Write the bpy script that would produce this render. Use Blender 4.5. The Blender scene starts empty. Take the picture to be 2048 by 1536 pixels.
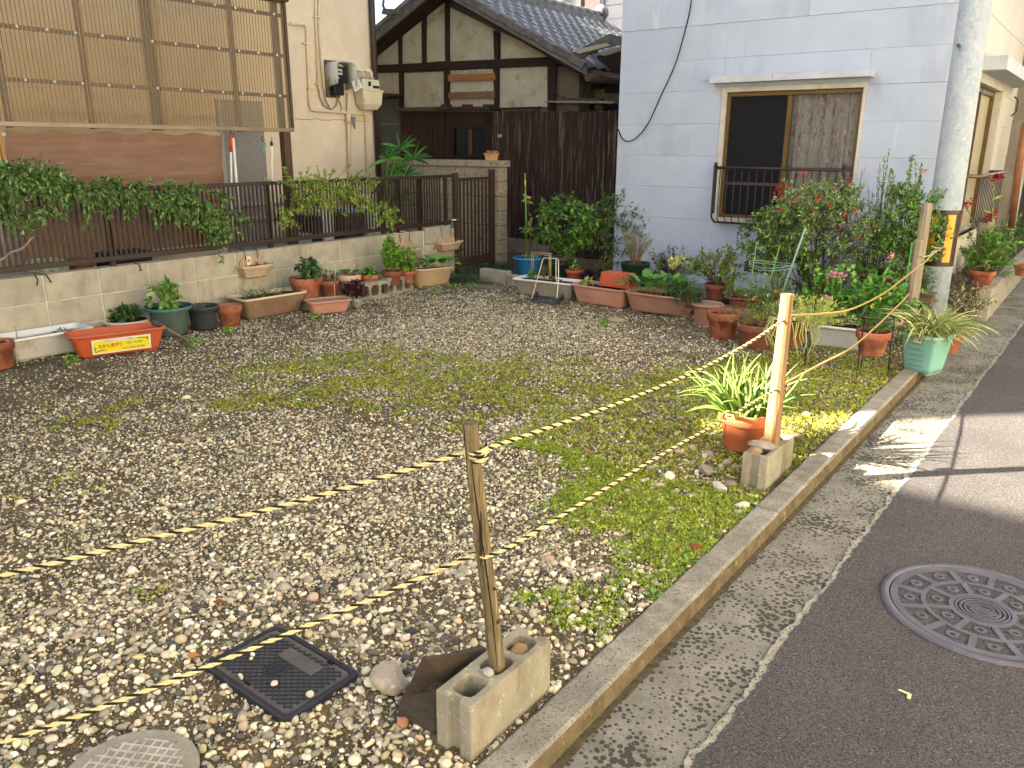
import bpy, math, random
import numpy as np
from mathutils import Vector, Matrix, Euler
random.seed(7); RNG = np.random.default_rng(11)
SC = bpy.context.scene
COL = SC.collection
# ------------------------------------------------------------------ camera
H = 1.6; FPX = 1600.0; PITCH = math.atan(476/1600); AZ = math.radians(36.5); ROLL = math.atan(.0043)
_f = Vector((-math.sin(AZ)*math.cos(PITCH), math.cos(AZ)*math.cos(PITCH), -math.sin(PITCH)))
_r = Vector((math.cos(AZ), math.sin(AZ), 0)); _u = _r.cross(_f)
_r2 = _r*math.cos(ROLL)+_u*math.sin(ROLL); _u2 = _u*math.cos(ROLL)-_r*math.sin(ROLL)
cam = bpy.data.cameras.new('camera'); camo = bpy.data.objects.new('camera', cam); COL.objects.link(camo)
cam.sensor_width = 36; cam.lens = 36*FPX/2048; cam.clip_end = 400; cam.clip_start = .05
camo.matrix_world = Matrix(((_r2.x,_u2.x,-_f.x,0),(_r2.y,_u2.y,-_f.y,0),(_r2.z,_u2.z,-_f.z,H),(0,0,0,1)))
SC.camera = camo
# ------------------------------------------------------------------ light
SUN_EL = math.radians(26.6); TRAV = Vector((.719*math.cos(SUN_EL), .695*math.cos(SUN_EL), -math.sin(SUN_EL)))
W = bpy.data.worlds.new("World"); SC.world = W; W.use_nodes = True
nt = W.node_tree; bg = nt.nodes['Background']; sk = nt.nodes.new('ShaderNodeTexSky'); sk.sky_type = 'NISHITA'
sk.sun_disc = False; sk.sun_elevation = SUN_EL; sk.sun_rotation = math.radians(226); sk.air_density = .75; sk.dust_density = 3.0; sk.ozone_density = .5
nt.links.new(sk.outputs[0], bg.inputs[0]); bg.inputs[1].default_value = .05
sl = bpy.data.lights.new('sun', 'SUN'); sl.energy = 5.0; sl.angle = math.radians(.6); sl.color = (1, .91, .74)
so = bpy.data.objects.new('sun', sl); COL.objects.link(so); so.rotation_euler = TRAV.to_track_quat('-Z', 'Y').to_euler(); so.location = (-10, -10, 12)
vs = SC.view_settings; vs.view_transform = 'Standard'; vs.look = 'None'; vs.gamma = 1; vs.use_curve_mapping = False; vs.exposure = 3.42
# ------------------------------------------------------------------ measuring helper: a pixel of the photograph seen on a known plane
def ray(x, y):
    return _r2*((x-1024)/FPX) - _u2*((y-768)/FPX) + _f
def gp(x, y, z=0.): d = ray(x, y); t = (z-H)/d.z; return Vector((d.x*t, d.y*t, z))
def px_(x, y, X): d = ray(x, y); t = X/d.x; return Vector((X, d.y*t, H+d.z*t))
def py_(x, y, Y): d = ray(x, y); t = Y/d.y; return Vector((d.x*t, Y, H+d.z*t))
def proj(p):
    v = Vector(p)-Vector((0,0,H)); w = v.dot(_f); return 1024+FPX*v.dot(_r2)/w, 768-FPX*v.dot(_u2)/w, w
# ------------------------------------------------------------------ materials
def lin(h):
    h = h.lstrip('#'); c = [int(h[i:i+2], 16)/255 for i in (0,2,4)]
    return tuple((x/12.92 if x <= .04045 else ((x+.055)/1.055)**2.4) for x in c)
def C(h):
    return h if isinstance(h, tuple) else lin(h)
_m = {}
def M(name, col, col2=None, sc=6., stretch=(1,1,1), detail=4., rough=.8, bump=0., bsc=60., rnd=.0, metal=0., spec=.3,
      spots=None, attr=False, trans=0., bstretch=(1,1,1), lo=.35, hi=.65, spots2=None):
    if name in _m: return _m[name]
    m = bpy.data.materials.new(name); m.use_nodes = True; _m[name] = m
    n = m.node_tree.nodes; l = m.node_tree.links; b = n['Principled BSDF']
    tc = n.new('ShaderNodeTexCoord'); oi = n.new('ShaderNodeObjectInfo')
    add = n.new('ShaderNodeVectorMath'); add.operation = 'MULTIPLY_ADD'
    cmb = n.new('ShaderNodeCombineXYZ')
    for i in range(3): l.new(oi.outputs['Random'], cmb.inputs[i])
    l.new(cmb.outputs[0], add.inputs[0]); add.inputs[1].default_value = (7.3, 11.1, 5.7); l.new(tc.outputs['Object'], add.inputs[2])
    def mapped(st):
        mp = n.new('ShaderNodeMapping'); mp.inputs['Scale'].default_value = st; l.new(add.outputs[0], mp.inputs[0]); return mp.outputs[0]
    if attr:
        at = n.new('ShaderNodeAttribute'); at.attribute_name = 'Col'; tn = n.new('ShaderNodeVectorMath'); tn.operation = 'MULTIPLY'; l.new(at.outputs['Color'], tn.inputs[0]); tn.inputs[1].default_value = C(col) if not isinstance(col, tuple) else col; base = tn.outputs[0]
    else:
        nz = n.new('ShaderNodeTexNoise'); nz.inputs['Scale'].default_value = sc; nz.inputs['Detail'].default_value = detail; nz.inputs['Roughness'].default_value = .6
        l.new(mapped(stretch), nz.inputs['Vector'])
        mr = n.new('ShaderNodeMapRange'); mr.inputs[1].default_value = lo; mr.inputs[2].default_value = hi; l.new(nz.outputs[0], mr.inputs[0])
        mx = n.new('ShaderNodeMix'); mx.data_type = 'RGBA'; mx.inputs[6].default_value = (*C(col), 1); mx.inputs[7].default_value = (*C(col2 or col), 1)
        l.new(mr.outputs[0], mx.inputs[0]); base = mx.outputs[2]
    for k, sp in enumerate([spots, spots2]):
        if sp:
            s_sc, thr, wid, scol, kind = sp
            if kind == 'v':
                t = n.new('ShaderNodeTexVoronoi'); t.inputs['Scale'].default_value = s_sc; l.new(mapped((1,1,1)), t.inputs['Vector']); out = t.outputs['Distance']
            else:
                t = n.new('ShaderNodeTexNoise'); t.inputs['Scale'].default_value = s_sc; t.inputs['Detail'].default_value = 5; t.inputs['Roughness'].default_value = .65
                l.new(mapped(kind if isinstance(kind, tuple) else (1,1,1)), t.inputs['Vector']); out = t.outputs[0]
            r = n.new('ShaderNodeMapRange'); r.inputs[1].default_value = thr; r.inputs[2].default_value = thr+wid; l.new(out, r.inputs[0])
            if kind == 'v': r.inputs[3].default_value = 1; r.inputs[4].default_value = 0
            mm = n.new('ShaderNodeMix'); mm.data_type = 'RGBA'; l.new(r.outputs[0], mm.inputs[0]); l.new(base, mm.inputs[6]); mm.inputs[7].default_value = (*C(scol), 1); base = mm.outputs[2]
    if rnd:
        r = n.new('ShaderNodeMapRange'); r.inputs[3].default_value = 1-rnd; r.inputs[4].default_value = 1+rnd; l.new(oi.outputs['Random'], r.inputs[0])
        vm = n.new('ShaderNodeVectorMath'); vm.operation = 'SCALE'; l.new(base, vm.inputs[0]); l.new(r.outputs[0], vm.inputs['Scale']); base = vm.outputs[0]
    l.new(base, b.inputs['Base Color'])
    b.inputs['Roughness'].default_value = rough; b.inputs['Metallic'].default_value = metal; b.inputs['Specular IOR Level'].default_value = spec
    if bump:
        t = n.new('ShaderNodeTexNoise'); t.inputs['Scale'].default_value = bsc; t.inputs['Detail'].default_value = 6; t.inputs['Roughness'].default_value = .65
        l.new(mapped(bstretch), t.inputs['Vector']); bp = n.new('ShaderNodeBump'); bp.inputs['Strength'].default_value = bump; bp.inputs['Distance'].default_value = .01
        l.new(t.outputs[0], bp.inputs['Height']); l.new(bp.outputs[0], b.inputs['Normal'])
    if trans:
        o = n['Material Output']; tr = n.new('ShaderNodeBsdfTranslucent'); l.new(base, tr.inputs[0]); ms = n.new('ShaderNodeMixShader'); ms.inputs[0].default_value = trans
        l.new(b.outputs[0], ms.inputs[1]); l.new(tr.outputs[0], ms.inputs[2]); l.new(ms.outputs[0], o.inputs[0])
    return m
def glassy(name, col, rough=.05):
    return M(name, col, rough=rough, spec=.8)
LEAF = M('leaf_surface', (1.1, 1.0, .78), attr=True, rough=.5, spec=.3, trans=.18)
STONE = M('stone_surface', '#ffffff', attr=True, rough=.95, spec=.12, bump=.25, bsc=160)
TERRA = M('terracotta', '#92503a', '#ab6a4a', sc=7, rough=.85, bump=.12, bsc=90, rnd=.12, spots=(9, .55, .2, '#a58c74', 'n'), spots2=(3, .54, .1, '#71402c', 'n'))
TERRAD = M('dark_terracotta', '#7d4a38', '#8a5543', sc=8, rough=.8, bump=.1, bsc=90, rnd=.08, spots=(7, .6, .2, '#93705e', 'n'))
SOIL = M('soil', '#3b2d20', '#221a12', sc=60, rough=1, bump=1., bsc=140, spots=(70, .62, .08, '#6b5a44', 'n'))
CONC = M('concrete', '#8f897b', '#a8a294', sc=9, rough=.95, bump=.5, bsc=190, rnd=.05, spots=(28, .62, .1, '#6d675b', 'n'), spots2=(3.5, .55, .2, '#77705f', 'n'))
STEM = M('stem_bark', '#5b4a34', '#6f6144', sc=30, rough=.9)
GSTEM = M('green_stem', '#5c7236', '#7a8a4a', sc=20, rough=.7)
# ------------------------------------------------------------------ object helpers
def tag(o, label=None, cat=None, group=None, kind=None):
    if label: o['label'] = label
    if cat: o['category'] = cat
    if group: o['group'] = group
    if kind: o['kind'] = kind
    return o
def thing(name, label, cat, loc=(0,0,0), group=None, rz=0):
    o = bpy.data.objects.new(name, None); COL.objects.link(o); o.location = loc; o.rotation_euler = (0,0,rz); o.empty_display_size = .1
    return tag(o, label, cat, group)
def link(name, me, parent=None, loc=None, rot=None):
    o = bpy.data.objects.new(name, me); COL.objects.link(o)
    if parent is not None:
        o.parent = parent
        if parent.type == 'EMPTY': o.matrix_parent_inverse = parent.matrix_basis.inverted()
    if loc is not None: o.location = loc
    if rot is not None: o.rotation_euler = rot
    return o
class MB:
    """collects faces; build() links them as one mesh object.  World coordinates unless an origin is subtracted by the parent."""
    def __init__(s): s.v = []; s.f = []; s.mi = []; s.sm = []
    def add(s, vs_, fs, mi=0, sm=False):
        o = len(s.v); s.v += [tuple(v) for v in vs_]
        for f in fs: s.f.append(tuple(i+o for i in f)); s.mi.append(mi); s.sm.append(sm)
    def box(s, a, b, mi=0, R=None, c=None):
        x0,y0,z0 = a; x1,y1,z1 = b
        v = [Vector(p) for p in ((x0,y0,z0),(x1,y0,z0),(x1,y1,z0),(x0,y1,z0),(x0,y0,z1),(x1,y0,z1),(x1,y1,z1),(x0,y1,z1))]
        if R is not None: v = [R @ (p-Vector(c)) + Vector(c) for p in v]
        s.add(v, [(0,3,2,1),(4,5,6,7),(0,1,5,4),(1,2,6,5),(2,3,7,6),(3,0,4,7)], mi)
    def bar(s, p0, p1, w, h, mi=0, up=(0,0,1)):
        p0 = Vector(p0); p1 = Vector(p1); d = (p1-p0).normalized(); u = Vector(up)
        if abs(d.dot(u)) > .95: u = Vector((0,1,0))
        a = d.cross(u).normalized()*w/2; b = a.cross(d).normalized()*h/2
        s.add([p0-a-b,p0+a-b,p0+a+b,p0-a+b,p1-a-b,p1+a-b,p1+a+b,p1-a+b], [(0,1,2,3),(7,6,5,4),(0,4,5,1),(1,5,6,2),(2,6,7,3),(3,7,4,0)], mi)
    def tube(s, pts, r, n=8, mi=0, caps=True, sm=True):
        pts = [Vector(p) for p in pts]; rr = r if isinstance(r, (list, tuple)) else [r]*len(pts)
        up = Vector((0,0,1)); vs_ = []; prev = None
        for i, p in enumerate(pts):
            d = (pts[min(i+1,len(pts)-1)]-pts[max(i-1,0)]);
            if d.length < 1e-9: d = Vector((0,0,1))
            d.normalize()
            if prev is None:
                a = d.cross(up if abs(d.z) < .9 else Vector((1,0,0))).normalized()
            else:
                a = (prev - d*prev.dot(d)); a = a.normalized() if a.length > 1e-6 else d.orthogonal().normalized()
            prev = a; b = d.cross(a)
            for k in range(n):
                t = 2*math.pi*k/n; vs_.append(p+(a*math.cos(t)+b*math.sin(t))*rr[i])
        fs = []
        for i in range(len(pts)-1):
            for k in range(n): fs.append((i*n+k, i*n+(k+1)%n, (i+1)*n+(k+1)%n, (i+1)*n+k))
        s.add(vs_, fs, mi, sm)
        if caps:
            o = len(s.v)-len(vs_)
            s.f.append(tuple(o+k for k in range(n))[::-1]); s.mi.append(mi); s.sm.append(False)
            s.f.append(tuple(o+(len(pts)-1)*n+k for k in range(n))); s.mi.append(mi); s.sm.append(False)
    def loft(s, loops, mi=0, sm=True, cap0=True, cap1=False):
        n = len(loops[0]); vs_ = [p for lp in loops for p in lp]; fs = []
        for i in range(len(loops)-1):
            for k in range(n): fs.append((i*n+k, i*n+(k+1)%n, (i+1)*n+(k+1)%n, (i+1)*n+k))
        s.add(vs_, fs, mi, sm); o = len(s.v)-len(vs_)
        if cap0: s.f.append(tuple(o+k for k in range(n))[::-1]); s.mi.append(mi); s.sm.append(False)
        if cap1: s.f.append(tuple(o+(len(loops)-1)*n+k for k in range(n))); s.mi.append(mi); s.sm.append(False)
    def lathe(s, prof, n=28, c=(0,0,0), mi=0, cap0=True, cap1=False, sm=True):
        s.loft([[Vector((c[0]+r*math.cos(2*math.pi*k/n), c[1]+r*math.sin(2*math.pi*k/n), c[2]+z)) for k in range(n)] for r, z in prof], mi, sm, cap0, cap1)
    def prism(s, poly, a, b, mi=0):
        """poly: list of (u,v); a(u,v) and b(u,v) give the two end points"""
        n = len(poly); va = [Vector(a(*p)) for p in poly]; vb = [Vector(b(*p)) for p in poly]
        s.add(va+vb, [tuple(range(n))[::-1], tuple(range(n, 2*n))]+[(k,(k+1)%n,n+(k+1)%n,n+k) for k in range(n)], mi)
    def build(s, name, mats, parent=None, bevel=0, loc=None, rot=None, seg=2):
        me = bpy.data.meshes.new(name); me.from_pydata(s.v, [], s.f)
        if not isinstance(mats, (list, tuple)): mats = [mats]
        for m in mats: me.materials.append(m)
        me.polygons.foreach_set('material_index', s.mi); me.polygons.foreach_set('use_smooth', s.sm); me.update()
        o = link(name, me, parent, loc, rot)
        if bevel:
            bv = o.modifiers.new('bevel', 'BEVEL'); bv.width = bevel; bv.segments = seg; bv.limit_method = 'ANGLE'; bv.angle_limit = math.radians(40)
        return o
def boxo(name, a, b, m, parent=None, bevel=0):
    mb = MB(); mb.box(a, b); return mb.build(name, m, parent, bevel)
def npmesh(name, V, F, m, parent=None, col=None, smooth=False, off=(0,0,0)):
    V = np.asarray(V, np.float32).reshape(-1,3)-np.array(off, np.float32); F = np.asarray(F, np.int32); k = F.shape[1]
    me = bpy.data.meshes.new(name); me.vertices.add(len(V)); me.vertices.foreach_set('co', V.ravel())
    me.loops.add(F.size); me.loops.foreach_set('vertex_index', F.ravel())
    me.polygons.add(len(F)); me.polygons.foreach_set('loop_start', np.arange(0, F.size, k, dtype=np.int32)); me.polygons.foreach_set('loop_total', np.full(len(F), k, np.int32))
    if smooth: me.polygons.foreach_set('use_smooth', np.ones(len(F), bool))
    me.update(calc_edges=True)
    if col is not None:
        ca = me.color_attributes.new('Col', 'FLOAT_COLOR', 'POINT'); c4 = np.ones((len(V), 4), np.float32); c4[:, :3] = col; ca.data.foreach_set('color', c4.ravel())
    me.materials.append(m); return link(name, me, parent)
def nrm(a): return a/np.maximum(np.linalg.norm(a, axis=-1, keepdims=True), 1e-9)
def vnoise(x, y, sc, seed=0):
    x = np.asarray(x)*sc; y = np.asarray(y)*sc; xi = np.floor(x).astype(int); yi = np.floor(y).astype(int); fx = x-xi; fy = y-yi
    def h(a, b):
        v = (a*374761393 + b*668265263 + seed*974711) & 0xffffffff; v = ((v ^ (v >> 13))*1274126177) & 0xffffffff; return ((v ^ (v >> 16)) & 0xffff)/65535.
    fx = fx*fx*(3-2*fx); fy = fy*fy*(3-2*fy)
    return (h(xi,yi)*(1-fx)+h(xi+1,yi)*fx)*(1-fy)+(h(xi,yi+1)*(1-fx)+h(xi+1,yi+1)*fx)*fy
def fbm(x, y, sc, seed=0): return .5*vnoise(x,y,sc,seed)+.3*vnoise(x,y,sc*2.1,seed+1)+.2*vnoise(x,y,sc*4.3,seed+2)
def palette(n, cols, var=.18, rng=None):
    rng = rng or RNG
    c = np.array([C(k) for k in cols])[rng.integers(0, len(cols), n)]
    return np.clip(c*(1+rng.normal(0, var, (n,1)))*(1+rng.normal(0, var*.25, (n,3))), 0, 1)
# ------------------------------------------------------------------ leaves, blades, bushes
def leaf_arrays(P, D, L, Wd, col, fold=.12, droop=.1, rng=None):
    rng = rng or RNG; N = len(P); D = nrm(D); L = L.reshape(-1,1); Wd = Wd.reshape(-1,1)
    R = nrm(rng.normal(0, .45, (N,3))+np.array([0,0,1.])); S = nrm(np.cross(D, R)); Nn = np.cross(S, D)
    base = P; mid = P+D*L*.5-Nn*Wd*fold; tip = P+D*L-Nn*L*droop; lf = P+D*L*.42+S*Wd*.5; rt = P+D*L*.42-S*Wd*.5
    V = np.stack([base, lf, tip, rt, mid], 1).reshape(-1,3); i = np.arange(N)[:,None]*5
    F = np.concatenate([i+np.array([[0,4,1]]), i+np.array([[1,4,2]]), i+np.array([[2,4,3]]), i+np.array([[3,4,0]])])
    return V, F, np.repeat(col, 5, 0)
def leafobj(name, P, D, L, Wd, cols, parent=None, var=.2, fold=.12, droop=.1, rng=None, mat_=None, mul=None):
    P = np.asarray(P); c = palette(len(P), cols, var, rng)
    if mul is not None: c = c*mul.reshape(-1,1)
    V, F, Cc = leaf_arrays(P, np.asarray(D), np.asarray(L), np.asarray(Wd), c, fold, droop, rng)
    return npmesh(name, V, F, mat_ or LEAF, parent, Cc)
def blade_arrays(P, D, L, Wd, arch, seg=5, rng=None):
    rng = rng or RNG; N = len(P); D = nrm(D); side = nrm(np.cross(D, np.array([0,0,1.]))+rng.normal(0,.15,(N,3)))
    hz = D.copy(); hz[:,2] = 0; hz = nrm(hz); V = []
    p = P.copy(); d = D.copy()
    for k in range(seg+1):
        t = k/seg; w = (Wd*(1-t**2.2)*(.55+.9*t if t < .5 else 1)).reshape(-1,1)*.5
        V += [p+side*w, p-side*w]
        d = nrm(d+hz*(arch*.35).reshape(-1,1)+np.array([0,0,-1.])*(arch*(.25+t*1.1)).reshape(-1,1)*.6); p = p+d*(L/seg).reshape(-1,1)
    V = np.stack(V, 1); i = np.arange(N)[:,None]*(2*(seg+1)); F = np.concatenate([i+np.array([[2*k,2*k+1,2*k+3,2*k+2]]) for k in range(seg)])
    return V.reshape(-1,3), F
def blades(name, c, n, L, Wd, cols, parent=None, spread=.05, arch=.5, upz=1.2, lj=.25, var=.2, seg=5, rng=None, sx=1., sy=1., smooth=True):
    rng = rng or RNG; a = rng.uniform(0, 2*math.pi, n); r = np.sqrt(rng.uniform(0,1,n))
    P = np.stack([c[0]+np.cos(a)*r*spread*sx, c[1]+np.sin(a)*r*spread*sy, np.full(n, c[2])], 1)
    a2 = a+rng.normal(0,.5,n); D = np.stack([np.cos(a2)*(.3+.7*r), np.sin(a2)*(.3+.7*r), np.full(n, upz)*rng.uniform(.6,1.3,n)], 1)
    Ls = L*rng.uniform(1-lj, 1+lj, n); V, F = blade_arrays(P, D, Ls, np.full(n, Wd), arch*rng.uniform(.5,1.4,n), seg, rng)
    return npmesh(name, V, F, LEAF, parent, np.repeat(palette(n, cols, var, rng), 2*(seg+1), 0), smooth)
def bush(parent, c, rx, ry, h, ns, nl, L, Wd, cols, t0=.35, bend=.25, low=.25, stemr=.004, seed=0, droop=.15, up=.4, fol='foliage', stemmat=None, base=.03, dark=None, smul=1., bulge=.5):
    rng = np.random.default_rng(seed+1000); P = []; D = []; mb = MB()
    for i in range(ns):
        a = rng.uniform(0, 2*math.pi); r = math.sqrt(rng.uniform(.02,1)); w = rng.uniform(low, 1); k = math.sqrt(max(0, 1-abs((w-bulge)/(1-bulge if w > bulge else bulge+.35))**2.2))
        T = np.array([c[0]+math.cos(a)*r*rx*max(k,.15), c[1]+math.sin(a)*r*ry*max(k,.15), c[2]+h*w*rng.uniform(.9,1.08)])
        B = np.array([c[0]+math.cos(a)*base, c[1]+math.sin(a)*base, c[2]]); Md = (B+T)/2+np.array([0,0,h*bend*w])+rng.normal(0, .06*rx, 3)
        pts = [(1-t)**2*B+2*t*(1-t)*Md+t*t*T for t in np.linspace(0,1,6)]
        if stemr: mb.tube(pts, [stemr*(1-.7*t)*smul for t in np.linspace(0,1,6)], 4, caps=False)
        for j in range(nl):
            t = t0+(1-t0)*rng.uniform()**.8; p = (1-t)**2*B+2*t*(1-t)*Md+t*t*T; tg = 2*(1-t)*(Md-B)+2*t*(T-Md); tg = tg/max(np.linalg.norm(tg),1e-6)
            d = tg*up+rng.normal(0,.55,3)+np.array([math.cos(a),math.sin(a),0])*.25; P.append(p+rng.normal(0,.004,3)); D.append(d)
    P = np.array(P); n = len(P)
    if stemr: mb.build('stem', stemmat or STEM, parent)
    return leafobj(fol, P, D, L*rng.uniform(.65,1.25,n), Wd*rng.uniform(.7,1.2,n), cols, parent, .22, .12, droop, rng)
def crown(parent, c, rx, ry, rz, ncl, per, L, Wd, cols, seed=0, limbs=12, stemr=.007, root=None, stemmat=None, up=.25, droop=.15, cr=.09, fol='foliage', hollow=.35, spiky=0):
    """a shrub: limbs from the root to leafy clumps spread through an uneven crown; c is the middle of the crown"""
    rng = np.random.default_rng(seed+3000); mb = MB(); root = Vector(root); P = []; D = []; cc = []
    for i in range(ncl):
        v = nrm(rng.normal(0,1,3)); r = hollow+(1-hollow)*rng.uniform()**.55; r *= .82+.36*vnoise(np.array([v[0]*2+5]), np.array([v[2]*2+v[1]*1.3+9]), 1.7, seed)[0]
        q = np.array(c)+v*np.array([rx,ry,rz])*r
        if q[2] < .05: continue
        cc.append((q, r))
    lim = [cc[rng.integers(0,len(cc))][0] for _ in range(limbs)]
    for T in lim:
        B = np.array(root)+rng.normal(0,.03,3)*np.array([1,1,0]); Md = B*.45+T*.55+np.array([0,0,rz*.15])+rng.normal(0,.03,3); mb.tube([(1-t)**2*B+2*t*(1-t)*Md+t*t*T for t in np.linspace(0,1,7)], [stemr*(1-.75*t) for t in np.linspace(0,1,7)], 5, caps=False)
    lim = np.array(lim)
    for q, r in cc:
        j = np.argmin(np.linalg.norm(lim-q, axis=1)); A = lim[j]*.75+np.array(root)*.25 if np.linalg.norm(lim[j]-q) < .05 else lim[j]*.8+np.array(root)*.2; mb.tube([A, (A+q)/2+rng.normal(0,.02,3), q], [stemr*.3,stemr*.22,.0012], 3, caps=False)
        out = nrm(q-np.array(c)+np.array([0,0,rz*.35])); nt = 4; s = cr*rng.uniform(.6,1.3)*(1+spiky*(rng.uniform()>.8))
        for k in range(nt):
            tv = nrm(out*.8+rng.normal(0,.6,3)); m = per//nt; mb.tube([q, q+tv*s], .001, 3, caps=False)
            for w in range(m):
                f = (w+.5)/m; P.append(q+tv*s*f+rng.normal(0,.004,3)); D.append(nrm(tv*(.3+up)+rng.normal(0,.6,3)))
    P = np.array(P); n = len(P); mb.build('stem', stemmat or STEM, parent)
    return leafobj(fol, P, D, L*rng.uniform(.65,1.25,n), Wd*rng.uniform(.7,1.2,n), cols, parent, .22, .12, droop, rng)
def flowers(parent, pts, r, cols, n=5, name='flower', rng=None, stem=True):
    rng = rng or RNG
    for p in pts:
        P = []; D = []
        for k in range(n*3):
            q = Vector(p)+Vector(rng.normal(0, r*.45, 3)); a = rng.uniform(0, 6.28); P.append(q); D.append((math.cos(a), math.sin(a), rng.uniform(-.1,.9)))
        m = len(P); leafobj(name, np.array(P), np.array(D), np.full(m, r*.8), np.full(m, r*.7), cols, parent, .12, .05, .1, rng)
# ------------------------------------------------------------------ pots and troughs
def pot_fit(cx, yrim, rimw, ybot, z0=0., rb=.72):
    lo, hi = .03, .6
    for _ in range(40):
        h = (lo+hi)/2; c = gp(cx, yrim, z0+h); w = proj(c)[2]; r = rimw/2*w/FPX
        vd = Vector((c.x, c.y, 0)).normalized(); b = Vector((c.x, c.y, z0))-vd*r*rb
        if proj(b)[1] < ybot: lo = h
        else: hi = h
    return Vector((c.x, c.y, z0)), r, h
def solve_pot(cx, yrim, rimw, ybot, z0=0., rb=.72):
    return pot_fit(cx, yrim, rimw, ybot, z0, rb)
def rrect(L, D, r, z, n=5, fn=None):
    out = []
    for cx, cy, a0 in ((L/2-r, D/2-r, 0), (-L/2+r, D/2-r, 90), (-L/2+r, -D/2+r, 180), (L/2-r, -D/2+r, 270)):
        for k in range(n):
            a = math.radians(a0+90*k/(n-1)); out.append(Vector((cx+r*math.cos(a), cy+r*math.sin(a), z)))
    return [fn(p) for p in out] if fn else out
def pot(parent, c, r, h, m, style='terra', rim=None, soil=True, n=32, fill=.88, soilm=None):
    mb = MB(); z = c.z
    if style == 'terra': pr = [(r*.70,0),(r*.72,.004),(r*.885,h*.70),(r*.90,h*.705),(r*.985,h*.71),(r,h*.72),(r*1.01,h*.97),(r,h),(r*.93,h),(r*.90,h*.9),(r*.84,h*.6)]
    elif style == 'lip': pr = [(r*.70,0),(r*.73,.01),(r*.84,h*.86),(r*.86,h*.88),(r*1.0,h*.88),(r*1.03,h*.94),(r*1.0,h),(r*.88,h),(r*.83,h*.9),(r*.8,h*.6)]
    elif style == 'bowl': pr = [(r*.62,0),(r*.75,.01),(r*.93,h*.75),(r*.94,h*.76),(r*1.03,h*.8),(r*1.04,h*.93),(r,h),(r*.9,h*.98),(r*.86,h*.85),(r*.8,h*.6)]
    elif style == 'tall': pr = [(r*.75,0),(r*.77,.01),(r*.93,h*.80),(r*.97,h*.81),(r*.99,h*.95),(r*1.03,h*.97),(r*1.02,h),(r*.95,h),(r*.92,h*.85),(r*.85,h*.6)]
    elif style == 'glazed': pr = [(r*.66,0),(r*.70,.008),(r*.95,h*.45),(r*.98,h*.7),(r*.88,h*.9),(r*1.02,h*.94),(r,h),(r*.86,h*.97),(r*.8,h*.7)]
    mb.lathe([(a, b) for a, b in pr], n, (c.x, c.y, z))
    o = mb.build('pot', m, parent)
    if rim:
        rb_ = MB(); i0 = 4; rb_.lathe([(a*1.004, b) for a, b in pr[4:9]], n, (c.x, c.y, z), cap0=False); rb_.build('rim', rim, parent)
    if soil:
        s = MB(); s.lathe([(r*.9, h*fill), (r*.5, h*fill+.006), (.002, h*fill+.01)], n, (c.x, c.y, z), cap0=False); s.build('soil', soilm or SOIL, parent)
    return o
def trough(parent, p0, p1, D, h, m, rimm=None, flare=.04, r=.04, z0=0., lip=.015, liph=.02, fill=.85, soil=True, foot=True, soilm=None, dip=0.):
    """p0,p1: the two ends of the front bottom edge, left to right as seen by the camera"""
    p0 = Vector((p0[0],p0[1],z0)); p1 = Vector((p1[0],p1[1],z0)); ax = (p1-p0); L = ax.length; ax.normalize(); bk = Vector((-ax.y, ax.x, 0))
    if bk.dot(Vector((p0.x,p0.y,0))) < 0: bk = -bk
    ctr = (p0+p1)/2+bk*D/2
    def fn(p): return ctr+ax*p.x+bk*p.y+Vector((0,0,p.z - (dip*(1-(2*p.x/(L+2*flare))**2) if (p.z > h*.6) else 0)))
    n = 6; mb = MB()
    lo = [rrect(L, D, r, 0, n, fn), rrect(L+flare*.3, D+flare*.3, r, h*.12, n, fn), rrect(L+2*flare*.95, D+2*flare*.95, r, h-liph, n, fn)]
    rim_ = [rrect(L+2*flare*.95, D+2*flare*.95, r, h-liph, n, fn), rrect(L+2*(flare+lip), D+2*(flare+lip), r+lip, h-liph, n, fn), rrect(L+2*(flare+lip)+.004, D+2*(flare+lip)+.004, r+lip, h-liph*.3, n, fn),
         rrect(L+2*(flare+lip)-.004, D+2*(flare+lip)-.004, r+lip, h, n, fn), rrect(L+2*flare-.012, D+2*flare-.012, r, h, n, fn), rrect(L+2*flare-.03, D+2*flare-.03, r, h-liph*2, n, fn)]
    inn = [rim_[-1], rrect(L+flare-.02, D+flare-.02, r, h*.4, n, fn)]
    mb.loft(lo); mb.loft(inn, cap0=False, cap1=True)
    if not rimm: mb.loft(rim_, cap0=False)
    mb.build('trough', m, parent)
    if rimm: rb_ = MB(); rb_.loft(rim_, cap0=False); rb_.build('rim', rimm, parent)
    if soil:
        s = MB(); lp = rrect(L+flare*1.6-.02, D+flare*1.6-.02, r, h*fill, n, fn); cc = fn(Vector((0,0,h*fill+.01))); k = len(lp)
        s.add(lp+[cc], [(i,(i+1)%k,k) for i in range(k)]); s.build('soil', soilm or SOIL, parent)
    if foot:
        for sx in (-.38, .38): f = MB(); f.loft([rrect(L*.14, D*.96, .01, -.012, 3, lambda p: fn(p+Vector((L*sx,0,0)))), rrect(L*.14, D*.96, .01, .02, 3, lambda p: fn(p+Vector((L*sx,0,0))))], cap1=True, sm=False); f.build('foot', m, parent)
    return fn, L, D
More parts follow.
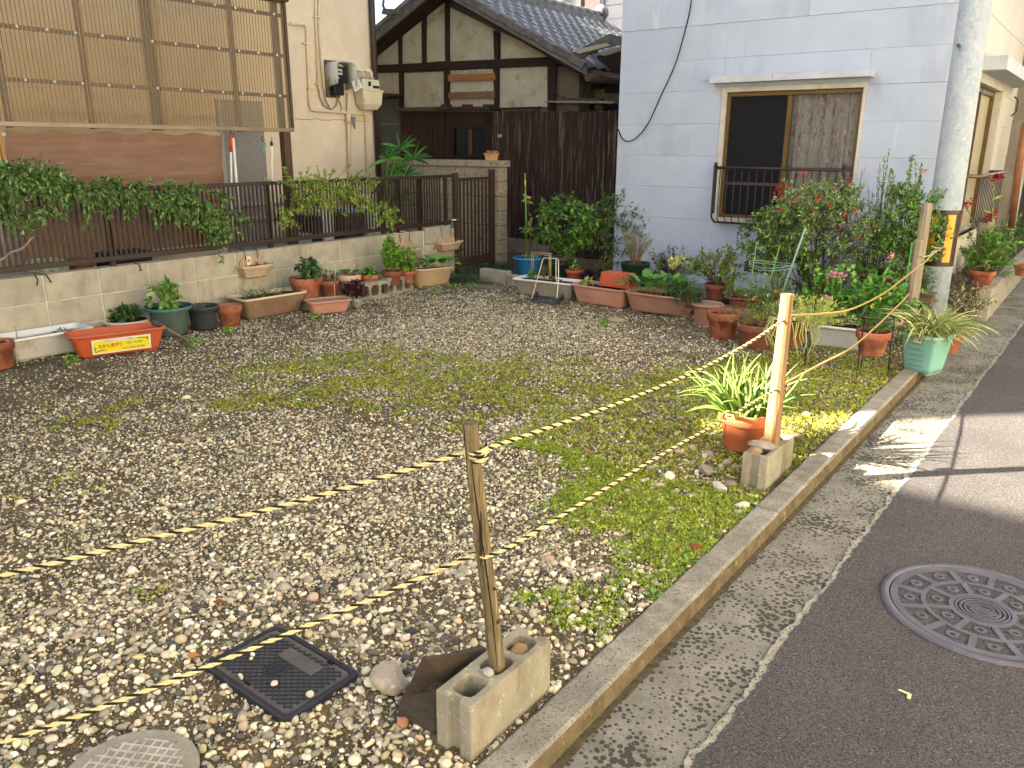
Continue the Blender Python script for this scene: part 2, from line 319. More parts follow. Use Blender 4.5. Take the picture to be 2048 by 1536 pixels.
# ================================================================== THE GROUND
XL = -6.85                                   # face of the block wall on the left
def kx(y): return -1.016+.006*y                # outer edge of the kerb
def ax_(y): return -.71+.018*y               # edge of the asphalt
def struct(o): o['kind'] = 'structure'; return o
DIRT = M('dirt', '#776a4e', '#4f4531', sc=5, detail=8, rough=1, spec=.08, bump=1., bsc=220, spots=(150, .56, .06, '#a89c86', 'n'), spots2=(75, .60, .05, '#8a8070', 'n'))
mb = MB(); mb.box((-60,-60,-.35), (60,60,-.12)); struct(mb.build('ground', M('far_ground', '#6b6459', '#57514a', sc=1, rough=1)))
# gravel bed of the lot : displaced sheet
gx = np.arange(-8.6, -1.0, .05); gy = np.arange(-2.2, 10.6, .05); X, Y = np.meshgrid(gx, gy); Xw = np.minimum(X, kx(Y)-.11)
Z = (fbm(X, Y, 1.3, 3)-.5)*.035+(fbm(X, Y, 9, 5)-.5)*.018-.008; Z = np.where(Xw > kx(Y)-.3, Z*.4-.006, Z)
nx, ny = len(gx), len(gy); idx = np.arange(nx*ny).reshape(ny, nx)
F = np.stack([idx[:-1,:-1], idx[:-1,1:], idx[1:,1:], idx[1:,:-1]], -1).reshape(-1,4)
def ground_z(x, y):
    return (fbm(x, y, 1.3, 3)-.5)*.035+(fbm(x, y, 9, 5)-.5)*.018-.008
struct(npmesh('gravel_lot_ground', np.stack([Xw, Y, Z], -1), F, DIRT, smooth=True))
# moss / ground cover strength over the lot
_moss = [(1330,1030,.30,1.15),(1430,1040,.22,1.1),(1380,1110,.15,1.),(1310,1150,.10,1.1),(1290,900,.35,1.),(1180,880,.4,.6),(1150,1020,.2,.5),(1400,830,.5,.85),(1650,800,.6,1.3),(1700,740,.6,1.2),(1620,900,.3,1.4),
         (1500,985,.2,.6),(1100,800,.5,.45),(900,790,.6,.45),(700,720,.6,.35),(1450,760,.35,.7),(110,1000,.3,.6),(320,1170,.2,.5),(560,800,.4,.5),(780,740,.5,.5),(1020,730,.5,.45),(250,850,.4,.4),(1130,1240,.16,.55),(300,720,.5,.3),(1210,740,.5,.3),(40,830,.5,.3),(500,760,.5,.25),(900,640,.5,.2),(1180,1240,.12,.5),(1100,1170,.2,.4)]
_moss = [(gp(x,y), r, s_) for x,y,r,s_ in _moss]
def moss_at(x, y):
    v = 0
    for p, r, s_ in _moss: v = v+s_*np.exp(-((x-p.x)**2+(y-p.y)**2)/(2*r*r))
    return v*(.25+1.5*fbm(x, y, 5.5, 21)**1.5*1.6)
# ---- loose stones, joined: nobody could count them
def ico(sub):
    t = (1+5**.5)/2; v = [(-1,t,0),(1,t,0),(-1,-t,0),(1,-t,0),(0,-1,t),(0,1,t),(0,-1,-t),(0,1,-t),(t,0,-1),(t,0,1),(-t,0,-1),(-t,0,1)]
    f = [(0,11,5),(0,5,1),(0,1,7),(0,7,10),(0,10,11),(1,5,9),(5,11,4),(11,10,2),(10,7,6),(7,1,8),(3,9,4),(3,4,2),(3,2,6),(3,6,8),(3,8,9),(4,9,5),(2,4,11),(6,2,10),(8,6,7),(9,8,1)]
    v = [Vector(p).normalized() for p in v]
    for _ in range(sub):
        c = {}; nf = []
        def md(a, b):
            k = (min(a,b), max(a,b))
            if k not in c: v.append(((v[a]+v[b])/2).normalized()); c[k] = len(v)-1
            return c[k]
        for a, b, d in f:
            x, y, z = md(a,b), md(b,d), md(d,a); nf += [(a,x,z),(b,y,x),(d,z,y),(x,y,z)]
        f = nf
    return np.array([tuple(p) for p in v]), np.array(f)
OCT = (np.array([(1,0,0),(-1,0,0),(0,1,0),(0,-1,0),(0,0,1),(0,0,-1)],float), np.array([(0,2,4),(2,1,4),(1,3,4),(3,0,4),(2,0,5),(1,2,5),(3,1,5),(0,3,5)]))
def proto_rocks(sub, k, jit, rng, cuts=5):
    V, Fc = ico(sub) if sub >= 0 else OCT; out = []
    for _ in range(k):
        W_ = V.copy()
        for c in range(cuts):                    # planes cut off the ball give flat faces like broken stone
            n = nrm(rng.normal(0,1,3)); d = rng.uniform(.55,.85); s = W_@n; W_ -= np.outer(np.maximum(s-d,0), n)
        W_ *= (1+rng.normal(0, jit, (len(V),1))); out.append(W_)
    return out, Fc
GCOL = ['#d6cdb0','#ccc2a4','#c0b698','#ddd5bb','#b0a78e','#98917e','#a09986','#827d70','#64615a','#4c4c4c','#d2c196','#bba983','#e2dcc8','#968e78','#a89a7c','#767063','#c8bd9c','#d2c8a8','#a59a7e']
def stones(name, P, S, sub, rng, cols=GCOL, label=None, kind='stuff', sink=.25, flat=.75, mat_=STONE):
    pr, Fc = proto_rocks(sub, 10, .05, rng); n = len(P); nv = len(pr[0]); k = rng.integers(0, 10, n); A = np.array(pr)[k]
    q = nrm(rng.normal(0,1,(n,4))); w,x,y,z = q.T
    R = np.stack([1-2*(y*y+z*z),2*(x*y-z*w),2*(x*z+y*w),2*(x*y+z*w),1-2*(x*x+z*z),2*(y*z-x*w),2*(x*z-y*w),2*(y*z+x*w),1-2*(x*x+y*y)], -1).reshape(n,3,3)
    sc_ = np.stack([rng.uniform(.8,1.3,n), rng.uniform(.7,1.1,n), rng.uniform(.55,.95,n)], -1)
    A = np.einsum('nij,nvj->nvi', R, A*sc_[:,None,:]); A[:,:,2] *= flat; A = A*S[:,None,None]; A += P[:,None,:]; A[:,:,2] += (S*(1-sink)*flat*.55)[:,None]
    V = A.reshape(-1,3); F_ = (Fc[None]+np.arange(n)[:,None,None]*nv).reshape(-1,3); c = np.repeat(palette(n, cols, .13, rng), nv, 0)
    return tag(npmesh(name, V, F_, mat_, None, c, smooth=False), label, None, None, kind)
def infrustum(x, y, m=60):
    d = np.stack([x, y, np.full_like(x, -H)], -1); w = d@np.array(_f); u = 1024+FPX*(d@np.array(_r2))/w; v = 768-FPX*(d@np.array(_u2))/w
    return (w > .2) & (u > -m) & (u < 2048+m) & (v > 0) & (v < 1536+m)
EXCL = [(-2.085,1.185,-1.675,1.44), (-1.29,1.37,-1.15,1.77), (-1.28,3.6,-1.14,4.05)]
def excl(x, y):
    e = np.zeros(len(x), bool)
    for a,b,c,d in EXCL: e |= (x > a)&(x < c)&(y > b)&(y < d)
    e |= (x+1.82)**2+(y-.78)**2 < .175**2
    return e
def scatter(n, x0, x1, y0, y1, rng, fn=None):
    x = rng.uniform(x0, x1, n); y = rng.uniform(y0, y1, n); k = infrustum(x, y) & (x < kx(y)-.125) & ~excl(x, y)
    if fn is not None: k &= fn(x, y) > rng.uniform(0,1,n)
    return x[k], y[k]
def gravel_density(x, y):
    """1 in clean gravel, low where soil and moss show: left side, back edge"""
    d = .45+1.1*(fbm(x, y, .9, 40)-.35)+.6*(fbm(x, y, 5, 44)-.5)
    d += .55*np.exp(-((x+2.0)**2+(y-1.9)**2)/(2*.9**2))
    d += .7*np.exp(-((x+4.0)**2/2.0+(y-5.2)**2/1.6))
    d -= .28*np.clip((-x-5.2)/1.0, 0, 1)+.38*np.clip((y-6.3)/.8, 0, 1)+.3*np.clip(moss_at(x,y), 0, 1)*(y > 3)
    return np.clip(d, .06, 1)
rg = np.random.default_rng(5)
dist = lambda x, y: np.hypot(x, y)
x, y = scatter(15000, -3.4, -1.1, .3, 3.0, rg, lambda x,y: gravel_density(x,y)*(dist(x,y) < 2.9)); s = np.clip(rg.lognormal(-4.66, .36, len(x)), .0045, .020)
stones('near_gravel', np.stack([x, y, ground_z(x,y)], -1), s, 1, rg)
x, y = scatter(26000, -3.4, -1.1, .3, 3.2, rg, lambda x,y: (gravel_density(x,y)*.8+.2)*(dist(x,y) < 3.1)); s = np.clip(rg.lognormal(-5.45, .3, len(x)), .002, .007)
stones('fine_gravel', np.stack([x, y, ground_z(x,y)], -1), s, 0, rg)
x, y = scatter(150000, -6., -1.05, .5, 5.4, rg, lambda x,y: gravel_density(x,y)*(dist(x,y) > 2.8)*(dist(x,y) < 4.7)); s = np.clip(rg.lognormal(-5.0, .40, len(x)), .0035, .016)
stones('mid_gravel', np.stack([x, y, ground_z(x,y)], -1), s, 0, rg, cols=GCOL)
x, y = scatter(290000, -7., -1.05, .5, 8.3, rg, lambda x,y: gravel_density(x,y)*(dist(x,y) >= 4.7)); s = np.clip(rg.lognormal(-5.0, .42, len(x)), .0035, .016)
stones('far_gravel', np.stack([x, y, ground_z(x,y)], -1), s, -1, rg, cols=GCOL)
# bigger loose chunks round the second block and here and there
x, y = scatter(26, -1.75, -1.15, 3.2, 4.1, rg); x2, y2 = scatter(150, -6.6, -1.2, 1, 7.5, rg)
x = np.concatenate([x, x2]); y = np.concatenate([y, y2]); s = rg.uniform(.018, .036, len(x)); s[26:] *= .8
stones('loose_rubble', np.stack([x, y, ground_z(x,y)], -1), s, 1, rg, cols=['#b5ab98','#9d9483','#c9bfab','#8c857a','#a3927c'])
# ---- green ground cover: many little tufts
def cover(name, n, reg, dens, L, Wd, cols, rng, k=6, hgt=.006, up=.9):
    x, y = scatter(n, *reg, rng, dens); m = len(x); z = ground_z(x, y)+hgt
    P = np.repeat(np.stack([x, y, z], -1), k, 0)+rng.normal(0, 1, (m*k,3))*np.array([.008,.008,.002]); D = rng.normal(0, 1, (m*k,3)); D[:,2] = np.abs(D[:,2])*up+.15
    c = np.repeat(palette(m, cols, .2, rng), k, 0)*rng.uniform(.75,1.2,(m*k,1)); V, F_, Cc = leaf_arrays(P, D, L*rng.uniform(.6,1.3,m*k), Wd*rng.uniform(.7,1.2,m*k), c, .1, .1, rng)
    return tag(npmesh(name, V, F_, LEAF, None, Cc), kind='stuff')
cover('sedum_ground_cover', 60000, (-3.6,-1.05,.5,3.6), lambda x,y: np.clip((moss_at(x,y)*(.05+1.9*fbm(x,y,10,61))-.84)*3.2,0,1)*(y < 3.5), .011, .0068, ['#6f942c','#83a636','#5a8028','#98b044','#a4ac4c'], rg, 6)
cover('moss_ground_cover', 90000, (-6.6,-1.0,1.2,7.6), lambda x,y: np.clip((moss_at(x,y)*(.1+1.8*fbm(x,y,8,62))-.64)*2.4,0,1)*(dist(x,y) > 2.9), .017, .009, ['#8c9f30','#a0ad3c','#758f2a','#aab84a','#7f8c38','#9a8f4a'], rg, 4)
# thin dry straw and small weeds
def straw(name, n, reg, dens, cols, L, up, rng, w=.0016, arch=.5):
    x, y = scatter(n, *reg, rng, dens); m = len(x); P = np.stack([x, y, ground_z(x,y)+.008], -1); D = rng.normal(0,1,(m,3)); D[:,2] = np.abs(D[:,2])*up+.02
    V, F_ = blade_arrays(P, D, L*rng.uniform(.4,1.5,m), np.full(m, w), np.full(m, arch)*rng.uniform(0,1.5,m), 3, rng)
    return tag(npmesh(name, V, F_, LEAF, None, np.repeat(palette(m, cols, .2, rng), 8, 0)), kind='stuff')
straw('dry_straw', 5200, (-5,-1.1,.5,4.8), lambda x,y: .3+.7*(fbm(x,y,2.5,9) > .5), ['#9a8560','#b7a178','#7d6a4a','#a38a58','#8a6f4c'], .05, .25, rg)
straw('low_weeds', 6500, (-6.8,-1.1,.9,7.4), lambda x,y: np.clip((fbm(x,y,3.2,77)-.52)*5,0,1), ['#6f8d3c','#7f9a45','#5d7a34','#93a356'], .045, .7, rg, .004)
straw('brown_thatch', 9000, (-6.8,-1.3,1.5,8), lambda x,y: (1-gravel_density(x,y))*.9, ['#6b5a3e','#857049','#5a4b33','#766a45','#8a7a52'], .04, .3, rg, .003)
# ---- kerb, gutter strip and asphalt
KERB = M('kerb_concrete', '#8f8a7d', '#aca696', sc=9, rough=.95, bump=1., bsc=260, rnd=.0, spots=(130, .55, .07, '#5f584a', 'n'), spots2=(5, .52, .2, '#7a725f', 'n'))
KFACE = M('kerb_algae', '#75684b', '#5a4f38', sc=14, rough=1, bump=.9, bsc=160, spots=(40, .6, .1, '#a3936c', 'n'), spots2=(12, .6, .15, '#3f3826', 'n'))
y = -1.4; kerb = thing('kerb', 'weathered concrete kerb between gravel lot and street gutter', 'kerb', (-1.1, 2, 0)); kerb['kind'] = 'structure'; del kerb['category']; del kerb['label']
while y < 8.9:
    y2 = y+(2.4 if y < 2.5 else .9); mbk = MB(); n = 40 if y < 2.5 else 16; dz = random.uniform(-.002, .003)
    prof = lambda t: [(-.118, -.11), (-.118, -.002+dz), (-.106, .007+dz), (-.014, .009+dz), (-.003, -.001+dz), (.0, -.012), (.012, -.11)]
    loops = []
    for i in range(n+1):
        yy = y+.003+(y2-y-.006)*i/n; j = (fbm(np.array([yy]), np.array([3.3]), 9, 70)[0]-.5)*.014
        loops.append([Vector((kx(yy)+a+(j if k in (1,2) else j*.6 if k in (3,4) else 0), yy, b+(j*.4 if 0 < k < 5 else 0))) for k, (a, b) in enumerate(prof(0))])
    v = [p for l_ in loops for p in l_]; m_ = 7
    mbk.v = [tuple(p) for p in v]
    for i in range(n):
        for k in range(m_-1):
            mbk.f.append((i*m_+k, i*m_+k+1, (i+1)*m_+k+1, (i+1)*m_+k)[::-1]); mbk.mi.append(1 if k >= 4 else 0); mbk.sm.append(False)
    mbk.f += [tuple(range(m_)), tuple(n*m_+k for k in range(m_))[::-1]]; mbk.mi += [0,0]; mbk.sm += [False, False]
    mbk.build('kerb_stone', [KERB, KFACE], kerb); y = y2
def strip(name, fa, fb, y0, y1, z, m, dy=.02, nxs=6, kind='structure', zf=None):
    ys = np.arange(y0, y1, dy); V = []
    for yy in ys:
        a, b = fa(yy), fb(yy)
        for i in range(nxs): t = i/(nxs-1); xx = a+(b-a)*t; V.append((xx, yy, z+(zf(xx, yy, t) if zf else 0)))
    k = np.arange(len(ys)*nxs).reshape(len(ys), nxs); F_ = np.stack([k[:-1,:-1],k[:-1,1:],k[1:,1:],k[1:,:-1]],-1).reshape(-1,4)
    return tag(npmesh(name, V, F_, m), kind=kind)
GUT = M('gutter_concrete', '#928e81', '#7a7668', sc=10, rough=.9, bump=1., bsc=150, spots=(50, .33, .08, '#45423c', 'v'), spots2=(120, .57, .06, '#67624f', 'n'))
def aggregate(m):
    # exposed pebbles : the round dark specks thin out where the cement skin is still whole
    n = m.node_tree.nodes; l = m.node_tree.links; v = [x for x in n if x.type == 'TEX_VORONOI'][0]; out = v.outputs['Distance'].links[0]; mr = out.to_node; l.remove(out)
    nz = n.new('ShaderNodeTexNoise'); nz.inputs['Scale'].default_value = 5; nz.inputs['Detail'].default_value = 4; tc = [x for x in n if x.type == 'TEX_COORD'][0]; l.new(tc.outputs['Object'], nz.inputs['Vector'])
    ma = n.new('ShaderNodeMath'); ma.operation = 'MULTIPLY_ADD'; ma.inputs[1].default_value = -1.2; ma.inputs[2].default_value = .60; l.new(nz.outputs[0], ma.inputs[0]); ad = n.new('ShaderNodeMath'); ad.operation = 'ADD'; l.new(ma.outputs[0], ad.inputs[0]); l.new(v.outputs['Distance'], ad.inputs[1]); l.new(ad.outputs[0], mr.inputs[0])
aggregate(GUT)
strip('street_gutter', lambda y: kx(y)-.02, lambda y: ax_(y)+.2, -2, 24, -.062, GUT, .1, 12, zf=lambda x,y,t: .008*t)
ASPH = M('asphalt', '#635e5c', '#514d4c', sc=1.3, rough=.85, bump=1., bsc=170, spots=(120, .60, .05, '#8d8782', 'n'), spots2=(150, .50, .05, '#3a3634', 'n'))
jag = lambda y: ax_(y)+(fbm(np.array([y]), np.array([1.]), 60, 8)[0]-.5)*.022+(fbm(np.array([y]), np.array([4.]), 5, 8)[0]-.5)*.022
strip('street_asphalt', jag, lambda y: 3.0, -4, 40, -.049, ASPH, .02, 8)
strip('gutter_grime', lambda y: kx(y)+.004, lambda y: kx(y)+.022+.018*fbm(np.array([y]), np.array([2.]), 16, 12)[0], -1.4, 9, -.0585, M('gutter_grime', '#4a4130', '#6b5f45', sc=40, rough=1, bump=1, bsc=160), .02, 3, zf=lambda x,y,t: .0006)
# whitish worn cement rim along the asphalt edge
LAIT = M('cement_rim', '#aca795', '#88826f', sc=30, rough=.95, bump=.8, bsc=160, spots=(70, .25, .08, '#57534c', 'v'))
jw = lambda y: jag(y)-.004-.035*fbm(np.array([y]), np.array([9.]), 14, 31)[0]
strip('cement_rim', jw, lambda y: jag(y)+.02, -2, 20, -.0515, LAIT, .02, 3)
# scrap of pale paint on the asphalt
mb = MB(); a = gp(1797,1379,-.044); b = gp(1819,1388,-.044); c = gp(1817,1398,-.044); mb.bar(a, b, .009, .001); mb.bar(b+Vector((.001,0,.0015)), c+Vector((0,0,.0015)), .011, .001)
tag(mb.build('paint_mark', M('pale_paint', '#cfc88a')), 'small pale yellow L-shaped paint mark on the asphalt', 'paint mark')
# soil behind the pots and along the blue house
struct(boxo('house_side_bed', (-1.6, 9.15, -.1), (-.97, 20, .235), M('bed_soil', '#5a5244', '#443d32', sc=8, rough=1, bump=1, bsc=120)))
tag(MB.build((lambda q: (q.box((-.968, 9.12, -.1), (-.86, 20, .25)), q)[1])(MB()), 'raised_kerb_wall', CONC, None, .006), 'low concrete retaining kerb beside the street under the red-flowered pot', 'low wall')
# lane continuing: neighbours' ground
struct(boxo('far_pavement', (-1.2, 20, -.1), (-.7, 60, .02), CONC))

# ================================================================== MANHOLE COVER IN THE STREET
mc = Vector((-.145, 3.14, -.047)); mh = thing('manhole_cover', 'round cast iron manhole cover with ringed studs, sunk in the asphalt', 'manhole cover', mc)
IRON = M('worn_iron', '#5f5e66', '#504e56', sc=12, rough=.6, bump=.3, bsc=150, metal=.1, spec=.4, spots=(25,.62,.1,'#5f5548','n')); IROND = M('rusty_recess', '#382816', '#4a3822', sc=16, rough=.95, bump=.8, bsc=120, spots=(60,.66,.08,'#8d8069','n')); HOLE = M('black_hole', '#0c0a09', rough=1)
def ring(mb, r0, r1, z0, z1, n=72, c=mc, a0=0, a1=360):
    full = a1-a0 >= 360; k = n if full else n+1
    def P(r, z, i): a = math.radians(a0+(a1-a0)*i/n); return (c.x+r*math.cos(a), c.y+r*math.sin(a), c.z+z)
    v = []; f = []
    for i in range(k): v += [P(r0,z0,i), P(r0,z1,i), P(r1,z1,i), P(r1,z0,i)]
    for i in range(n):
        j = (i+1)%k
        for q in range(3): f.append((i*4+q, j*4+q, j*4+q+1, i*4+q+1))
    if not full: f += [(0,1,2,3), (n*4+3,n*4+2,n*4+1,n*4)]
    mb.add(v, f)
b = MB(); b.lathe([(.345,-.02),(.345,.006),(.318,.006),(.318,-.012)], 72, mc, cap0=False); b.build('frame', IRON, mh)
b = MB(); b.lathe([(.318,-.012),(.311,-.004),(.001,-.004)], 72, mc, cap0=False, sm=False); b.build('plate', IROND, mh)
b = MB(); ring(b, .286, .312, -.004, .004); ring(b, .19, .206, -.004, .0035, 60); ring(b, .095, .112, -.004, .0035, 60); b.build('raised_ring', IRON, mh)
for k in range(12):
    a = math.radians(60+30*k); b = MB(); d = Vector((math.cos(a), math.sin(a), 0)); b.bar(mc+d*.203, mc+d*.289, .024, .0068); b.build('spoke', IRON, mh)
for k in range(8):
    a = math.radians(27+45*k); b = MB(); d = Vector((math.cos(a), math.sin(a), 0)); b.bar(mc+d*.108, mc+d*.193, .021, .0066); b.build('spoke', IRON, mh)
for k in range(20):
    a = math.radians(75+30*k) if k < 12 else math.radians(4.5+45*(k-12)); rr = .246 if k < 12 else .150; c_ = mc+Vector((math.cos(a)*rr, math.sin(a)*rr, 0))
    b = MB(); b.lathe([(.021,-.004),(.021,.003),(.020,.0036),(.010,.0036),(.010,-.003)], 20, c_, cap0=False, sm=False); o = b.build('stud', IRON, mh); b = MB(); b.lathe([(.0098,-.0035),(.0005,-.0035)], 12, c_, cap0=False); b.build('stud_hole', HOLE, o)
b = MB()
for r in (.088, .073, .058): ring(b, r-.004, r+.003, -.004, .0033, 48)
ax0 = math.radians(-10)
def rp(u, v): return mc+Vector((u*math.cos(ax0)-v*math.sin(ax0), u*math.sin(ax0)+v*math.cos(ax0), 0))
b.bar(rp(-.052,.005), rp(.052,.005), .006, .0062); b.bar(rp(-.052,-.006), rp(.052,-.006), .006, .0062)
ring(b, .036, .042, -.004, .0032, 20, mc, 10, 160); ring(b, .036, .042, -.004, .0032, 20, mc, 190, 340); b.bar(rp(-.034,.016), rp(.034,.016), .005, .0062); b.bar(rp(-.034,-.017), rp(.034,-.017), .005, .0062)
b.build('emblem', IRON, mh)
# ================================================================== BLACK PLASTIC METER LID IN THE GRAVEL
BK = M('black_plastic', '#2b2d33', '#24262b', sc=9, rough=.6, bump=.1, bsc=90); BK2 = M('dusty_plastic', '#5a564f', '#4a4742', sc=14, rough=.85, bump=.15, bsc=120, spots=(20,.6,.15,'#6f6a60','n'))
lc = Vector((-1.878, 1.312, .004)); ml = thing('meter_box_lid', 'black plastic water meter lid with diamond tread sunk in the gravel', 'meter lid', lc); th = math.radians(-1.5)
def lp(u, v, z=0): return lc+Vector((u*math.cos(th)-v*math.sin(th), u*math.sin(th)+v*math.cos(th), z))
f3 = lambda p: lp(p.x, p.y, p.z)
b = MB(); b.loft([rrect(.43,.285,.03,-.03,6,f3), rrect(.43,.285,.03,.006,6,f3), rrect(.42,.275,.027,.009,6,f3), rrect(.396,.25,.02,.009,6,f3), rrect(.394,.248,.02,.001,6,f3)], sm=False); b.build('frame', BK, ml)
b = MB(); b.loft([rrect(.39,.244,.02,-.004,6,f3), rrect(.39,.244,.02,.004,6,f3)], sm=False, cap1=True); b.build('lid', BK2, ml)
b = MB(); tl = .0055
def clip(p, q, hx=.18, hy=.107):
    # keep the part of a tread rib inside the lid
    t0, t1 = 0, 1
    for a_, d_ in ((p[0], q[0]-p[0]), (p[1], q[1]-p[1])):
        h_ = hx if (a_, d_) == (p[0], q[0]-p[0]) else hy
        if abs(d_) < 1e-9: continue
        u0, u1 = sorted(((-h_-a_)/d_, (h_-a_)/d_)); t0 = max(t0, u0); t1 = min(t1, u1)
    return (t0, t1) if t1 > t0 else None
for sgn in (1, -1):
    for k in range(-16, 17):
        p = (k*.029-.4, -.4*sgn*.8); q = (k*.029+.4, .4*sgn*.8); r_ = clip(p, q)
        if r_:
            A = [p[i]+(q[i]-p[i])*r_[0] for i in (0,1)]; B = [p[i]+(q[i]-p[i])*r_[1] for i in (0,1)]; b.bar(lp(*A, .0045+.0003*sgn), lp(*B, .0045+.0003*sgn), .0046, .0045)
o = b.build('tread', BK, ml); o['kind'] = 'stuff'
b = MB(); b.lathe([(.034,0),(.034,.0085),(.030,.0085),(.028,.0062),(.002,.0062)], 28, lp(-.012,-.015,0)); b.lathe([(.02,.006),(.02,.009),(.014,.009),(.014,.006)], 20, lp(-.012,-.015,0)); b.build('emblem', BK, ml)
b = MB(); b.loft([rrect(.17,.052,.004,.004,3,lambda p: lp(p.x+.02,p.y+.062,p.z)), rrect(.17,.052,.004,.0075,3,lambda p: lp(p.x+.02,p.y+.062,p.z))], sm=False, cap1=True); b.build('name_plate', BK2, ml)
b = MB(); b.box((-.012,-.004,.004),(.012,.004,.0075)); o = b.build('lid_slot', HOLE, ml, loc=lp(-.02,-.108,0)); b = MB(); b.box((-.010,-.006,.004),(.010,.006,.0105)); b.build('lid_slot', HOLE, ml, loc=lp(.10,.118,0))
for p, lb in (((-.05,-.11),'pale pebble on the near rim of the black lid'),((.06,-.065),'larger buff pebble on the black lid near its lower corner'),((-.12,-.02),'pebble resting on the left part of the black lid'),((-.105,-.035),'small pebble touching another on the left of the black lid'),((.185,-.03),'whitish pebble at the right corner of the black lid')):
    q = lp(*p, 0); tag(stones('pebble', np.array([[q.x,q.y,.018]]), np.array([.013 if p[0] > -.1 else .009]), 1, rg, cols=['#c9bfa8','#d2c8b2'], kind=None), lb, 'pebble', 'pebbles on the black lid')
# concrete lid, bottom left
cc = Vector((-1.82,.78,.0)); cl = thing('concrete_pit_lid', 'round grey concrete pit lid with square grid relief at the bottom left', 'pit lid', cc)
CL = M('pit_lid_concrete', '#a09a8b', '#8d8778', sc=14, rough=.95, bump=.8, bsc=200, spots=(34,.6,.1,'#6f695c','n'))
b = MB(); b.lathe([(.165,-.05),(.176,.012),(.172,.02),(.001,.02)], 48, cc, cap0=False, sm=False); b.build('slab', CL, cl)
b = MB()
for k in range(-5,6):
    w = math.sqrt(max(0,.135**2-(k*.026)**2))
    for s_ in (0,1):
        A = Vector((k*.026,-w,0)); B = Vector((k*.026,w,0))
        if s_: A = Vector((-w,k*.026,0)); B = Vector((w,k*.026,0))
        R_ = Matrix.Rotation(math.radians(28),3,'Z'); b.bar(cc+R_@A+Vector((0,0,.0205+.0004*s_)), cc+R_@B+Vector((0,0,.0205+.0004*s_)), .006, .004)
b.build('relief', M('pit_lid_ribs', '#b3ad9e', '#9b9586', sc=20, rough=.95), cl)['kind'] = 'stuff'
# ================================================================== CONCRETE BLOCKS, POSTS AND THE STRIPED ROPES
def hollow_block(name, label, c, L, Wd, Hh, rz=0, tilt=0, holes_up=True, m=CONC, group=None, cat='concrete block'):
    """a hollow block with three cells through it; c is the middle of its underside"""
    b = MB(); n = 3; web = L*.075; cell = (L-web*(n+1))/n; xs = [-L/2]; w2 = Wd/2; iw = w2-Wd*.2
    for k in range(n): xs += [-L/2+web*(k+1)+cell*k, -L/2+web*(k+1)+cell*(k+1)]
    xs.append(L/2)
    ro = Matrix.Rotation(rz, 3, 'Z')
    if holes_up: g = lambda x, y, z: Vector(c)+ro@Vector((x, y, z))
    else: g = lambda x, y, z: Vector(c)+ro@Vector((x, z-Hh/2, y+Wd/2))
    Z = Hh
    outer = [(-L/2,-w2),(-L/2+.0,-w2*.35),(-L/2+.02,-w2*.25),(-L/2+.02,w2*.25),(-L/2,w2*.35),(-L/2,w2),(L/2,w2),(L/2,w2*.35),(L/2-.02,w2*.25),(L/2-.02,-w2*.25),(L/2,-w2*.35),(L/2,-w2)]
    import bmesh
    bm = bmesh.new(); lay = []
    holes = []
    for k in range(n):
        x0, x1 = xs[1+2*k], xs[2+2*k]; r = min(cell, 2*iw)*.28; h_ = []
        for (cx_, cy_, a0) in ((x1-r, iw-r, 0), (x0+r, iw-r, 90), (x0+r, -iw+r, 180), (x1-r, -iw+r, 270)):
            for q in range(3): a = math.radians(a0+45*q); h_.append((cx_+r*math.cos(a), cy_+r*math.sin(a)))
        holes.append(h_)
    for z in (0, Z):
        rings = []
        for lp_ in [outer]+holes: rings.append([bm.verts.new(g(x, y, z)) for x, y in lp_])
        ed = [bm.edges.new((r_[i], r_[(i+1)%len(r_)])) for r_ in rings for i in range(len(r_))]
        bmesh.ops.triangle_fill(bm, edges=ed, use_beauty=True); lay.append(rings)
    for r0, r1 in zip(lay[0], lay[1]):
        for i in range(len(r0)): bm.faces.new((r0[i], r0[(i+1)%len(r0)], r1[(i+1)%len(r0)], r1[i]))
    bmesh.ops.recalc_face_normals(bm, faces=bm.faces)
    me = bpy.data.meshes.new(name); bm.to_mesh(me); bm.free(); me.materials.append(m); o = link(name, me)
    bv = o.modifiers.new('bevel', 'BEVEL'); bv.width = .004; bv.segments = 2; bv.limit_method = 'ANGLE'; bv.angle_limit = math.radians(50)
    return tag(o, label, cat, group)
CB = M('old_block', '#8f8a78', '#a39b86', sc=8, rough=.95, bump=.8, bsc=200, rnd=.04, spots=(44,.6,.08,'#bdb6a2','n'), spots2=(5,.5,.18,'#766b52',(1,1,.35)))
hollow_block('concrete_block', 'weathered hollow concrete block holding the leaning grey post in the foreground', (-1.216,1.572,-.035), .385, .125, .20, math.radians(90), m=CB)
hollow_block('concrete_block', 'hollow concrete block holding the pale squared post beside the aloe pot', (-1.21,3.83,-.03), .40, .125, .19, math.radians(90), m=CB)
WOOD1 = M('weathered_log', '#7f7050', '#5c4e36', sc=9, stretch=(6,6,.6), detail=9, rough=.9, bump=1., bsc=40, bstretch=(4,4,.25), spots=(14,.56,.1,'#9a8d6c',(5,5,.4)), spots2=(9,.585,.04,'#2e2518',(5,5,.3)))
WOOD2 = M('pale_timber', '#93744f', '#7e6040', sc=7, stretch=(8,8,.5), detail=8, rough=.8, bump=.5, bsc=40, bstretch=(5,5,.3), spots=(8,.58,.05,'#7a5c3e',(6,6,.4)))
WOOD3 = M('grey_timber', '#9a8d78', '#7f725d', sc=7, stretch=(8,8,.5), detail=8, rough=.9, bump=.8, bsc=40, bstretch=(5,5,.3), spots=(6,.64,.03,'#4b4032',(6,6,.3)))
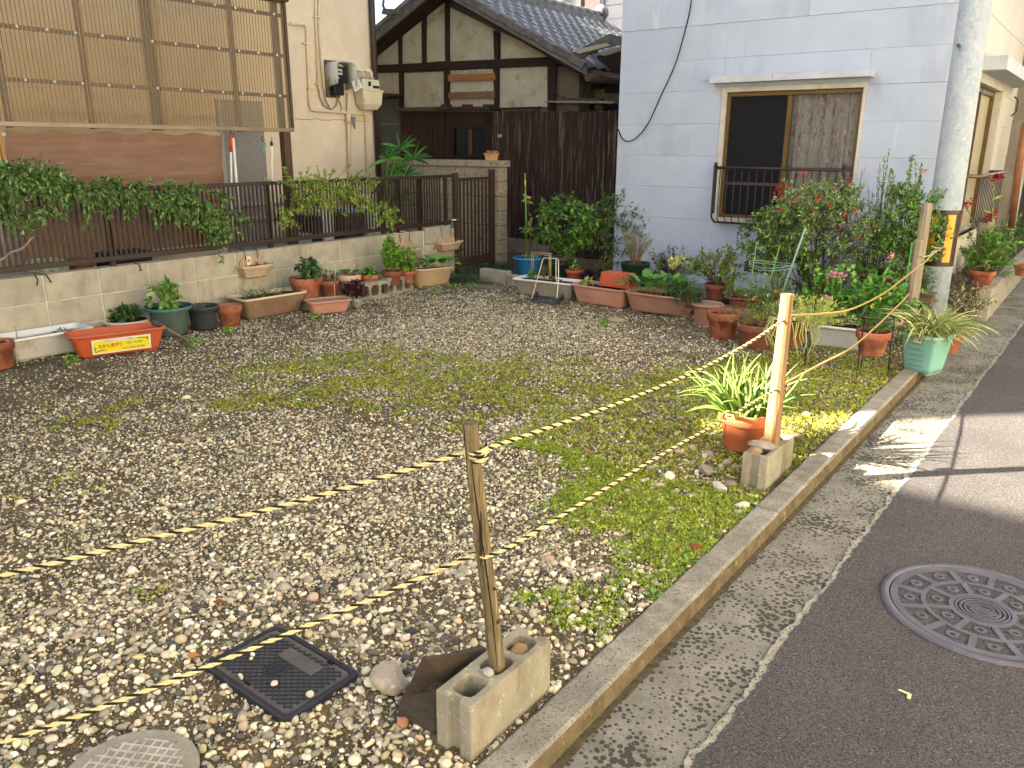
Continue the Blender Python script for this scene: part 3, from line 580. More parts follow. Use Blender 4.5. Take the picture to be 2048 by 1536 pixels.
def log(name, label, p0, p1, r0, r1, m, n=14, crack=True, cat='post', kn=()):
    t = thing(name, label, cat, p0); b = MB(); p0 = Vector(p0); p1 = Vector(p1); loops = []
    rnd_ = random.Random(hash(label) % 1000 if False else len(label)); K = 18; d = (p1-p0).normalized(); a = d.orthogonal().normalized(); e = d.cross(a); ph = [rnd_.uniform(-.05,.05) for _ in range(n)]
    ck = 0
    for i in range(K+1):
        s_ = i/K; c = p0.lerp(p1, s_)+a*math.sin(s_*7)*r0*.06; r = r0+(r1-r0)*s_; lp_ = []
        for k in range(n):
            q = 2*math.pi*k/n; rr = r*(1+ph[k]+.03*math.sin(s_*11+k*2.1))
            lp_.append(c+(a*math.cos(q)+e*math.sin(q))*rr)
        loops.append(lp_)
    b.loft(loops, cap1=True); b.build('trunk', m, t)
    if crack:
        vd = Vector((p0.x,p0.y,0)).normalized()*-1; side = d.cross(vd).normalized(); b = MB(); pts = []
        for i in range(15):
            s_ = .02+.96*i/14; c = p0.lerp(p1, s_); r = r0+(r1-r0)*s_; pts.append(c+(vd+side*(.18*math.sin(s_*5)-.05)).normalized()*r*.955+a*math.sin(s_*7)*r0*.06)
        b.tube(pts, [.0012+.002*math.sin(math.pi*i/14) for i in range(15)], 5); b.build('crack', M('dark_crack', '#1d160e', rough=1), t)
    for (s_, ang, kr) in kn:
        c = p0.lerp(p1, s_); r = r0+(r1-r0)*s_; vd = Vector((p0.x,p0.y,0)).normalized()*-1; vd = Matrix.Rotation(ang,3,'Z')@vd; b = MB()
        b.lathe([(kr,-.004),(kr*.8,.004),(kr*.3,.006),(.0005,.002)], 10, (0,0,0), cap0=False); q = Vector((0,0,1)).rotation_difference(vd).to_matrix()
        b.v = [tuple(c+vd*r*.97+q@Vector(v)) for v in b.v]; b.build('knot', M('wood_knot', '#4a3922', '#33260f', sc=60, rough=.9), t)
    return t
pA0 = px_(990,1297,-1.215); pA1 = px_(939,845,-1.25)
log('wooden_post', 'leaning weathered round post with a long crack, standing in the foreground block', pA0-(pA1-pA0).normalized()*.12, pA1, .0235, .0205, WOOD1, kn=((.27,.9,.008),(.4,.9,.006)))
pB0 = Vector((-1.205,3.84,.0)); pB1 = px_(1575,588,-1.2)
t = thing('timber_post', 'pale squared timber post lit by the sun, standing in a concrete block', 'post', pB0)
b = MB(); d = pB1-pB0; lo = []
R45 = math.radians(28)
for s_ in (0,.3,.45,.97,1.0):
    c = pB0+d*s_; w = .031 if s_ < .4 else .028
    if s_ >= .97: w = .024
    lo.append([c+Vector((math.cos(R45+q)*w*1.25, math.sin(R45+q)*w*1.25, 0)) for q in (math.radians(x) for x in (15,75,105,165,195,255,285,345))])
b.loft(lo, sm=False, cap1=True); b.build('timber', WOOD2, t)
b = MB(); vd = Vector((.25,-1,0)).normalized()
b.tube([pB0+d*s_+vd*.0335+Vector((.012,0,0)) for s_ in (.1,.3,.5,.7,.93)], .0014, 5); b.build('crack', M('timber_crack', '#6e4e33', rough=1), t)
# two rocks on block 2, rocks on block 1
def rock(name, label, c, s, col, cat='rock', seed=0, sub=2, flat=(1,1,1), rz=0, m=None):
    r = np.random.default_rng(seed); (A,), Fc = proto_rocks(sub, 1, .03, r, 9); A = A*np.array(flat)*s; A *= 1+.04*r.normal(0,1,(len(A),1)); ro = np.array(Matrix.Rotation(rz,3,'Z')); A = A@ro.T
    return tag(npmesh(name, A+np.array(c), Fc, m or M('rock_'+col, col, tuple(x*.72 for x in lin(col)), sc=16, rough=.95, bump=.7, bsc=120, spots=(40,.6,.1,tuple(min(1,x*1.25) for x in lin(col)),'n')), smooth=False), label, cat)
rock('rock', 'flat grey broken stone lying on the block at the foot of the pale timber post', (-1.205,3.72,.19), .06, '#9d9384', seed=3, flat=(1.2,.7,.35), rz=.3)
rock('rock', 'small rounded stone under the flat stone on the second block', (-1.235,3.69,.165), .036, '#a89474', seed=4, flat=(1,1,.8))
rock('rock', 'pale mottled stone wedging the leaning post in its block', (-1.205,1.52,.168), .021, '#aaa99c', seed=5, flat=(1.1,1,.7))
rock('rock', 'rough brown stone filling the far cell of the foreground block', (-1.215,1.685,.143), .034, '#94795a', seed=6)
rock('rock', 'large round whitish stone between the black lid and the slate', (-1.555,1.475,.02), .066, '#b5aa95', seed=8, flat=(1,1,.62))
rock('rock', 'long white angular stone in front of the second block', gp(1440,975,.012), .052, '#cfc5b2', seed=12, flat=(1.25,.55,.5), rz=-.6)
rock('rock', 'grey lump of stone beside the second block and the aloe pot', gp(1412,938,.02), .045, '#9b9282', seed=13, flat=(1,.9,.7))
rock('rock', 'flat tan stone chip lying on bare soil in front of the pink trough', gp(1235,641,.01), .10, '#b3a07c', seed=14, flat=(1,.55,.25), rz=.2)
rock('brick_fragment', 'small reddish brick fragment on moss near the kerb', gp(1392,1092,.012), .022, '#8a5038', 'brick fragment', 15, flat=(1.5,.5,.5), rz=.3)
rock('rock', 'reddish stone chip in front of the leaning slate', gp(805,1443,.015), .018, '#b2805f', seed=16)
# slate leaning on block 1
SL = M('slate', '#4c3f30', '#3b3833', sc=9, stretch=(1,1,4), detail=8, rough=.8, bump=1., bsc=30, bstretch=(1,1,6), spots=(12,.64,.08,'#7a5d3d',(1,1,4)), spots2=(20,.58,.06,'#231f1a',(1,1,5)))
t = thing('slate_slab', 'dark jagged slate slab leaning against the foreground block', 'slate', (-1.36,1.46,0)); a0, a1 = gp(797,1432,-.03), gp(868,1462,-.03)
Q = [gp(797,1434,0), gp(872,1468,0), Vector((-1.287,1.50,.10)), Vector((-1.283,1.60,.15)), Vector((-1.30,1.615,.165)), px_(905,1308,-1.32), px_(850,1316,-1.35), px_(826,1365,-1.40), px_(806,1400,-1.43)]
b = MB(); nn = Vector((-.75,-.45,.45)).normalized()*.018; cp = sum(Q, Vector())/len(Q); rr_ = random.Random(3)
v = []
for i, q in enumerate(Q): v += [q+nn*.4, q-nn*.6]
n = len(Q); v += [cp+nn*.9, cp-nn]
b.add(v, [(2*i, 2*((i+1)%n), 2*n) for i in range(n)]+[(2*i+1, 2*n+1, 2*((i+1)%n)+1) for i in range(n)]+[(2*i, 2*i+1, 2*((i+1)%n)+1, 2*((i+1)%n)) for i in range(n)]); b.build('slab', SL, t)
# --- ropes
YEL = M('yellow_rope', '#d3c794', '#c2b47a', sc=120, rough=.7, bump=.3, bsc=400); BLK = M('black_rope', '#211d1a', '#15110f', sc=100, rough=.75, bump=.3, bsc=400)
YEL2 = M('faded_rope', '#c2a76a', '#a98d54', sc=120, rough=.8, bump=.3, bsc=400); BLK2 = M('faded_black_rope', '#7a6034', '#54401f', sc=100, rough=.85)
def catmull(P, step):
    P = [Vector(p) for p in P]; P = [P[0]*2-P[1]]+P+[P[-1]*2-P[-2]]; out = []
    for i in range(1, len(P)-2):
        a, b_, c, d = P[i-1:i+3]; n = max(2, int((c-b_).length/step))
        for k in range(n):
            t = k/n; out.append(.5*((2*b_)+(c-a)*t+(2*a-5*b_+4*c-d)*t*t+(3*b_-a-3*c+d)*t**3))
    out.append(P[-2]); return out
def rope(parent, P, r=.0052, pitch=.052, name='rope', mats=(YEL, YEL, BLK), step=.0055, rs=.62):
    pts = catmull(P, step); up = Vector((0,0,1)); s = 0; fr = []; prev = None
    for i, p in enumerate(pts):
        d = (pts[min(i+1,len(pts)-1)]-pts[max(i-1,0)]).normalized()
        a = d.cross(up).normalized() if prev is None else (prev-d*prev.dot(d)).normalized()
        prev = a; fr.append((p, a, d.cross(a), s)); s += (pts[min(i+1,len(pts)-1)]-p).length
    for k, m in enumerate(mats):
        b = MB(); ph = 2*math.pi*k/3
        b.tube([p+(a*math.cos(ph+2*math.pi*s_/pitch)+e*math.sin(ph+2*math.pi*s_/pitch))*r*rs for p, a, e, s_ in fr], r*.66, 6, caps=True); b.build(name+'_strand' if name == 'rope' else name, m, parent)
def helix(c, d, r, turns, rise, a0=0, n=16):
    d = Vector(d).normalized(); a = d.orthogonal().normalized(); e = d.cross(a)
    return [Vector(c)+(a*math.cos(a0+2*math.pi*turns*i/(n*turns))+e*math.sin(a0+2*math.pi*turns*i/(n*turns)))*r+d*rise*(i/(n*turns)-.5) for i in range(int(n*turns)+1)]
kA = px_(952,903,-1.245); kB = px_(977,1108,-1.225); kC = px_(1574,634,-1.2); kD = px_(1560,773,-1.2)
dA = (pA1-pA0).normalized()
L1 = gp(0,1152,.60); L2 = gp(0,1487,.24)
eU = L1+(L1-kA)*.9+Vector((0,0,.03)); eL = L2+(L2-kB)*.9+Vector((0,0,.05))
sd = Vector((-.78,-.62,0)).normalized()*.03
up_rope = thing('striped_rope', 'upper yellow and black twisted barrier rope strung between the posts', 'rope', kA)
def X1(y, a, b_): return a.x+(b_.x-a.x)*(y-a.y)/(b_.y-a.y)
def mid(px, py, X): return px_(px, py, X)
rope(up_rope, [eU, L1, mid(270,1090,(L1.x*.6+kA.x*.4)) if False else gp(272,1084,.645), gp(600,1002,.715), kA+sd*.9+Vector((0,0,-.002))])
rope(up_rope, [kA+Vector((.02,.02,.006)), px_(1060,868,-1.235), px_(1240,805,-1.225), px_(1400,738,-1.215), px_(1500,685,-1.208), kC-Vector((.0,.036,.004))])
rope(up_rope, [kC+Vector((.0,.034,.002)), px_(1640,628,-1.19), px_(1700,619,-1.19), px_(1765,588,-1.2), px_(1808,556,-1.2), px_(1838,532,-1.21)], mats=(YEL2,YEL2,BLK2), pitch=.022)
low_rope = thing('striped_rope', 'lower yellow and black twisted barrier rope, tied with green wire to the leaning post', 'rope', kB)
rope(low_rope, [eL, L2, gp(200,1416,.285), gp(410,1335,.33), gp(700,1216,.40), kB+Vector((-.024,-.012,0)), kB+Vector((.0,-.03,.004)), kB+Vector((.022,.012,.006)), px_(1060,1070,-1.205), px_(1190,990,-1.20), px_(1330,905,-1.20), px_(1450,838,-1.2), kD-Vector((0,.036,0))])
rope(low_rope, [kD+Vector((0,.034,.002)), px_(1640,729,-1.2), px_(1700,697,-1.2), px_(1752,653,-1.2), px_(1800,607,-1.19), px_(1818,588,-1.2)], mats=(YEL2,YEL2,BLK2), pitch=.022)
# knots
for z_, tr, a0 in ((.011,1.05,.4),(.0,1.1,2.2),(-.012,1.05,3.6)):
    rope(up_rope, helix(kA+dA*z_, dA+Vector((.12,-.1,0)), .0275, tr, .004, a0), name='knot')
rope(up_rope, [kA+Vector((.012,-.026,-.008)), kA+Vector((.028,-.008,.0)), kA+Vector((.024,.015,.01))], name='knot')
for c, tl_ in ((kC, .012), (kC-Vector((0,0,.012)), -.01), (kD, .01), (kD-Vector((0,0,.013)), -.008)):
    par = up_rope if (c-kC).length < .05 else low_rope
    rope(par, helix(c, Vector((tl_*8,0,1)), .0365, 1.05, .006, .5), name='knot', mats=(YEL2,YEL2,BLK2), pitch=.03)
tw = MB(); tw.tube(helix(kB+dA*.004, dA+Vector((.3,.1,0)), .0255, 2, .012, 0), .0013, 5); tw.tube([kB+Vector((-.02,-.02,.004)), kB+Vector((-.03,-.03,.018)), kB+Vector((-.034,-.03,.03))], .0011, 5); tw.tube([kB+Vector((.0,-.028,-.006)), kB+Vector((.006,-.034,-.016))], .0011, 5)
tw.build('tie_wire', M('green_wire', '#4f6a55', rough=.5), low_rope)
# rope on between the far stakes
pole_c = Vector((-1.25, 8.3, 0))
sA, sB = px_(1838,532,-1.22), px_(1852,512,-1.25)
far_rope = thing('striped_rope', 'thin yellow and black rope end tied round the far grey stakes and the utility pole', 'rope', sA)
rope(far_rope, [sA, px_(1850,524,-1.21), px_(1863,510,-1.21), px_(1878,500,-1.2), px_(1888,492,-1.2)], r=.005, pitch=.03)
rope(far_rope, [px_(1838,512,-1.24), px_(1846,513,-1.2), px_(1858,511,-1.2), px_(1866,503,-1.19), px_(1880,500,-1.19)], r=.0045, pitch=.03)
rope(far_rope, [px_(1863,492,-1.2), px_(1872,496,-1.19), px_(1886,496,-1.19)], r=.0045, pitch=.03)
# far stakes
def stake(name, label, x, ytop, X_, wpx, m, cat='post'):
    p = px_(x, ytop, X_); w = wpx*proj(p)[2]/FPX/2; t = thing(name, label, cat, (p.x,p.y,0)); b = MB(); lo = []
    for z in (0,.3,p.z-.01,p.z): 
        ww = w*(1 if z < p.z-.005 else .9); lo.append([Vector((p.x+math.cos(q)*ww*1.3, p.y+math.sin(q)*ww*1.3, z)) for q in (math.radians(a) for a in (20,70,110,160,200,250,290,340))])
    b.loft(lo, sm=False, cap1=True); b.build('timber', m, t); return t, p, w
stake('timber_post', 'tall grey squared stake beside the striped utility pole', 1855, 406, -1.26, 16, WOOD3)
t, p, w = stake('timber_post', 'shorter grey split stake tied with rope behind the variegated spider plant', 1839, 479, -1.25, 14, WOOD3)
b = MB(); b.tube([Vector((p.x-.05,p.y-.05,0)), Vector((p.x-.042,p.y-.05,p.z-.02))], .006, 6); tag(b.build('garden_stake', M('green_stake', '#3f8a3a', rough=.5)), 'thin green plastic garden stake against the shorter grey stake', 'garden stake')
# ================================================================== UTILITY POLE
POLE = M('lichen_concrete', '#8c98a3', '#9ba4a9', sc=9, rough=.85, bump=.3, bsc=90, spots=(34,.53,.07,'#a5a8a2',(1,1,.6)), spots2=(26,.60,.05,'#8c8b84',(1,1,.6)))
up = thing('utility_pole', 'mottled grey utility pole with black and yellow hazard bands at the blue house corner', 'utility pole', pole_c)
b = MB(); tz = Vector((-.06,0,0)); b.tube([pole_c+Vector((0,0,-.05)), pole_c+Vector((-.006,0,.9)), pole_c+Vector((-.05,0,7.5))], [.134,.131,.108], 40, caps=True); b.build('shaft', POLE, up)
zb0, zb1 = py_(1885,420,8.2).z, py_(1870,532,8.2).z
b = MB(); b.tube([pole_c+Vector((-.006,0,zb1)), pole_c+Vector((-.006,0,zb0))], .1345, 40, caps=False); b.build('hazard_band', M('hazard_black', '#2b2019', rough=.45, spec=.5), up)
import itertools
cam_a = math.atan2(-pole_c.y, -pole_c.x)
b = MB(); HZ = M('hazard_yellow', '#e8980f', rough=.4, spec=.5)
for a in (-.62, .52, 1.65, 2.8, -1.75):
    for s_ in (0,):
        v = []; n = 6; hw = .26
        for zz in (zb1+.04, zb0-.04):
            for i in range(n+1):
                q = cam_a+a-hw+2*hw*i/n; v.append(pole_c+Vector((-.006+math.cos(q)*.1365, math.sin(q)*.1365, zz)))
        b = MB(); b.add(v, [(i,i+1,n+2+i,n+1+i) for i in range(n)], 0, True); b.build('yellow_stripe', HZ, up)
b = MB(); q = py_(1917,90,8.17); dd = (Vector((q.x,q.y,0))-pole_c); b.tube([q-Vector((0,-.04,0)), q+Vector((0,-.03,-.005))], .014, 10); b.build('step_bolt', M('bolt', '#4c453c', rough=.8), up)
# cut tree trunk with ring stubs near the pole (in front of side window)
TR = M('tree_bark', '#8b8174', '#6d6356', sc=14, stretch=(1,1,.4), detail=8, rough=.95, bump=1., bsc=50, bstretch=(1,1,.4))
a = gp(1948,592,.1); tt = thing('cut_tree_trunk', 'grey pruned tree trunk sawn flat on top beside the street', 'tree', a)
b = MB(); top = py_(1967,446,a.y); b.tube([a-Vector((0,0,.1)), a+(top-a)*.3+Vector((-.02,0,0)), a+(top-a)*.6+Vector((.01,0,0)), top], [.062,.055,.052,.056], 14); b.build('trunk', TR, tt)
b = MB(); b.lathe([(.05,.0),(.001,.003)], 14, top, cap0=False); b.build('saw_cut', M('cut_wood', '#c2b393', '#a8987a', sc=40), tt)
for s_, dx, dz in ((.25,.09,.02),(.5,.10,.05),(.62,-.06,.04),(.72,.11,.03),(.4,-.05,.03)):
    c = a+(top-a)*s_; b = MB(); b.tube([c, c+Vector((dx,-.03,dz))], [.014,.009], 7); b.build('branch_stub', TR, tt)
b = MB(); q0 = gp(1950,530,.5); q0 = py_(1945,535,9.3); q1 = py_(1978,530,9.1); b.tube([q0,q1], [.012,.010], 7); b.build('branch_stub', TR, tt)
# ================================================================== BLOCK WALL AND SLAT FENCE ON THE LEFT
BLW = M('wall_block', '#a29b86', '#b3ac97', sc=7, rough=.95, bump=.5, bsc=170, rnd=.07, spots=(4.5,.55,.2,'#87806b',(1,1,.45)), spots2=(11,.62,.15,'#6e6855',(1,1,.3)))
MORT = M('mortar', '#d2ccb8', '#b9b29c', sc=20, rough=.95, bump=.5, bsc=160)
bw = thing('block_wall', 'low grey concrete block wall with pale mortar joints below the brown slat fence', 'wall', (XL-.06, 4, 0))
zt = .59; ch = .2247; YE = 7.42
mb = MB(); mb.box((XL-.118, -2.0, -.05), (XL-.006, YE, zt-.006)); mb.build('mortar_core', MORT, bw)
ytop = [px_(x,yy,XL).y for x,yy in ((85,550),(196,537),(296,526),(387,516),(470,505),(546,497),(616,490),(680,483),(741,476),(795,470),(849,464))]
sp = .449; y0j = ytop[0]; 
BX = {}
for row in range(3):
    z1 = zt-row*ch; z0 = z1-ch+.010; js = [y0j+sp*k for k in range(-9, 12)]
    for k in range(len(js)-1):
        a, b_ = js[k]+.006, min(js[k+1]-.006, YE)
        if a >= YE-.05: continue
        j = random.uniform(-.0025, .0025); mb = MB(); mb.box((XL-.12, a, max(z0,-.04)), (XL+j, b_, z1)); mb.build('block', BLW, bw, .004)
ew = thing('end_pier', 'short taller block pier ending the wall beside the brown gate', 'wall', (XL-.06, 7.75, 0))
for k in range(4):
    mb = MB(); z1 = .62-k*.205; mb.box((XL-.13, YE+.012, max(z1-.197,-.05)), (XL-.004, 8.02, z1)); mb.build('block', BLW, ew, .004)
FB = M('fence_brown', '#36271d', '#2d2018', sc=5, rough=.5, spec=.4, rnd=.05)
fence = thing('slat_fence', 'dark brown aluminium slat fence standing on the block wall', 'fence', (XL-.03, 4, zt))
XF = XL-.03; zb, ztp = .635, 1.25
boxo('top_rail', (XF-.022,-1.6,ztp-.035), (XF+.022,7.98,ztp), FB, fence, .004); boxo('bottom_rail', (XF-.018,-1.6,zb), (XF+.018,7.98,zb+.045), FB, fence, .004)
me = None; y = 1.9
mb = MB(); mb.box((-.006,-.0085,0), (.006,.0085,ztp-zb-.075)); o = mb.build('slat', FB, fence, loc=(XF, y, zb+.042)); me = o.data
while y < 7.75:
    y += .0468; link('slat', me, fence, loc=(XF, y, zb+.042))
for py in (-.4, 1.55, 3.52, 5.18, 7.05, 7.42, 7.9): boxo('fence_post', (XF-.055,py-.022,zt-.02), (XF-.02,py+.022,ztp-.01), FB, fence, .003)
# gate
gate = thing('metal_gate', 'dark brown barred metal gate between block wall and stone pillar', 'gate', (XL, 8.4, 0))
g0, g1 = 8.06, 8.72
GB = M('gate_brown', '#43322b', '#392a25', sc=5, rough=.45, spec=.5)
boxo('gate_post', (XL-.03,7.985,-.02), (XL+.03,8.045,1.27), GB, gate, .004); boxo('gate_post', (XL-.03,g1+.015,-.02), (XL+.035,g1+.085,1.30), GB, gate, .004)
boxo('gate_rail', (XL-.015,g0,1.17), (XL+.015,g1,1.205), GB, gate, .003); boxo('gate_rail', (XL-.015,g0,.06), (XL+.015,g1,.10), GB, gate, .003); boxo('kick_panel', (XL-.012,g0,.10), (XL-.004,g1,.18), GB, gate)
mb = MB(); mb.box((-.009,-.011,0),(.009,.011,.99)); o = mb.build('bar', GB, gate, loc=(XL,g0+.05,.18)); me = o.data
for k in range(1, 9): link('bar', me, gate, loc=(XL, g0+.05+k*.0765, .18))
mb = MB(); q = px_(908,440,XL+.05); mb.tube([Vector((XL,q.y,q.z)), Vector((XL+.05,q.y,q.z)), Vector((XL+.055,q.y+.07,q.z)), Vector((XL+.03,q.y+.1,q.z))], .011, 8); mb.box((XL+.012,q.y-.02,q.z-.1),(XL+.026,q.y+.02,q.z+.03)); mb.build('gate_handle', M('chrome', '#c9ccd0', rough=.25, metal=.9), gate)
# granite-look block wall with coping, running left from the gate
GR = M('split_block', '#b0a48a', '#94886e', sc=26, rough=1, bump=1.6, bsc=75, rnd=.05, spots=(60,.58,.08,'#c3b79c','n'), spots2=(30,.56,.1,'#575043','n'))
gw = thing('stone_block_wall', 'rough split-face block wall with coping behind the fan palm', 'wall', (-8, 8.95, 0))
YG = 8.86; mb = MB(); mb.box((-10.4, YG+.012, -.1), (-6.80, YG+.17, 1.32)); mb.build('mortar_core', M('dark_mortar', '#5b5345', rough=1), gw)
for r_ in range(7):
    z1 = 1.322-r_*.195; z0 = max(z1-.186, -.06)
    if z1 < 0: break
    xe = -6.785; off = 0
    x = xe; k = 0
    while x > -10.3:
        w = .385 if k or r_%2 == 0 else .385
        mb = MB(); mb.box((x-w, YG+random.uniform(-.004,.004), z0), (x, YG+.182, z1)); mb.build('block', GR, gw, .004); x -= w+.008; k += 1
boxo('coping', (-10.4, YG-.03, 1.327), (-6.755, YG+.21, 1.41), M('coping_stone', '#8f8672', '#a39a84', sc=18, rough=1, bump=1., bsc=110, spots=(40,.6,.1,'#c9bfa6','n'), spots2=(14,.55,.1,'#6c6453','n')), gw, .006)
# ================================================================== LEFT HOUSE
XH = -8.5
STU = M('cream_stucco', '#dccdb3', '#d3c2a5', sc=3, rough=.95, bump=.7, bsc=70, spots=(2.5,.6,.25,'#c0ad8e',(1,1,.3)), spots2=(60,.62,.1,'#e2d6c0','n'))
lh = thing('left_house', 'cream stuccoed house with pipes and meters on its wall, behind the slat fence', 'house', (-11, 3, 0))
YHE = 8.26
mb = MB(); mb.box((-15,-2.05,-.1),(XH,5.6,10.2)); mb.build('wall', STU, lh); mb = MB(); mb.box((-15,5.6,-.1),(XH,YHE,7.05)); mb.build('wall', STU, lh)
mb = MB(); mb.box((-15.3,-2.35,10.2),(XH+.0,5.75,10.3)); mb.build('roof', M('roof_sheet','#4a4542',rough=.8), lh)
mb = MB(); mb.box((-15.2,5.75,7.05),(XH+.0,YHE+.1,7.15)); mb.build('roof', M('roof_sheet','#4a4542',rough=.8), lh)
DP = M('downpipe_brown', '#3f322b', '#352a24', sc=5, rough=.45); mb = MB(); mb.tube([(XH+.05,px_(742,100,XH).y+.0,0),(XH+.05,px_(742,100,XH).y,6.8)], .042, 12); mb.build('downpipe', DP, lh)
mb = MB(); mb.box((XH-.05,YHE+.002,0),(XH+.004,YHE+.03,6.9)); mb.build('corner_trim', M('white_trim','#d6cdb8','#c6bca6',sc=4,rough=.6), lh)
PIPE = M('cream_pipe', '#d9c9aa', '#cdbb98', sc=6, rough=.5, bump=.1, bsc=40); xp = XH+.03
def P(x, y, dx=.03): return px_(x, y, XH+dx)
def pipe(pts, r, name='pipe', m=PIPE, par=lh): mb = MB(); mb.tube(pts, r, 10); return mb.build(name, m, par)
pipe([P(580,47), P(607,48), P(612,52), P(614,60), P(620,212), P(623,219), P(632,221), P(728,228), P(732,234), P(735,370)], .020, 'gas_pipe')
pipe([P(697,186,.05), P(697,240,.05), P(700,380,.05)], .022, 'gas_pipe')
pipe([P(632,-20), P(632,40), P(637,178)], .013, 'conduit'); pipe([P(638,-20), P(638,60), P(647,178)], .013, 'conduit')
WIRE = M('grey_cable', '#8d7d66', rough=.6)
pipe([P(637,176), P(640,195), P(648,212), P(662,220), P(672,212), P(676,196)], .009, 'cable', WIRE); pipe([P(647,176), P(651,200), P(664,224), P(678,227), P(684,217), P(680,205), P(673,193)], .009, 'cable', WIRE)
for x, y in ((611,87),(620,178),(635,168),(632,34),(733,350)):
    mb = MB(); c = P(x, y, .02); mb.box((c.x-.02,c.y-.045,c.z-.008),(c.x+.035,c.y+.045,c.z+.008)); mb.build('pipe_clamp', PIPE, lh)
# crack in the stucco
mb = MB(); rr_ = random.Random(5); pts = [P(590+i*7, 237+rr_.uniform(-1.6,1.6)+i*.25, .002) for i in range(22)]; mb.tube(pts, .0035, 4); mb.build('crack', M('stucco_crack', '#8f7c60', rough=1), lh)
# valve on the gas pipe
mb = MB(); c = P(697,238,.06); mb.tube([c+Vector((0,0,-.06)),c+Vector((0,0,.06))], .034, 10); mb.tube([c+Vector((.0,0,0)),c+Vector((.06,.03,0))], .018, 8); mb.build('valve', PIPE, lh)
mb = MB(); mb.tube([c+Vector((.06,.03,.03)),c+Vector((.06,.03,-.02)),c+Vector((.065,.04,-.13))], [.03,.026,.008], 10); mb.build('valve_lever', M('valve_grey','#6f7276',rough=.5), lh)
# electricity meter with white hood
em = thing('electricity_meter', 'black electricity meter under a rust-stained white hood on the cream wall', 'meter', P(672,160))
c0, c1 = P(647,122,0), P(690,196,0); ya, yb = c0.y+.03, P(688,150,0).y-.02; za, zb_ = P(672,122,0).z, P(672,196,0).z
boxo('back_board', (XH+.0, ya-.03, zb_), (XH+.02, yb-.08, za), M('meter_board','#5b4f40','#4b4034',sc=8,rough=.8), em, .012)
HD = M('hood_white', '#c9cbc6', '#b7b7ae', sc=4, rough=.45, spots=(7,.6,.08,'#8f5a25',(1.5,1.5,.4)))
mb = MB(); prof = []
hw = (yb-ya)/2+.015; yc = (ya+yb)/2; zt_, zl = za-.03, zb_+.10
for i in range(13):
    a = math.pi*i/12; prof.append((yc-hw*math.copysign(abs(math.cos(a))**.45, math.cos(a)), zt_-.11+.11*math.sin(a)**.5))
prof = [(yc-hw, zl+.02)]+prof+[(yc+hw, zl)]
def hoodloop(xx, cut): return [Vector((xx, y_, z_ if z_ > zl+.1 else z_+cut)) for y_, z_ in prof]
l0, l1 = hoodloop(XH+.015, 0), hoodloop(XH+.24, .045); n = len(l0)
mb.add(l0+l1, [(i,i+1,n+i+1,n+i) for i in range(n-1)], 0, True); o = mb.build('hood', HD, em); sol = o.modifiers.new('solid','SOLIDIFY'); sol.thickness = .012
MBK = M('meter_black', '#26282b', '#1f2023', sc=6, rough=.4); boxo('meter_body', (XH+.02, ya+.03, zl+.08), (XH+.15, yb-.045, zt_-.05), MBK, em, .01); boxo('terminal_cover', (XH+.02, ya+.03, zb_+.03), (XH+.11, yb-.09, zl+.078), MBK, em, .008)
q = boxo('display', (XH+.15, ya+.05, zt_-.15), (XH+.153, ya+.14, zt_-.08), M('lcd_pale', '#b9bcb2', rough=.3), em); boxo('digits', (XH+.1535, ya+.062, zt_-.125), (XH+.154, ya+.128, zt_-.107), MBK, em)
mb = MB(); mb.lathe([(.014,0),(.012,.006),(.001,.008)], 12, (0,0,0)); mb.v = [(XH+.15+z_, ya+.07+x_, zt_-.19+y_) for x_, y_, z_ in mb.v]; mb.build('push_button', M('white_plastic','#d9d9d2',rough=.4), em)
# gas meter
gm = thing('gas_meter', 'ivory gas meter with a white paper tag hanging beside the electricity meter', 'meter', P(725,190))
IV = M('ivory_metal', '#d8cfae', '#cbc19d', sc=5, rough=.5, spots=(9,.64,.1,'#a58e62','n')); a = P(706,205,0); b_ = P(746,205,0); yA, yB = a.y, b_.y; yc = (yA+yB)/2; zT = P(725,160,0).z; zM = P(725,183,0).z; zB = P(725,220,0).z
def ml_(y0,y1,x0,x1,z,r=.02): 
    L_, D_ = y1-y0, x1-x0; return rrect(D_, L_, r, 0, 4, lambda p: Vector(((x0+x1)/2+p.x, (y0+y1)/2+p.y, z)))
mb = MB(); mb.loft([ml_(yA+.07,yB-.07,XH+.06,XH+.16,zB), ml_(yA+.02,yB-.02,XH+.03,XH+.2,zB+.07), ml_(yA,yB,XH+.03,XH+.21,zM)], sm=False, cap1=True); mb.build('lower_case', IV, gm, .006)
mb = MB(); mb.loft([ml_(yA-.01,yB+.01,XH+.02,XH+.22,zM-.003), ml_(yA-.01,yB+.01,XH+.02,XH+.22,zM+.017)], sm=False, cap1=True); mb.build('flange', IV, gm, .003)
mb = MB(); mb.loft([ml_(yA+.02,yB-.02,XH+.04,XH+.18,zM+.018), ml_(yA+.03,yB-.03,XH+.05,XH+.17,zT)], sm=False, cap1=True); mb.build('upper_case', IV, gm, .01)
boxo('counter', (XH+.181, yc+.02, zM+.035), (XH+.186, yB-.05, zM+.07), MBK, gm); boxo('seal', (XH+.175, yc-.06, zM+.06), (XH+.183, yc-.01, zM+.12), MBK, gm, .004)
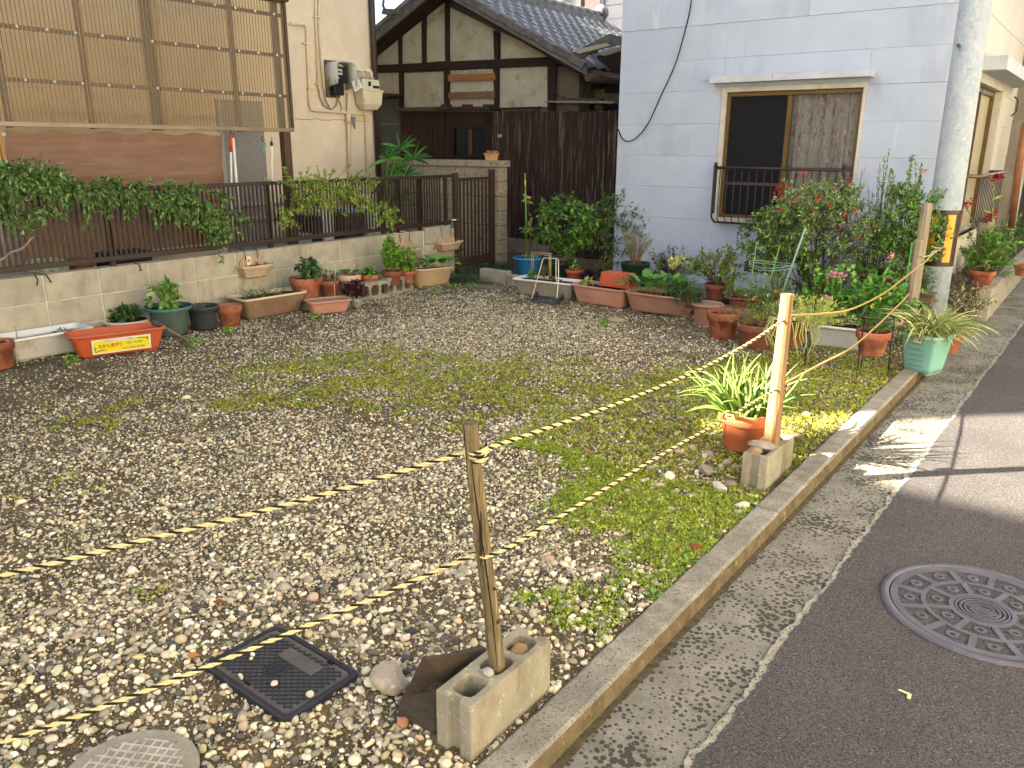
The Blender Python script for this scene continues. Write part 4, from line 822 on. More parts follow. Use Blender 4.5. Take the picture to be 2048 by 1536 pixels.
for dy in (-.085, .075):
    pipe([Vector((XH+.11,yc+dy,zT-.01)), Vector((XH+.11,yc+dy,zT+.08)), Vector((XH+.11,yc+dy-.02,zT+.11)), Vector((XH+.09,yc+dy-.08,zT+.12)), Vector((XH+.03,yc+dy-.12,zT+.12))], [.02,.02,.026,.026,.022], 'gas_elbow', IV, gm); pipe([Vector((XH+.11,yc+dy,zT-.0)), Vector((XH+.11,yc+dy,zT+.03))], .033, 'union_nut', M('zinc','#a3a099',rough=.5,metal=.5), gm)
t = thing('paper_tag', 'white printed paper tag tilted on the gas meter', 'tag', P(716,176,.2)); q = [P(703,163,.22), P(718,158,.21), P(726,174,.21), P(710,184,.22)]
mb = MB(); mb.add(q+[v+Vector((-.002,0,0)) for v in q], [(0,1,2,3),(7,6,5,4),(0,4,5,1),(1,5,6,2),(2,6,7,3),(3,7,4,0)]); mb.build('sheet', M('paper_white','#dcd9cc',rough=.8), t)
mb = MB()
for i in range(5):
    s0 = .18+.15*i; A = q[0].lerp(q[3], s0).lerp(q[1].lerp(q[2], s0), .12); B = q[0].lerp(q[3], s0).lerp(q[1].lerp(q[2], s0), .85 if i%2 else .7); mb.bar(A+Vector((.002,0,0)), B+Vector((.002,0,0)), .001, .005)
mb.build('print_lines', M('grey_print','#8f8d86',rough=.9), t)
# lower grey panel, door and pipes under the screen
boxo('grey_door_panel', (XH+.004, px_(446,300,XH).y, .1), (XH+.03, px_(528,300,XH).y, 2.1), M('grey_panel','#8c8983','#7f7c77',sc=30,rough=.6,spots=(90,.6,.1,'#9d9a94','n')), lh, .004)
boxo('door_jamb', (XH+.004, px_(441,300,XH).y-.02, .1), (XH+.045, px_(446,300,XH).y-.004, 2.1), M('alu_grey','#a39f96',rough=.4), lh)
GP = M('grey_pvc','#9c968c','#8e887e',sc=4,rough=.5)
for yy, r in ((411,.028),(440,.035)): a = px_(470,yy,XH+.06); b_ = px_(640,yy+(0 if yy == 411 else 0),XH+.06); pipe([Vector((XH+.06,a.y-.4,a.z)), Vector((XH+.06,b_.y,a.z-.01))], r, 'drain_pipe', GP)
# dark timber terrace screen with corrugated sheets
XS = -7.5; ts = thing('terrace_screen', 'terrace screen of brown translucent corrugated sheets in a dark frame above the fence', 'screen', (XS, 3, 1.75))
BRZ = M('bronze_frame', '#4e3b2c', '#42311f', sc=5, rough=.4, spec=.5); BRL = M('bronze_light', '#8d7a60', '#7b684f', sc=5, rough=.35, spec=.5)
yR = px_(586,262,XS).y; zbot = 1.75; ztop_ = 3.05
boxo('bottom_frame', (XS-.03,.2,zbot-.012), (XS+.03,yR,zbot+.028), BRL, ts, .004); boxo('side_frame', (XS-.03,yR-.03,zbot+.03), (XS+.03,yR+.0,ztop_), BRZ, ts, .004)
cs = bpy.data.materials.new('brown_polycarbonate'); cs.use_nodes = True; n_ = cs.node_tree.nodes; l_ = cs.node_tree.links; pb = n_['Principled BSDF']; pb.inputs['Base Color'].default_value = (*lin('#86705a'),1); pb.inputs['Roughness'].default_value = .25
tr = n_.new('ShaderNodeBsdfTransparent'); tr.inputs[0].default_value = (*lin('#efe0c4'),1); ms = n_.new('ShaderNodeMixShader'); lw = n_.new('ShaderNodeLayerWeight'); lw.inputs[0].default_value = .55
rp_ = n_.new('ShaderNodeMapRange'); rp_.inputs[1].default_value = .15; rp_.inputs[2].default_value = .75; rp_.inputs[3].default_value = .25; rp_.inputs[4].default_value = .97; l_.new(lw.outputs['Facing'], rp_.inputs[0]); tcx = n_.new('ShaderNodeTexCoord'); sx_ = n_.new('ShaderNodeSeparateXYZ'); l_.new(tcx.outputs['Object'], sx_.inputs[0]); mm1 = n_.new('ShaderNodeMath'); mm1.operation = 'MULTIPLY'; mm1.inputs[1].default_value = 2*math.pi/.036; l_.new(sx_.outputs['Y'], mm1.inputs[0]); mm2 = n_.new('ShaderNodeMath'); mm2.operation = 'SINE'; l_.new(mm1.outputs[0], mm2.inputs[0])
mr2 = n_.new('ShaderNodeMapRange'); mr2.inputs[1].default_value = -.55; mr2.inputs[2].default_value = -.9; l_.new(mm2.outputs[0], mr2.inputs[0]); mxc = n_.new('ShaderNodeMix'); mxc.data_type = 'RGBA'; mxc.inputs[6].default_value = (*lin('#ab9778'),1); mxc.inputs[7].default_value = (*lin('#3a2a1c'),1); l_.new(mr2.outputs[0], mxc.inputs[0]); l_.new(mxc.outputs[2], pb.inputs['Base Color'])  # dark refraction lines of the ribs painted into the valley colour
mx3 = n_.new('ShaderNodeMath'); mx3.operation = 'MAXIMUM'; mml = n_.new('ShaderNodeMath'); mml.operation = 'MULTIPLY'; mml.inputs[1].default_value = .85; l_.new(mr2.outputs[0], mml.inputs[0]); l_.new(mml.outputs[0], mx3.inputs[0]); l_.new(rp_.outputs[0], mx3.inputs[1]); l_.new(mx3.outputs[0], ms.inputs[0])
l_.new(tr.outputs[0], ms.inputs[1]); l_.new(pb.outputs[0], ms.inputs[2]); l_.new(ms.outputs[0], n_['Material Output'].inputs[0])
edges_ = [.25]+[px_(x,150,XS).y for x in (-30,170,322,468)]+[yR-.03]
per = .036
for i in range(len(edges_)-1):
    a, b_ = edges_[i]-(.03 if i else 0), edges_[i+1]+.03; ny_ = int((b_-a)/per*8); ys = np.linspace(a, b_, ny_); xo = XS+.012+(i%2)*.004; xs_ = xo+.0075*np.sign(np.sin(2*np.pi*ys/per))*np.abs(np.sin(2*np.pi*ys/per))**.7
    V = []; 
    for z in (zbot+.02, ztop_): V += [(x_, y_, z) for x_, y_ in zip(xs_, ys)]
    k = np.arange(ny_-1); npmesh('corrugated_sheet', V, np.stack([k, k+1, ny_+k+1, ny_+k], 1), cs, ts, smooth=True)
for z0_ in (2.02, 2.43, 2.83): boxo('batten', (XS-.045,.2,z0_-.017+.09), (XS-.012,yR-.03,z0_+.017+.09), BRZ, ts)
for yy, w in ((px_(10,150,XS).y,.04),(px_(180,150,XS).y,.03),(px_(312,150,XS).y,.09),(px_(478,150,XS).y,.035),(px_(570,150,XS).y-.03,.06)): boxo('upright', (XS-.1,yy-w/2,zbot-.02), (XS-.05,yy+w/2,ztop_), BRZ, ts)
mb = MB()
for zz in (2.11, 2.52, 2.92):
    y_ = .7; k = 0
    while y_ < yR-.05: mb.lathe([(.013,0),(.011,.006),(.0005,.008)], 8, (0,0,0)); nv = 24; mb.v[-nv:] = [(XS+.022+z_, y_+x_, zz+yy_+(.0)) for x_, yy_, z_ in mb.v[-nv:]]; y_ += .235; k += 1
o = mb.build('screw_cap', M('screw_white','#cfc8b8',rough=.4), ts); o['kind'] = 'stuff'
boxo('terrace_post', (XS-.07,yR-.14,0), (XS+.02,yR-.05,zbot-.013), BRZ, ts, .005); boxo('gutter_box', (XS-.08,3.9,2.985+.06), (XS+.10,yR-.0,3.20), BRZ, ts, .02); boxo('maker_plate', (XS+.101, yR-.52, 3.09), (XS+.104, yR-.44, 3.14), M('white_plastic','#d9d9d2',rough=.4), ts)
# pale board added behind the sheets to give them backlight
boxo('backlight_board', (XH+.05, .2, 1.9), (XH+.08, 5.7, 3.6), M('pale_board','#ded0b4','#d0c09f',sc=2,rough=.9), lh)
# brown shade cloth hanging below the screen
SH = M('brown_shade_cloth', '#8f7059', '#80634d', sc=5, stretch=(1,.3,6), rough=.95, bump=.7, bsc=500, spots=(6,.6,.2,'#a98a76',(1,.5,6)), spots2=(2.2,.58,.2,'#9f7e69','n'))
cl_ = thing('shade_cloth', 'brown woven shade cloth hanging behind the fence with metal eyelets', 'cloth', (XS, 3, 1)); xa = XS-.02; yA, yB = px_(5,262,xa).y, px_(440,262,xa).y
ys = np.linspace(yA, yB, 60); zs = np.linspace(.62, 1.70, 40); V = [(xa+.012*math.sin(y_*9+z_*3)+.02*fbm(np.array([y_]),np.array([z_]),3,2)[0]*(1.7-z_)+(.014 if abs(z_-1.33-.02*math.sin(y_)) < .02 else 0), y_+.012*math.sin(z_*8), z_-.012*math.sin(y_*14)*(z_ > 1.5)) for z_ in zs for y_ in ys]
k = np.arange(60*40).reshape(40,60); npmesh('cloth', V, np.stack([k[:-1,:-1],k[:-1,1:],k[1:,1:],k[1:,:-1]],-1).reshape(-1,4), SH, cl_, smooth=True)
for x in (7, 437):
    c = px_(x,268,xa+.022); mb = MB(); mb.lathe([(.022,0),(.022,.004),(.012,.005),(.012,0)], 16, (0,0,0)); mb.v = [(c.x+z_, c.y+x_, c.z+y_) for x_, y_, z_ in mb.v]; mb.build('eyelet', M('zinc','#a3a099',rough=.5,metal=.5), cl_)
mb = MB(); mb.bar(px_(-3,262,xa+.06), px_(9,326,xa+.06), .03, .02); tag(mb.build('wooden_stick', M('orange_wood','#b0793f','#a06c36',sc=6,rough=.7)), 'short orange-brown wooden stick beside the shade cloth at the far left', 'stick')
# leaning poles
RED = M('red_grip','#c8321f',rough=.4); WHP = M('white_pole','#d9d3c2','#cdc6b4',sc=4,rough=.5)
def pole(label, a, b_, X_, r, redto=None, capc=None):
    A = px_(*a, X_); B = px_(*b_, X_); t = thing('pole', label, 'pole', B); mb = MB(); mb.tube([A,B], r, 10); mb.build('shaft', WHP, t)
    if redto is not None: mb = MB(); mb.tube([A+(A-B)*.002, A.lerp(B, redto)], r*1.12, 10); mb.build('grip', RED if capc is None else capc, t)
    mb = MB(); mb.tube([A+Vector((0,0,.05)), A+Vector((0,.012,.04)), A+Vector((0,.0,.0))], .004, 6); mb.build('hook', M('black_plastic','#2b2d33'), t)
pole('white pole with a red grip leaning behind the fence', (461,270), (465,478), XS+.12, .012, .16)
pole('thicker white pole leaning beside the red-gripped one', (466,276), (482,478), XS+.12, .014)
pole('short white pole with a black cap near the hanging scissors', (543,284), (546,440), XS+.1, .013, .05, M('black_plastic','#2b2d33'))
c = px_(526,290,XS+.02); t = thing('scissors', 'small teal-handled scissors hanging under the terrace screen', 'scissors', c); TE = M('teal_plastic','#4fa08c',rough=.4)
for s_ in (-1,1):
    mb = MB(); pts = [c+Vector((0, s_*.022+.016*math.cos(q), .0+.024*math.sin(q))) for q in np.linspace(0,2*math.pi,12)]; mb.tube(pts, .004, 6); mb.build('handle', TE, t)
    mb = MB(); mb.tube([c+Vector((0,s_*.012,-.02)), c+Vector((0,-s_*.006,-.12))], [.006,.002], 5); mb.build('blade', M('zinc','#a3a099',rough=.5,metal=.5), t)
mb = MB(); mb.tube([c+Vector((0,.0,.09)), c+Vector((0,-.01,.05)), c+Vector((0,.006,.03)), c+Vector((0,.01,.05))], .004, 6); mb.build('hook', M('black_plastic','#2b2d33'), t)
mb = MB(); c = px_(542,272,XS+.02); mb.tube([c+Vector((0,.03*math.cos(q),.03*math.sin(q))) for q in np.linspace(-2.6,1.2,9)], .004, 6); tag(mb.build('hook', WHP), 'white curved plastic hook under the terrace screen', 'hook')
# stuff on the terrace seen through the slats
WB = M('white_bin','#cfcabb','#c2bca9',sc=3,rough=.5); LT = M('blue_lid','#8fb3bd',rough=.5); OR = M('orange_lid','#b8572d',rough=.5)
def bin_(label, x0, x1, yt, yb, X_, m, lid=None, lidh=.05, name='storage_bin', cat='bin', D=.3):
    a = px_(x0,(yt+yb)/2,X_).y; b_ = px_(x1,(yt+yb)/2,X_).y; zT = px_((x0+x1)/2,yt,X_).z; zB = .0; t = thing(name, label, cat, (X_,(a+b_)/2,zB)); w = (b_-a)
    fn = lambda p: Vector((X_-D/2+p.x, (a+b_)/2+p.y, p.z)); mb = MB(); mb.loft([rrect(D*.9,w*.9,.02,zB,4,fn), rrect(D,w,.02,zT,4,fn)], sm=False, cap1=True); mb.build('body', m, t)
    if lid: mb = MB(); mb.loft([rrect(D+.02,w+.02,.02,zT+.001,4,fn), rrect(D+.02,w+.02,.02,zT+lidh,4,fn)], sm=False, cap1=True); mb.build('lid', lid, t, .005)
XB = XH+.55
bin_('white storage bin with a blue lid behind the fence near the downpipe', 737, 764, 423, 470, XB, WB, LT, .07); bin_('dark lattice crate with a pale blue lid behind the fence', 692, 730, 425, 470, XB, M('dark_crate','#3a3836','#4b4946',sc=60,rough=.8), LT, .05)
bin_('orange-lidded box behind the vine on the fence', 640, 668, 411, 432, XB-.02, WB, OR, .06); bin_('wide orange-lidded tray above the blue-lidded bins', 700, 748, 409, 415, XB-.34, WB, OR, .05)
bin_('white rounded tub behind the fence under the vine', 648, 667, 440, 480, XB+.1, WB); bin_('black plastic drawer box behind the fence post', 628, 646, 432, 480, XB+.1, BK); bin_('pale green low tub behind the fence bottom rail', 598, 626, 468, 490, XB+.1, M('pale_green','#86a697',rough=.6))
bin_('dark box on the floor behind the block wall', 222, 308, 505, 540, XL-.35, BK); bin_('green-striped plastic bag of potting mix behind the fence', 85, 140, 522, 545, XL-.3, M('green_bag','#3a7a4a','#cfd4b8',sc=25,rough=.5), name='soil_bag', cat='bag'); bin_('brown cardboard box behind the fence', 150, 190, 520, 545, XL-.45, M('cardboard','#7c5636',rough=.9), name='cardboard_box', cat='box')
# S-hooks over the wall
HK = M('black_hook','#26211d',rough=.5); HW = M('white_hook','#c9c5b6',rough=.5)
for lab, pts, m in (('black iron bracket hook hanging over the left part of the wall', [(62,545),(92,549),(100,560),(104,565),(99,563)], HK), ('broken thin hook under the bracket on the wall', [(68,547),(76,560),(74,571)], HK), ('small dark S-hook over the wall left of the tagged hanging planter', [(268,527),(278,528),(283,541),(279,541)], HK),
      ('pale wire hook on the wall top above the middle hanging planter', [(786,466),(803,468),(804,478)], HW), ('white wire hook with a yellow tip on the wall top', [(800,462),(820,467),(821,475)], HW)):
    mb = MB(); mb.tube([px_(x, y, XL+.012) for x, y in pts], .005, 6); tag(mb.build('hook', m), lab, 'hook')
# ================================================================== OLD TIMBER-FRAMED HOUSE AT THE BACK
YO = 10.5
oh = thing('old_timber_house', 'old Japanese house with dark timber frame, grey plaster panels and a tiled gable roof', 'house', (-8.9, 12, 0))
PL = M('aged_plaster', '#a09983', '#b4ad97', sc=3, rough=.95, bump=.3, bsc=60, rnd=.05, spots=(5,.55,.2,'#7d7765','n'), spots2=(9,.62,.15,'#b5ae98',(1,1,2)))
TB = M('dark_beam', '#33241b', '#241913', sc=8, stretch=(4,4,4), rough=.85, bump=.6, bsc=40, spots=(7,.62,.12,'#5a4030','n'))
apx, apz = -8.97, 3.98
mb = MB(); g = [(-12.2,0),(-6.62,0),(-6.62,2.62),(apx,apz-.16),(-12.2,2.4)]
mb.prism(g, lambda x,z: (x,YO+.06,z), lambda x,z: (x,16.2,z)); mb.build('wall', M('dark_render','#6f6857','#5f594a',sc=4,rough=1), oh)
def rect(name, x0, y0, x1, y1, Yp, th, m, par=oh, bevel=0, front=0.):
    a = py_(x0, y0, Yp); c = py_(x1, y1, Yp); b = MB(); b.box((a.x, Yp-th-front, c.z), (c.x, Yp-front, a.z)); return b.build(name, m, par, bevel)
def quadp(name, pts, Yp, th, m, par=oh, bevel=0):
    P_ = [py_(x, y, Yp) for x, y in pts]; b = MB(); b.prism([(p.x, p.z) for p in P_], lambda x, z: (x, Yp-th, z), lambda x, z: (x, Yp, z)); return b.build(name, m, par, bevel)
for q in ([(757,58),(800,36),(800,129),(757,131)], [(806,33),(845,6),(845,126),(806,128)], [(855,4),(868,-2),(893,8),(893,122),(855,125)], [(901,14),(990,58),(990,119),(901,123)], [(1003,64),(1090,104),(1096,114),(1003,118)],
          [(757,146),(800,145),(800,191),(757,192)], [(1001,136),(1096,131),(1096,214),(1001,216)], [(810,146),(891,143),(891,215),(810,216)], [(902,141),(990,137),(990,214),(902,216)]):
    quadp('plaster_panel', q, YO+.02, .02, PL, bevel=.004)
quadp('tie_beam', [(750,131),(1130,114),(1134,131),(750,146)], YO+.02, .075, TB, bevel=.01)
for q in ([(799,30),(807,26),(807,130),(801,130)], [(846,2),(856,-2),(855,126),(848,126)], [(893,8),(902,12),(902,123),(894,123)], [(990,62),(999,66),(1000,118),(992,118)], [(801,145),(809,145),(810,216),(803,216)], [(891,143),(901,142),(901,216),(892,216)], [(990,137),(1000,137),(1001,222),(992,222)], [(1098,129),(1115,129),(1112,222),(1099,222)]):
    quadp('post', q, YO+.02, .05, TB, bevel=.006)
WBD = M('orange_board', '#9a6c42', '#84582f', sc=6, stretch=(.6,4,6), rough=.8, bump=.3, bsc=50); WBD2 = M('brown_board', '#7d6249', '#6b513a', sc=6, stretch=(.6,4,6), rough=.85, bump=.3, bsc=50)
quadp('nailed_board', [(897,149),(990,146),(992,160),(898,163)], YO-.03, .02, WBD); quadp('nailed_board', [(898,185),(990,182),(990,196),(899,198)], YO-.03, .02, WBD2)
quadp('plaster_break', [(902,141),(990,137),(990,143),(960,144),(930,146),(902,147)], YO-.001, .004, M('broken_plaster','#77745f','#c9c4b0',sc=30,rough=1))
# ledge, entrance boards, window, dark recess
LEDG = M('ledge_wood', '#5a4a3c', '#463a2f', sc=8, stretch=(.5,3,3), rough=.9, bump=.4, bsc=50)
quadp('ledge', [(800,216),(893,214),(893,222),(803,223)], YO-.02, .14, LEDG); quadp('ledge', [(885,214),(990,214),(990,219),(885,220)], YO-.05, .16, M('rust_brown','#4a2f26','#3b251e',sc=8,rough=.8))
for x in (888,930,972): quadp('ledge_bracket', [(x,209),(x+16,209),(x+16,215),(x,215)], YO-.1, .08, M('rust_brown','#4a2f26'))
quadp('door_awning', [(757,189),(801,188),(805,193),(800,196),(757,198)], YO-.05, .3, M('rust_brown','#4a2f26'))
quadp('sliding_door', [(757,198),(792,197),(800,214),(803,262),(803,345),(757,345)], YO+.0, .02, M('grey_sheet_door','#4f524c','#43463f',sc=5,rough=.6)); quadp('door_strip', [(757,247),(800,247),(800,249),(757,249)], YO-.022, .006, M('grey_strip','#70736c',rough=.6))
BD = M('brown_plank', '#3e2a20', '#2d1f17', sc=9, stretch=(5,5,.35), detail=8, rough=.85, bump=.7, bsc=45, bstretch=(3,3,.2), rnd=.12, spots=(7,.63,.1,'#6f5240',(5,5,.3)))
xs = [803,812,826,842,855,867,878,892]
for a, b_ in zip(xs[:-1], xs[1:]): quadp('plank', [(a,225),(b_-1,225),(b_-1,345),(a,345)], YO+.0, .02+random.uniform(0,.006), BD)
quadp('panel_board', [(893,225),(990,224),(990,252),(893,253)], YO, .03, BD); quadp('panel_board', [(893,254),(907,254),(907,345),(893,345)], YO, .03, BD); quadp('panel_board', [(975,253),(990,253),(990,345),(975,345)], YO, .03, BD); quadp('panel_board', [(908,314),(974,314),(974,345),(908,345)], YO, .03, BD)
quadp('window_frame', [(907,253),(976,253),(976,258),(907,258)], YO, .04, TB); quadp('window_frame', [(907,310),(976,310),(976,315),(907,315)], YO, .045, TB)
quadp('window_pane', [(909,258),(974,258),(974,310),(909,310)], YO+.03, .005, glassy('dark_pane','#14181c')); quadp('window_mullion', [(938,258),(945,258),(945,310),(938,310)], YO+.02, .015, M('mullion','#6a5236','#54401f',rough=.7))
# recess right of the corner post : shed side under the eave
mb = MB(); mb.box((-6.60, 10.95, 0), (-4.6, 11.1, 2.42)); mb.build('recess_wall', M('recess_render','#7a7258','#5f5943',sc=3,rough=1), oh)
quadp('hanging_board', [(1145,146),(1185,170),(1170,195),(1157,192)], 10.8, .03, LEDG); quadp('hanging_board', [(1180,168),(1184,170),(1175,198),(1170,197)], 10.75, .03, LEDG)
quadp('shelf_board', [(1103,203),(1240,203),(1240,208),(1103,206)], 10.6, .2, M('grey_plank','#8d8a83','#77746c',sc=9,rough=.9)); quadp('shelf_board', [(1110,186),(1136,193),(1134,198),(1110,192)], 10.65, .12, LEDG); quadp('shelf_board', [(1130,196),(1210,197),(1208,203),(1136,201)], 10.65, .1, LEDG)
quadp('lean_post', [(1193,206),(1208,206),(1210,226),(1194,226)], 10.6, .06, LEDG); mb = MB(); mb.tube([py_(1100,214,10.42), py_(1150,224,10.4), py_(1190,221,10.38), py_(1238,203,10.35)], .006, 6); mb.build('loose_cable', BLK, oh)
# roof : slabs with individual pantiles on the slope that faces right
RT = M('roof_tile', '#5d6165', '#70757a', sc=7, rough=.5, bump=.3, bsc=60, rnd=.16, spec=.5, spots=(9,.62,.12,'#7a7d7e','n')); VG = M('weathered_verge', '#6a6762', '#55524d', sc=8, rough=.9, bump=.5, bsc=50, spots=(9,.6,.1,'#6d6a64','n'))
Y0R, Y1R = 10.08, 15.2; ez, ex = 2.63, -6.22; s_dir = Vector((ex-apx, 0, ez-apz)); SL_ = s_dir.length; s_dir.normalize(); s_n = Vector((-s_dir.z,0,s_dir.x)); s_n = -s_n if s_n.z < 0 else s_n
mb = MB(); mb.prism([(apx,apz-.05),(ex,ez-.05),(ex,ez-.13),(apx,apz-.13),(-12.5,2.23),(-12.5,2.31)], lambda x,z: (x,Y0R+.03,z), lambda x,z: (x,Y1R,z)); mb.build('roof_deck', TB, oh)
quad_v = MB(); quad_v.prism([(apx,apz+.02),(ex+.02,ez+.02),(ex+.02,ez-.09),(apx,apz-.09)], lambda x,z: (x,Y0R-.02,z), lambda x,z: (x,Y0R+.025,z)); quad_v.build('verge_board', VG, oh)
mb = MB(); mb.prism([(apx,apz+.02),(apx,apz-.14),(-12.5,2.22),(-12.5,2.38)], lambda x,z: (x,Y0R-.02,z), lambda x,z: (x,Y0R+.025,z)); mb.build('verge_board', VG, oh)
mb = MB(); mb.prism([(apx,apz+.07),(-12.5,2.43),(-12.5,2.38),(apx,apz+.0)], lambda x,z: (x,Y0R-.05,z), lambda x,z: (x,Y1R,z)); mb.build('far_roof_slope', RT, oh)
# one pantile, S-shaped across the Y direction
tw_, tl_ = .262, .245; nY = int((Y1R-Y0R)/tw_); nS = int(SL_/tl_)+1
mbt = MB(); k = 9; top = []; 
for s_ in (0, 1):
    for i in range(k):
        u = i/(k-1); hgt = .018*math.cos(u*2*math.pi)+.012 if u < .55 else -.004+.03*((u-.55)/.45)**2
        v = tw_*1.04*u; top.append((s_, v, hgt))
V = [s_dir*(s_*tl_*1.12)+Vector((0,v,0))+s_n*(h_+.012+.036*(1-s_)) for s_, v, h_ in top]+[s_dir*(s_*tl_*1.12)+Vector((0,v,0))+s_n*(h_-.010+.036*(1-s_)) for s_, v, h_ in top]
mbt.add(V, [(i,i+1,k+i+1,k+i) for i in range(k-1)]+[(k+i,k+i+1,3*k+i+1,3*k+i) for i in range(k-1)]+[(2*k,0,k,3*k),(3*k-1,k-1,2*k-1,4*k-1)][:1], 0, True)
first = None; cnt = 0
for j in range(nY):
    for i in range(nS):
        loc = Vector((apx,0,apz))+s_dir*(i*tl_+.05)+Vector((0,Y0R+j*tw_,0))+s_n*random.uniform(0,.006)
        if (loc-Vector((apx,0,apz))).dot(s_dir) > SL_-.1 : continue
        if cnt >= 300: break
        if first is None: o = mbt.build('roof_tile', RT, oh, loc=loc); first = o.data
        else: o = link('roof_tile', first, oh, loc=loc, rot=(0, random.uniform(-.006,.006), random.uniform(-.012,.012)))
        cnt += 1
# verge cap tiles and ridge
for i in range(11):
    c = Vector((apx,Y0R-.02,apz+.03))+s_dir*(i*.275+.03); mb = MB(); mb.box((0,-.03,-.07),(.27,.075,.025), R=None); mb.v = [tuple(c+s_dir*v[0]+Vector((0,v[1],0))+s_n*(v[2]+.02+.012*(i%2))) for v in mb.v]; mb.build('verge_tile', VG, oh, .008)
for i in range(17):
    mb = MB(); y_ = Y0R-.05+i*.29; mb.tube([(apx,y_,apz+.12),(apx,y_+.285,apz+.115)], .085, 12); mb.box((apx-.12,y_,apz-.02),(apx+.12,y_+.283,apz+.09)); mb.build('ridge_tile', RT, oh)
mb = MB(); mb.tube([(apx,Y1R-.25,apz+.1),(apx,Y1R-.1,apz+.2),(apx,Y1R,apz+.24)], [.13,.15,.07], 12); mb.build('ridge_end_tile', RT, oh)
# eave: gutter, broken fascia board sticking up to the right
RG = M('copper_gutter', '#5b4a3d', '#463a31', sc=9, rough=.7); mb = MB(); mb.tube([(ex+.05,Y0R-.02,ez-.12),(ex+.05,12.4,ez-.12)], .055, 12); mb.build('eave_gutter', RG, oh)
mb = MB(); mb.bar(py_(1145,118,10.9), py_(1242,76,11.6), .30, .045); mb.build('fascia_board', VG, oh); mb = MB(); mb.bar(py_(1150,112,10.7), py_(1208,92,10.9), .09, .05); mb.build('fascia_board', LEDG, oh); mb = MB(); mb.bar(py_(1198,106,11.2), py_(1246,97,11.6), .12, .02); mb.build('pale_batten', M('pale_batten','#a29c86',rough=.8), oh)
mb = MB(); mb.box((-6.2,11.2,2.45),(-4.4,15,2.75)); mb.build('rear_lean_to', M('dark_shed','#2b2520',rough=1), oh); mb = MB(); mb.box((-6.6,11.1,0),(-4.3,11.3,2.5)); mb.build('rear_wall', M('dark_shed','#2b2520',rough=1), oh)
mb = MB(); mb.tube([py_(768,-5,10.3), py_(766,12,10.2), py_(775,26,10.2), py_(786,24,10.3)], .02, 8); mb.build('drain_hose', M('red_brown_hose','#6b3f33',rough=.6), oh)
quadp('gable_end_tile', [(776,19),(806,20),(806,30),(774,30)], 10.1, .12, VG)
quadp('fascia_board', [(1137,112),(1222,68),(1246,74),(1246,88),(1195,100),(1158,122)], 10.25, .05, VG); quadp('pale_batten', [(1150,101),(1215,86),(1222,92),(1160,108)], 10.18, .03, M('pale_batten','#a29c86',rough=.8)); quadp('pale_batten', [(1192,108),(1246,93),(1246,101),(1210,112)], 10.5, .03, M('pale_batten','#a29c86',rough=.8))
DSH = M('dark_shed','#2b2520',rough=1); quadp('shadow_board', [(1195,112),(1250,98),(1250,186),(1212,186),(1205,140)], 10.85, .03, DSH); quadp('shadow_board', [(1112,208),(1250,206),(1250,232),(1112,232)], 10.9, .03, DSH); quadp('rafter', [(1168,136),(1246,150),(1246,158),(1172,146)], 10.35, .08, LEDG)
# ---- tall weathered plank fence
WF = M('weathered_plank', '#3f2f24', '#291e17', sc=7, stretch=(5,5,.3), detail=10, rough=.92, bump=1., bsc=38, bstretch=(3,3,.16), rnd=.16, spots=(8,.54,.1,'#75614f',(5,5,.2)), spots2=(11,.63,.08,'#1f1712',(5,5,.25)))
YF = 10.3; pf = thing('plank_fence', 'tall fence of dark weathered upright planks between the gate pillar and the blue house', 'fence', (-6.9, YF, 0))
xL, xR = py_(990,300,YF).x, py_(1239,300,YF).x; x = xL-.05; i = 0; wds = [.13,.16,.12,.17,.15,.14,.18,.13,.16,.15,.17,.14,.16,.15,.18,.15]
while x < xR-.03:
    w = min(wds[i%16]*1.05, xR-x); zt_ = (2.12 if x < -7.15 else 2.08)-.01*random.random(); zb_ = .22 if x < -7.3 else (.15 if x < -6.9 else -.02)
    mb = MB(); dy = random.uniform(0,.014); mb.box((x+.002,YF-.02-dy,zb_+random.uniform(-.012,.012)),(x+w-.003,YF-dy,zt_+random.uniform(-.006,.006))); mb.build('plank', WF, pf, .002); x += w; i += 1
boxo('footing', (xL-.1,YF+.0-.03,-.05), (-6.9,YF+.10,.205), M('footing_concrete','#8d8574','#7a7262',sc=7,rough=.95,bump=.4), pf, .006); boxo('top_cap', (xL-.06,YF-.04,2.135),(-7.12,YF+.03,2.16), TB, pf)
bk = boxo('backing', (xL-.1,YF+.02,.21),(xR,YF+.06,2.05), M('backing_dark','#1c1612',rough=1), pf)
# green number plate 3-9
c = py_(1003,272,YF); t = thing('number_plate', 'small green house number plate reading 3-9 on the plank fence', 'sign', (c.x,YF-.05,c.z)); boxo('plate', (c.x-.045,YF-.048,c.z-.032),(c.x+.045,YF-.042,c.z+.032), M('plate_green','#2f6b3d',rough=.5), t, .003)
def text(name, s_, size, m, parent, org, ux, uz, nrm_, align='CENTER', sx=1., thick=0., off=.0012):
    cu = bpy.data.curves.new(name, 'FONT'); cu.body = s_; cu.size = size; cu.align_x = align; cu.align_y = 'CENTER'; cu.offset = thick; cu.resolution_u = 3
    tmp = bpy.data.objects.new(name, cu); COL.objects.link(tmp); bpy.context.view_layer.update(); me = bpy.data.meshes.new_from_object(tmp.evaluated_get(bpy.context.evaluated_depsgraph_get())); bpy.data.objects.remove(tmp); bpy.data.curves.remove(cu)
    ux = Vector(ux).normalized(); uz = Vector(uz).normalized(); n_ = Vector(nrm_).normalized()
    for v in me.vertices: v.co = Vector(org)+ux*v.co.x*sx+uz*v.co.y+n_*off
    me.materials.clear(); me.materials.append(m); return link(name, me, parent)
